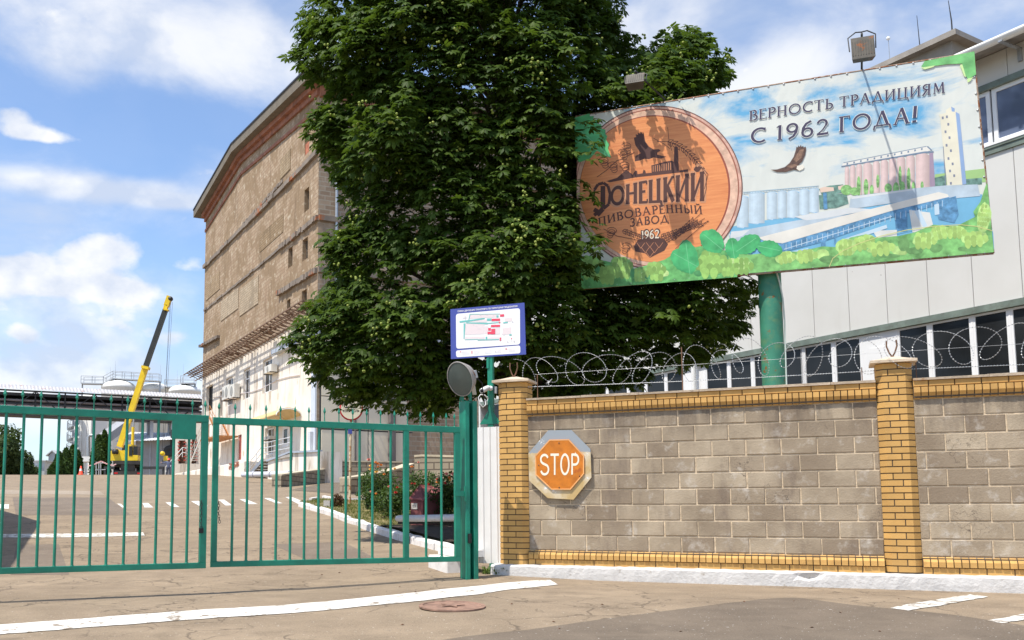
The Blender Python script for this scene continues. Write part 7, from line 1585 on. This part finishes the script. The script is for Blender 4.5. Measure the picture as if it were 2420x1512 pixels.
tag(build_np('withered_shrub', V_, F_, r_, leaf_mat('dead_leaf', (.06, .03, .02), (.16, .07, .04), .1, .9, .1)), 'small withered brown shrub beside the cement block on the lawn', 'shrub')
# ================================================================== far yard
A1 = lambda x, y, Y: P(*cr('A1', x, y), Y)
ZG = gz(0, 85)
TANK = mat('tank_white', (.84, .82, .76), .5, .05, .4, dirt=.1); RAIL = mat('rail_grey', (.42, .44, .46), .5, .1)
def tank(xc, hw, ytop, ybase, Y, label):
    c = A1(xc, ybase, Y); r = (A1(xc + hw, ybase, Y) - c).x; zt = A1(xc, ytop, Y).z; zb = c.z; g = thing('storage_tank', label, 'tank', Vector((c.x, Y, ZG)), 'white storage tanks behind the pipe gallery'); n = 8
    m = MB(); m.lathe((c.x, Y, 0), UP, [(r, ZG - 1), (r, zb - .25), (r * 1.02, zb - .22), (r * 1.02, zb)], 36); m.build('shell', TANK, g)
    m = MB(); m.lathe((c.x, Y, 0), UP, [(r * 1.02 * math.cos(math.pi / 2 * i / n), zb + (zt - zb) * math.sin(math.pi / 2 * i / n)) for i in range(n)] + [(.01, zt)], 36); m.build('dome', TANK, g)
    return g, c, r, zt
tk1 = tank(897, 124, 797, 850, 140, 'white domed storage tank left of the crane boom'); tk2 = tank(1172, 112, 818, 868, 142, 'white domed storage tank right of the crane boom'); tk3 = tank(1398, 118, 832, 880, 138, 'white domed storage tank beside the brick building'); 
tk4 = tank(660, 105, 905, 960, 150, 'low white storage tank hidden behind the pipe gallery, left of the others')
tk5 = tank(1035, 100, 905, 960, 158, 'low white storage tank standing furthest back, behind the boom')
def catwalk(pts, label, Y, h=1.1):
    q = [A1(x, y, Y) for x, y in pts]; g = thing('catwalk', label, 'catwalk', Vector((q[0].x, Y, ZG)), 'grey catwalks on top of the tanks'); m = MB()
    for a, b in zip(q[:-1], q[1:]): m.bar(a, b, 1.4, .16)
    m.build('deck', RAIL, g); m = MB(); L = sum((b - a).length for a, b in zip(q[:-1], q[1:]))
    for a, b in zip(q[:-1], q[1:]):
        n = max(1, int((b - a).length / 1.3))
        for o in (-.65, .65):
            for k in range(n + 1): p = a.lerp(b, k / n) + Vector((0, o, 0)); m.bar(p, p + UP * h, .07)
            for z in (h, h * .55): m.bar(a + Vector((0, o, z)), b + Vector((0, o, z)), .07)
    m.build('railing', RAIL, g); m = MB()
    for p in (q[0], q[-1]): m.bar(Vector((p.x, Y, p.z)), Vector((p.x, Y, p.z - 2.2)), .2)
    m.build('supports', RAIL, g)
catwalk([(622, 822), (790, 826), (862, 786)], 'lower left catwalk leading up onto the first tank', 139); catwalk([(862, 786), (1210, 806)], 'high catwalk over the first and second tanks, behind the boom', 139.5); catwalk([(1372, 822), (1474, 822)], 'short catwalk on top of the tank beside the brick building', 137); catwalk([(1250, 850), (1372, 850)], 'low catwalk between the second and third tanks', 141)
for x, y0, y1 in ((873, 790, 650), (836, 810, 695), (1214, 800, 680), (1386, 825, 675), (1340, 850, 720), (809, 820, 730)):
    a, b = A1(x, y0, 140), A1(x, y1, 140); m = MB(); m.tube([a, b], [.04, .012], 5); tag(m.build('lightning_rod', RAIL), {873: 'tallest thin lightning rod, above the first tank left of the boom', 836: 'thin lightning rod at the start of the high catwalk', 1214: 'thin lightning rod right of the boom at the end of the high catwalk', 1386: 'thin lightning rod on the tank beside the brick building', 1340: 'short thin lightning rod between second and third tanks', 809: 'shortest lightning rod above the lower left catwalk'}[x], 'lightning rod', 'lightning rods on the tanks')
# white stair tower
def tower():
    Y = 128; g = thing('white_silo_block', 'tall white panelled silo block with a spiral stair, left of the crane', 'building', Vector((A1(600, 1300, Y).x, Y, ZG))); pl = Plane((A1(548, 1200, Y).x, Y), (A1(548, 1200, Y).x + 10, Y - 5)); w = (A1(735, 1200, Y) - A1(548, 1200, Y)).length; zt = A1(600, 1060, Y).z + 1.5
    m = MB(); n = 4
    for i in range(n): m.bslab(pl, w * i / n + .02, w * (i + 1) / n - .02, ZG - 1, zt, -3, 0, .05)
    m.build('wall_panels', TANK, g); m = MB(); c = pl.pt(w * .42, 0, 1.3)
    m.tube([Vector((c.x, c.y, ZG)), Vector((c.x, c.y, zt))], .12, 6)
    pp = []; 
    for i in range(120):
        a = i * .33; z = ZG + 1 + (zt - ZG - 2) * i / 119; p = Vector((c.x + .8 * math.cos(a), c.y + .8 * math.sin(a), z)); pp.append(p + UP * 1.0); m.bar(Vector((c.x, c.y, z)), p, .26, .06); m.bar(p, p + UP * 1.0, .05)
    m.tube(pp, .04, 4); m.build('spiral_stair', RAIL, g)
tower()
def gallery():
    a = A1(-40, 822, 98); z = a.z; lo, hi = 98, 125
    for _ in range(40):
        k = (lo + hi) / 2
        if A1(1525, 906, k).z < z: lo = k
        else: hi = k
    b = A1(1525, 906, lo); pl = Plane((a.x, a.y), (b.x, b.y)); L = (Vector((b.x - a.x, b.y - a.y, 0))).length; s = 1 if (pl.d.dot(Vector((b.x - a.x, b.y - a.y, 0)))) > 0 else -1
    t0 = -14; g = thing('pipe_gallery', 'long elevated pipe gallery with corrugated roof and dark truss, crossing behind the gate', 'pipe gallery', pl.pt(L, ZG, 0)); X = lambda t, h, o=0: pl.pt(t * s, h, o)
    RF = mat('corrugated_roof', (.46, .45, .45), .5, .12, .9, rust=.60, rustcol=(.34, .14, .09), rs=2.4); m = MB(); vs = []; N = int((L - t0) / .18)
    for i in range(N + 1):
        t = t0 + i * .18; h = z + (.06 if i % 2 else 0); vs += [X(t, h - .62, 1.6), X(t, h, 0), X(t, h - .1, -1.6)]
    m.add(vs, [(3 * i + k, 3 * i + k + 1, 3 * i + 4 + k, 3 * i + 3 + k) for i in range(N) for k in range(2)]); m.build('roof', RF, g)
    zt, zb = z - .75, z - 3.3; m = MB(); DK = mat('truss_dark', (.045, .045, .048), .6, .3, 2)
    for o in (1.3, -1.3):
        for h in (zt, (zt + zb) / 2 - .1, zb): m.bar(X(t0, h, o), X(L, h, o), .16)
        t = t0; k = 0
        while t < L: m.bar(X(t, zb, o), X(t, zt, o), .12); m.bar(X(t, zb if k % 2 else zt, o), X(min(t + 3, L), zt if k % 2 else zb, o), .09); t += 3; k += 1
    m.build('truss', DK, g); m = MB(); m.slab(pl, min(t0 * s, L * s), max(t0 * s, L * s), zb - .06, zb + .06, -1.3, 1.25); m.slab(pl, min(t0 * s, L * s), max(t0 * s, L * s), zb, zt, -1.28, -1.2); m.slab(pl, min(t0 * s, L * s), max(t0 * s, L * s), zt - .5, zt - .2, -1.1, 1.1); m.build('deck', DK, g)
    for h, o, r, mt in ((zb + .95, 1.0, .20, GREYP), (zb + .45, .9, .15, mat('pipe_dark', (.09, .09, .09), .5)), (zb + 1.55, .9, .14, mat('pipe_brownish', (.30, .25, .23), .5, .2))):
        m = MB(); m.tube([X(t0, h, o), X(L * .5, h, o), X(L, h, o)], r, 10); m.build('pipe', mt, g)
    for x in (1114, 1282): 
        q = A1(x, 1100, 0.5 * (a.y + b.y) + 2); t = 0
        f = (x + 40) / 1565; m = MB(); p0 = X(L * f, 0, 1.0); p1 = X(L * f, 0, -1.0)
        for p in (p0, p1): m.bar(Vector((p.x, p.y, ZG - .5)), Vector((p.x, p.y, zb)), .28)
        m.build('column', mat('column_pale', (.42, .44, .48), .6, .1), g)
    for f in (-.3, .06):
        m = MB(); p0 = X(L * f, 0, 0); m.bar(Vector((p0.x - 0, p0.y, ZG - .5)), Vector((p0.x, p0.y, zb)), .35); m.build('column', mat('column_pale', (.42, .44, .48), .6, .1), g) if f < 0 else None
    m = MB(); p = X(L * (960 / 1565), z - 3.2, 1.7); m.tube([p, p + UP * 1.3], .22, 10); tag(m.build('vent_pipe', GALV), 'short upright metal pipe stub in front of the pipe gallery', 'pipe')
gallery()
def conveyor():
    a, b = A1(782, 1238, 112), A1(935, 1128, 120); g = thing('inclined_conveyor', 'short inclined conveyor gallery with a row of small windows beside the boom', 'conveyor', Vector((a.x, a.y, ZG)))
    m = MB(); m.bar(a, b, 1.2, 1.1); m.build('casing', mat('casing_grey', (.34, .34, .35), .6), g); m = MB(); d = b - a
    for k in range(9): q = a + d * ((k + .5) / 9) + Vector((0, -.63, .05)); m.bar(q - UP * .3, q + UP * .3, .35, .06)
    m.build('window_row', GLASS, g); m = MB(); m.bar(Vector((a.x, a.y, ZG - .5)), a, .3); m.build('leg', RAIL, g)
conveyor()
def shed():
    Y = 104; pl = Plane((A1(870, 1300, Y).x, Y), (A1(1310, 1300, Y).x, Y)); w = (A1(1312, 1300, Y) - A1(868, 1300, Y)).length; g = thing('white_shed', 'low shed with white corrugated roof and grey wall behind the crane', 'shed', pl.pt(w / 2, ZG, 0)); X = lambda x, y, o=0: pl.px(*cr('A1', x, y), o=o)
    m = MB(); n = 40; p0, p1, p2, p3 = X(868, 1262, 1.2), X(1300, 1245, 1.2), X(1300, 1195, -3), X(985, 1188, -3); vs = []
    for i in range(n + 1): f = i / n; k = UP * (.05 if i % 2 else 0); vs += [p0.lerp(p1, f) + k, p3.lerp(p2, f) + k]
    m.add(vs, [(2 * i, 2 * i + 1, 2 * i + 3, 2 * i + 2) for i in range(n)]); m.build('roof', mat('shed_roof', (.66, .67, .70), .5), g)
    m = MB(); m.slab(pl, w * .35, w, ZG - 1, X(1100, 1240).z, -2.5, 0); m.build('wall', mat('shed_wall', (.36, .36, .37), .8, .1), g)
    m = MB(); m.slab(pl, w * .02, w * .34, ZG - 1, X(950, 1275).z, -2.5, -2.2); m.build('back_wall', DARKM, g)
    m = MB(); c = X(1282, 1332, .1); m.lathe(c, pl.n, [(.001, -.1), (.62, -.1), (.62, .3), (.5, .35), (.001, .2)], 18); m.tube([c + Vector((.3, 0, 2.4)), c + Vector((.3, 0, .5))], .25, 10); m.build('fan', DARKM, g)
shed()
def annex():
    Y = 98; pl = Plane((A1(1320, 1300, Y).x, Y), (A1(1620, 1300, Y).x, Y)); X = lambda x, y, o=0: pl.px(*cr('A1', x, y), o=o); T = lambda x: (X(x, 1300) - pl.p).dot(pl.d); g = thing('annex', 'pale annex with dark brick window columns at the far end of the brick building', 'building', pl.pt(2, ZG, 0))
    holes = [(T(1350), T(1400), X(1370, 1425).z, X(1370, 1250).z), (T(1448), T(1486), X(1470, 1425).z, X(1470, 1205).z)]
    m = MB(); holes_wall(m, pl, T(1315), T(1640), ZG - .5, X(1500, 1120).z, holes, .4); m.build('wall', PLA, g); m = MB()
    for a, b, c, d in holes: m.slab(pl, a - .1, b + .1, c - .1, d + .1, -.6, -.38)
    m.build('brick_columns', mat('annex_brick', (.16, .09, .06), .9, .6, 3), g); m = MB()
    for x in (1352, 1398, 1450, 1484):
        for k in range(6): p = X(x, 1265 + k * 27, .05); m.cube(p.x - .12, p.x + .12, p.y - .05, p.y + .1, p.z - .06, p.z + .06)
    m.build('trim', mat('trim_red', (.45, .08, .06), .7), g)
    m = MB(); a, b = X(1250, 1490, 1.5), X(1380, 1340, 1.5)
    for z in (0, .5): m.tube([a + UP * z, b + UP * z, b + UP * z + Vector((.4, 0, -.1))], .04, 5)
    for f in (0, .5, 1): q = a.lerp(b, f); m.tube([q - UP * .5, q + UP * .5], .04, 5)
    m.build('handrail', WPAINT, g)
annex()
def warehouse(x0, x1, y0, y1, Y, col, label, gable=0, name='warehouse', win=False):
    a, b = A1(x0, y1, Y), A1(x1, y1, Y); zt = A1(x0, y0, Y).z; g = thing(name, label, 'warehouse', Vector(((a.x + b.x) / 2, Y, ZG)), 'low warehouses at the far left'); pl = Plane((a.x, Y), (b.x, Y)); w = b.x - a.x; m = MB(); mt = mat('wh_' + str(x0), col, .7, .08, .5)
    m.slab(pl, 0, w, ZG - 1, zt, -8, 0); m.build('wall', mt, g); m = MB(); m.prism([pl.pt(-.3, zt, .4), pl.pt(w / 2, zt + gable, .4), pl.pt(w + .3, zt, .4), pl.pt(w + .3, zt + .15, .4), pl.pt(w / 2, zt + .15 + gable, .4), pl.pt(-.3, zt + .15, .4)], (0, 9, 0)); m.build('roof', mat('wh_roof', (.50, .51, .52), .6), g)
    if gable:
        m = MB(); m.prism([pl.pt(0, zt, .01), pl.pt(w, zt, .01), pl.pt(w / 2, zt + gable, .01)], (0, .2, 0)); m.build('gable', mt, g)
    if win:
        for f in (.15, .55):
            m = MB(); m.slab(pl, w * f, w * (f + .25), ZG + .9, zt - .4, .0, .06); m.build('window', GLASS, g)
warehouse(205, 335, 1408, 1512, 130, (.52, .54, .55), 'plain pale grey box warehouse between two gate bars'); warehouse(362, 425, 1370, 1500, 140, (.36, .38, .40), 'darker grey gabled warehouse just left of the thujas', .8); warehouse(70, 168, 1445, 1512, 125, (.60, .57, .50), 'cream warehouse with dark windows beside the far left tree', .3, win=True)
# small white gate canopy and pipes left of crane
g = thing('white_canopy', 'small white flat canopy on posts between the thujas and the silo block', 'canopy', A1(640, 1500, 95)); m = MB(); a, b = A1(600, 1410, 95), A1(690, 1372, 95); m.box((a.x, 95, a.z), (b.x - a.x, 0, 0), (0, 2, 0), (0, 0, b.z - a.z)); m.build('roof', WPAINT, g); m = MB()
for x in (615, 640, 675): p = A1(x, 1500, 95.3); m.bar(Vector((p.x, 95.3, ZG)), Vector((p.x, 95.3, a.z)), .1)
m.build('post', WPAINT, g)
m = MB(); q = [A1(x, y, 100) for x, y in ((668, 1380), (668, 1225), (680, 1213), (705, 1213))]; m.tube(q, .2, 8); tag(m.build('bent_pipe', GALV), 'bent silver pipe rising left of the dark thujas', 'pipe')
# railing with tape before the crane
g = thing('yard_railing', 'tube railing hung with red and white tape left of the crane truck', 'railing', A1(760, 1500, 84)); m = MB()
for x in (728, 748, 762): p = A1(x, 1500, 84); t = A1(x, 1412, 84); m.tube([Vector((p.x, 84, ZG)), t], .05, 6)
a, b = A1(722, 1425, 84), A1(800, 1420, 84); m.tube([a, b], .04, 6); m.tube([a - UP * .6, b - UP * .6], .04, 6); m.build('tubes', RAIL, g)
m = MB(); tp = [A1(x, y, 83.8) for x, y in ((668, 1442), (700, 1438), (740, 1418), (765, 1408), (800, 1425), (850, 1440), (878, 1430))]
for i, (a, b) in enumerate(zip(tp[:-1], tp[1:])):
    for k in range(6): m.bar(a.lerp(b, k / 6), a.lerp(b, (k + .5) / 6), .02, .10)
m.build('red_stripes', mat('tape_red', (.7, .05, .05), .5), g); m = MB()
for i, (a, b) in enumerate(zip(tp[:-1], tp[1:])):
    for k in range(6): m.bar(a.lerp(b, (k + .5) / 6), a.lerp(b, (k + 1) / 6), .02, .10)
m.build('white_stripes', WPAINT, g)
# traffic cone
g = thing('traffic_cone', 'small red traffic cone with white band near the thujas', 'cone', A1(610, 1512, 80)); c = A1(610, 1512, 80); z = gz(c.x, 80); m = MB(); m.lathe((c.x, 80, z), UP, [(.24, 0), (.24, .05), (.18, .05), (.05, .75), (.01, .76)], 14); m.build('body', mat('cone_red', (.75, .07, .03), .5), g); m = MB(); m.lathe((c.x, 80, z), UP, [(.131, .32), (.092, .53)], 14); m.build('band', WPAINT, g)
# ------------------------------------------------------------------ crane truck
def crane():
    Y = 86; X = lambda x, y, Y_=Y: A1(x, y, Y_); YL = mat('crane_yellow', (.78, .55, .02), .45, .12, 1.5, dirt=.2, dirtcol=(.35, .22, .03)); BK = mat('boom_black', (.03, .032, .03), .5, .2)
    g = thing('crane_truck', 'yellow mobile crane truck seen from behind, boom raised to the right', 'crane', Vector((X(965, 1500).x, Y, ZG))); x0, x1 = X(858, 1450).x, X(1072, 1450).x; zc = X(900, 1405).z
    xm = (x0 + x1) / 2
    def rot(mb_):
        a = R(15); ca, sa = math.cos(a), math.sin(a); mb_.v = [(xm + (v[0] - xm) * ca - (v[1] - Y) * sa, Y + (v[0] - xm) * sa + (v[1] - Y) * ca, v[2]) for v in mb_.v]; return mb_
    # chassis
    m = MB(); m.cube(x0, x1, Y, Y + 8.5, zc - .32, zc); m.cube(x0 + .2, x1 - .2, Y - .05, Y + .1, zc - 1.35, zc - .95); m.cube(x0 + .7, x1 - .7, Y + .1, Y + 8.3, zc - .9, zc - .33); rot(m).build('chassis', mat('chassis_dark', (.05, .048, .045), .7, .3, 2), g)
    for s, x in ((-1, x0 + .28), (1, x1 - .28)):
        for y in (Y + 1.2, Y + 2.6, Y + 6.8):
            m = MB(); m.lathe((x - .26, y, ZG + .5), (1, 0, 0), [(.25, .02), (.46, 0), (.5, .05), (.5, .47), (.46, .52), (.25, .5)], 20); w = rot(m).build('wheel', BLACK, g); k = MB(); k.lathe((x - .27, y, ZG + .5), (1, 0, 0), [(.01, .1), (.24, .1), (.24, .44), (.01, .44)], 14); rot(k).build('rim', RAIL, w)
        m = MB(); m.cube(x - .16, x + .16, Y - .09, Y - .05, zc - 1.22, zc - 1.08); rot(m).build('tail_light', mat('lamp_red', (.65, .02, .02), .3), g)
    for x, w_ in ((x0 - .9, .5), (x1 + 1.9, 1.9)):
        m = MB(); m.cube(x if x < x0 else x1, x0 if x < x0 else x, Y + .3, Y + .6, zc - .75, zc - .5); xx = x if x < x0 else x; m.cube(xx - .1, xx + .1, Y + .35, Y + .55, ZG, zc - .5); m.cube(xx - .3, xx + .3, Y + .2, Y + .7, ZG, ZG + .06); m.build('outrigger', DARKM, g)
    m = MB(); m.cube(x0 + .1, x1 - .1, Y + 6.9, Y + 8.8, zc, zc + 1.3); rot(m).build('driver_cab', YL, g)
    # upper works
    a, b = X(858, 1400), X(1005, 1322); m = MB(); m.cube(a.x, b.x, Y + .6, Y + 2.4, zc + .02, b.z); m.prism([Vector((X(850, 0).x, Y + .55, X(0, 1335).z)), Vector((X(905, 0).x, Y + .55, X(0, 1308).z)), Vector((X(960, 0).x, Y + .55, X(0, 1345).z)), Vector((X(980, 0).x, Y + .55, zc + .05)), Vector((X(858, 0).x, Y + .55, zc + .05))], (0, .5, 0)); m.build('turntable', YL, g)
    cz = X(0, 1278).z; m = MB(); xa, xb = X(992, 0).x, X(1070, 0).x; m.prism([Vector((xa, Y + .4, zc + .05)), Vector((xb, Y + .4, zc + .05)), Vector((xb, Y + .4, zc + .55)), Vector((xa + .9 * (xb - xa) * .55, Y + .4, zc + .56)), Vector((xa + .35, Y + .4, cz)), Vector((xa, Y + .4, cz))], (0, 1.7, 0)); m.build('operator_cab', YL, g)
    m = MB(); m.cube(X(1005, 0).x, X(1030, 0).x, Y + .36, Y + .395, X(0, 1365).z, X(0, 1292).z); m.cube(X(1036, 0).x, X(1068, 0).x, Y + .42, Y + 2.0, X(0, 1365).z, X(0, 1292).z); m.build('cab_glass', GLASS, g)
    m = MB(); m.lathe(X(872, 1335, Y + .5), (1, 0, 0), [(.001, -.25), (.24, -.25), (.24, .25), (.001, .25)], 12); m.build('winch', DARKM, g)
    up = Vector((0, -1, 0))
    def sec(p, q, w, mt, nm):
        m = MB(); m.bar(X(*p, Y + 1.4), X(*q, Y + 1.4), w, .5, up=up); return m.build(nm, mt, g)
    sec((905, 1300), (1100, 700), .50, YL, 'boom_lower'); sec((1099, 702), (1252, 262), .42, BK, 'boom_middle'); sec((1246, 272), (1262, 225), .36, YL, 'boom_upper'); sec((1258, 236), (1284, 162), .48, YL, 'boom_head')
    m = MB(); m.bar(X(1075, 695, Y + 1.1), X(1128, 708, Y + 1.1), .25, .7, up=up); m.bar(X(1240, 262, Y + 1.1), X(1275, 268, Y + 1.1), .12, .6, up=up); m.build('collar', YL, g)
    m = MB(); c = X(1290, 180, Y + 1.2); m.lathe(c - Vector((0, .2, 0)), (0, 1, 0), [(.001, 0), (.2, 0), (.15, .1), (.2, .2), (.2, .4), (.001, .4)], 14); m.build('sheave', DARKM, g)
    m = MB(); m.tube([X(1000, 1385, Y + 1.1), X(1006, 1150, Y + 1.1)], .14, 10); m.build('lift_cylinder', YL, g); m = MB(); m.tube([X(1006, 1150, Y + 1.1), X(1012, 1060, Y + 1.2)], .07, 8); m.build('piston_rod', GALV, g)
    rp = MB()
    for dx in (0, 12, -8): rp.tube([X(1292 + dx, 205, Y + 1.2), X(1226 + dx * .5 + (6 if dx else 0), 1325, Y + 1.2)], .016, 4)
    rp.build('hoist_rope', DARKM, g)
    h = thing('crane_hook', 'yellow hook block hanging from the crane ropes at far right of the truck', 'hook', X(1228, 1390, Y + 1.2)); m = MB(); m.lathe(X(1228, 1350, Y + 1.1) - Vector((0, .1, 0)), (0, 1, 0), [(.001, -.1), (.18, -.08), (.21, 0), (.21, .2), (.18, .28), (.001, .3)], 16); a, b = X(1214, 1362), X(1242, 1398); m.cube(a.x, b.x, Y + 1.1, Y + 1.35, b.z, a.z); m.build('hook_block', YL, h)
    m = MB(); c = X(1228, 1405, Y + 1.2); m.tube([c + UP * .1, c, c + Vector((.1, 0, -.12)), c + Vector((.0, 0, -.24)), c + Vector((-.12, 0, -.14))], .04, 6); m.build('hook', DARKM, h)
crane()
# ------------------------------------------------------------------ worker
def person():
    Y = 86.5; hd = A1(1276, 1396, Y); z0 = gz(hd.x, Y); H = hd.z - z0 + .12; k = H / 1.8; X0 = hd.x
    g = thing('person', 'person in a red hard hat and dark work clothes reaching left towards the hook', 'person', Vector((X0, Y, z0)))
    pts = {'pel': (0, 0, .95), 'wst': (-.01, 0, 1.12), 'che': (-.02, -.02, 1.38), 'nck': (-.01, -.02, 1.52), 'hed': (0, -.02, 1.62), 'top': (0, -.01, 1.74), 'ls': (-.18, -.02, 1.44), 'le': (-.42, -.10, 1.36), 'lh': (-.66, -.14, 1.40), 'lf': (-.74, -.15, 1.41), 'rs': (.17, -.02, 1.43), 're': (.27, .03, 1.17), 'rh': (.24, -.10, .95), 'rf': (.23, -.13, .87),
           'lhp': (-.10, 0, .90), 'lk': (-.13, -.05, .50), 'la': (-.15, .03, .09), 'lt': (-.17, -.13, .04), 'rhp': (.10, 0, .90), 'rk': (.14, -.03, .50), 'ra': (.17, .04, .09), 'rt': (.19, -.12, .04)}
    rad = {'pel': .15, 'wst': .13, 'che': .16, 'nck': .065, 'hed': .10, 'top': .085, 'ls': .085, 'le': .055, 'lh': .036, 'lf': .03, 'rs': .085, 're': .055, 'rh': .036, 'rf': .03, 'lhp': .105, 'lk': .07, 'la': .05, 'lt': .045, 'rhp': .105, 'rk': .07, 'ra': .05, 'rt': .045}
    E = [('pel', 'wst'), ('wst', 'che'), ('che', 'nck'), ('nck', 'hed'), ('hed', 'top'), ('che', 'ls'), ('ls', 'le'), ('le', 'lh'), ('lh', 'lf'), ('che', 'rs'), ('rs', 're'), ('re', 'rh'), ('rh', 'rf'), ('pel', 'lhp'), ('lhp', 'lk'), ('lk', 'la'), ('la', 'lt'), ('pel', 'rhp'), ('rhp', 'rk'), ('rk', 'ra'), ('ra', 'rt')]
    ks = list(pts); me = bpy.data.meshes.new('body'); me.from_pydata([tuple(c * k for c in pts[n]) for n in ks], [(ks.index(a), ks.index(b)) for a, b in E], [])
    o = bpy.data.objects.new('body', me); sc.collection.objects.link(o); sk = o.modifiers.new('skin', 'SKIN')
    for i, n in enumerate(ks): me.skin_vertices[0].data[i].radius = (rad[n] * k, rad[n] * k); me.skin_vertices[0].data[i].use_root = (n == 'pel')
    o.modifiers.new('sub', 'SUBSURF').levels = 2; o.modifiers['sub'].render_levels = 2
    dg = bpy.context.evaluated_depsgraph_get(); m2 = bpy.data.meshes.new_from_object(o.evaluated_get(dg)); o.modifiers.clear(); o.data = m2; o.parent = g
    mt, nt, b = newmat('person_cloth', .8); tc = nt.nodes.new('ShaderNodeTexCoord'); sx = nt.nodes.new('ShaderNodeSeparateXYZ'); nt.links.new(tc.outputs['Object'], sx.inputs[0])
    c = mixc(nt, rng(nt, sx.outputs[2], .94 * k, .96 * k), (.05, .06, .09), (.10, .12, .20)); c = mixc(nt, rng(nt, sx.outputs[2], 1.50 * k, 1.52 * k), c, (.48, .28, .20)); c = mixc(nt, rng(nt, sx.outputs[0], -.60 * k, -.62 * k), c, (.48, .28, .20)); nt.links.new(c, b.inputs['Base Color']); m2.materials.clear(); m2.materials.append(mt)
    for p in m2.polygons: p.use_smooth = True
    m = MB(); c = Vector((X0, Y - .01, z0 + 1.68 * k)); m.lathe(c, UP, [(.155 * k, -.01), (.15 * k, .01), (.128 * k, .015), (.12 * k, .07 * k), (.085 * k, .125 * k), (.001, .145 * k)], 16); m.build('hard_hat', mat('hat_red', (.75, .03, .02), .35), g)
    m = MB()
    for s in (-1, 1): m.ball(Vector((X0 + s * .035 * k, Y - .118 * k, z0 + 1.635 * k)), .014 * k, 5)
    m.ball(Vector((X0, Y - .125 * k, z0 + 1.605 * k)), .018 * k, 5); m.build('face_features', mat('face_dark', (.25, .13, .09), .7), g)
person()
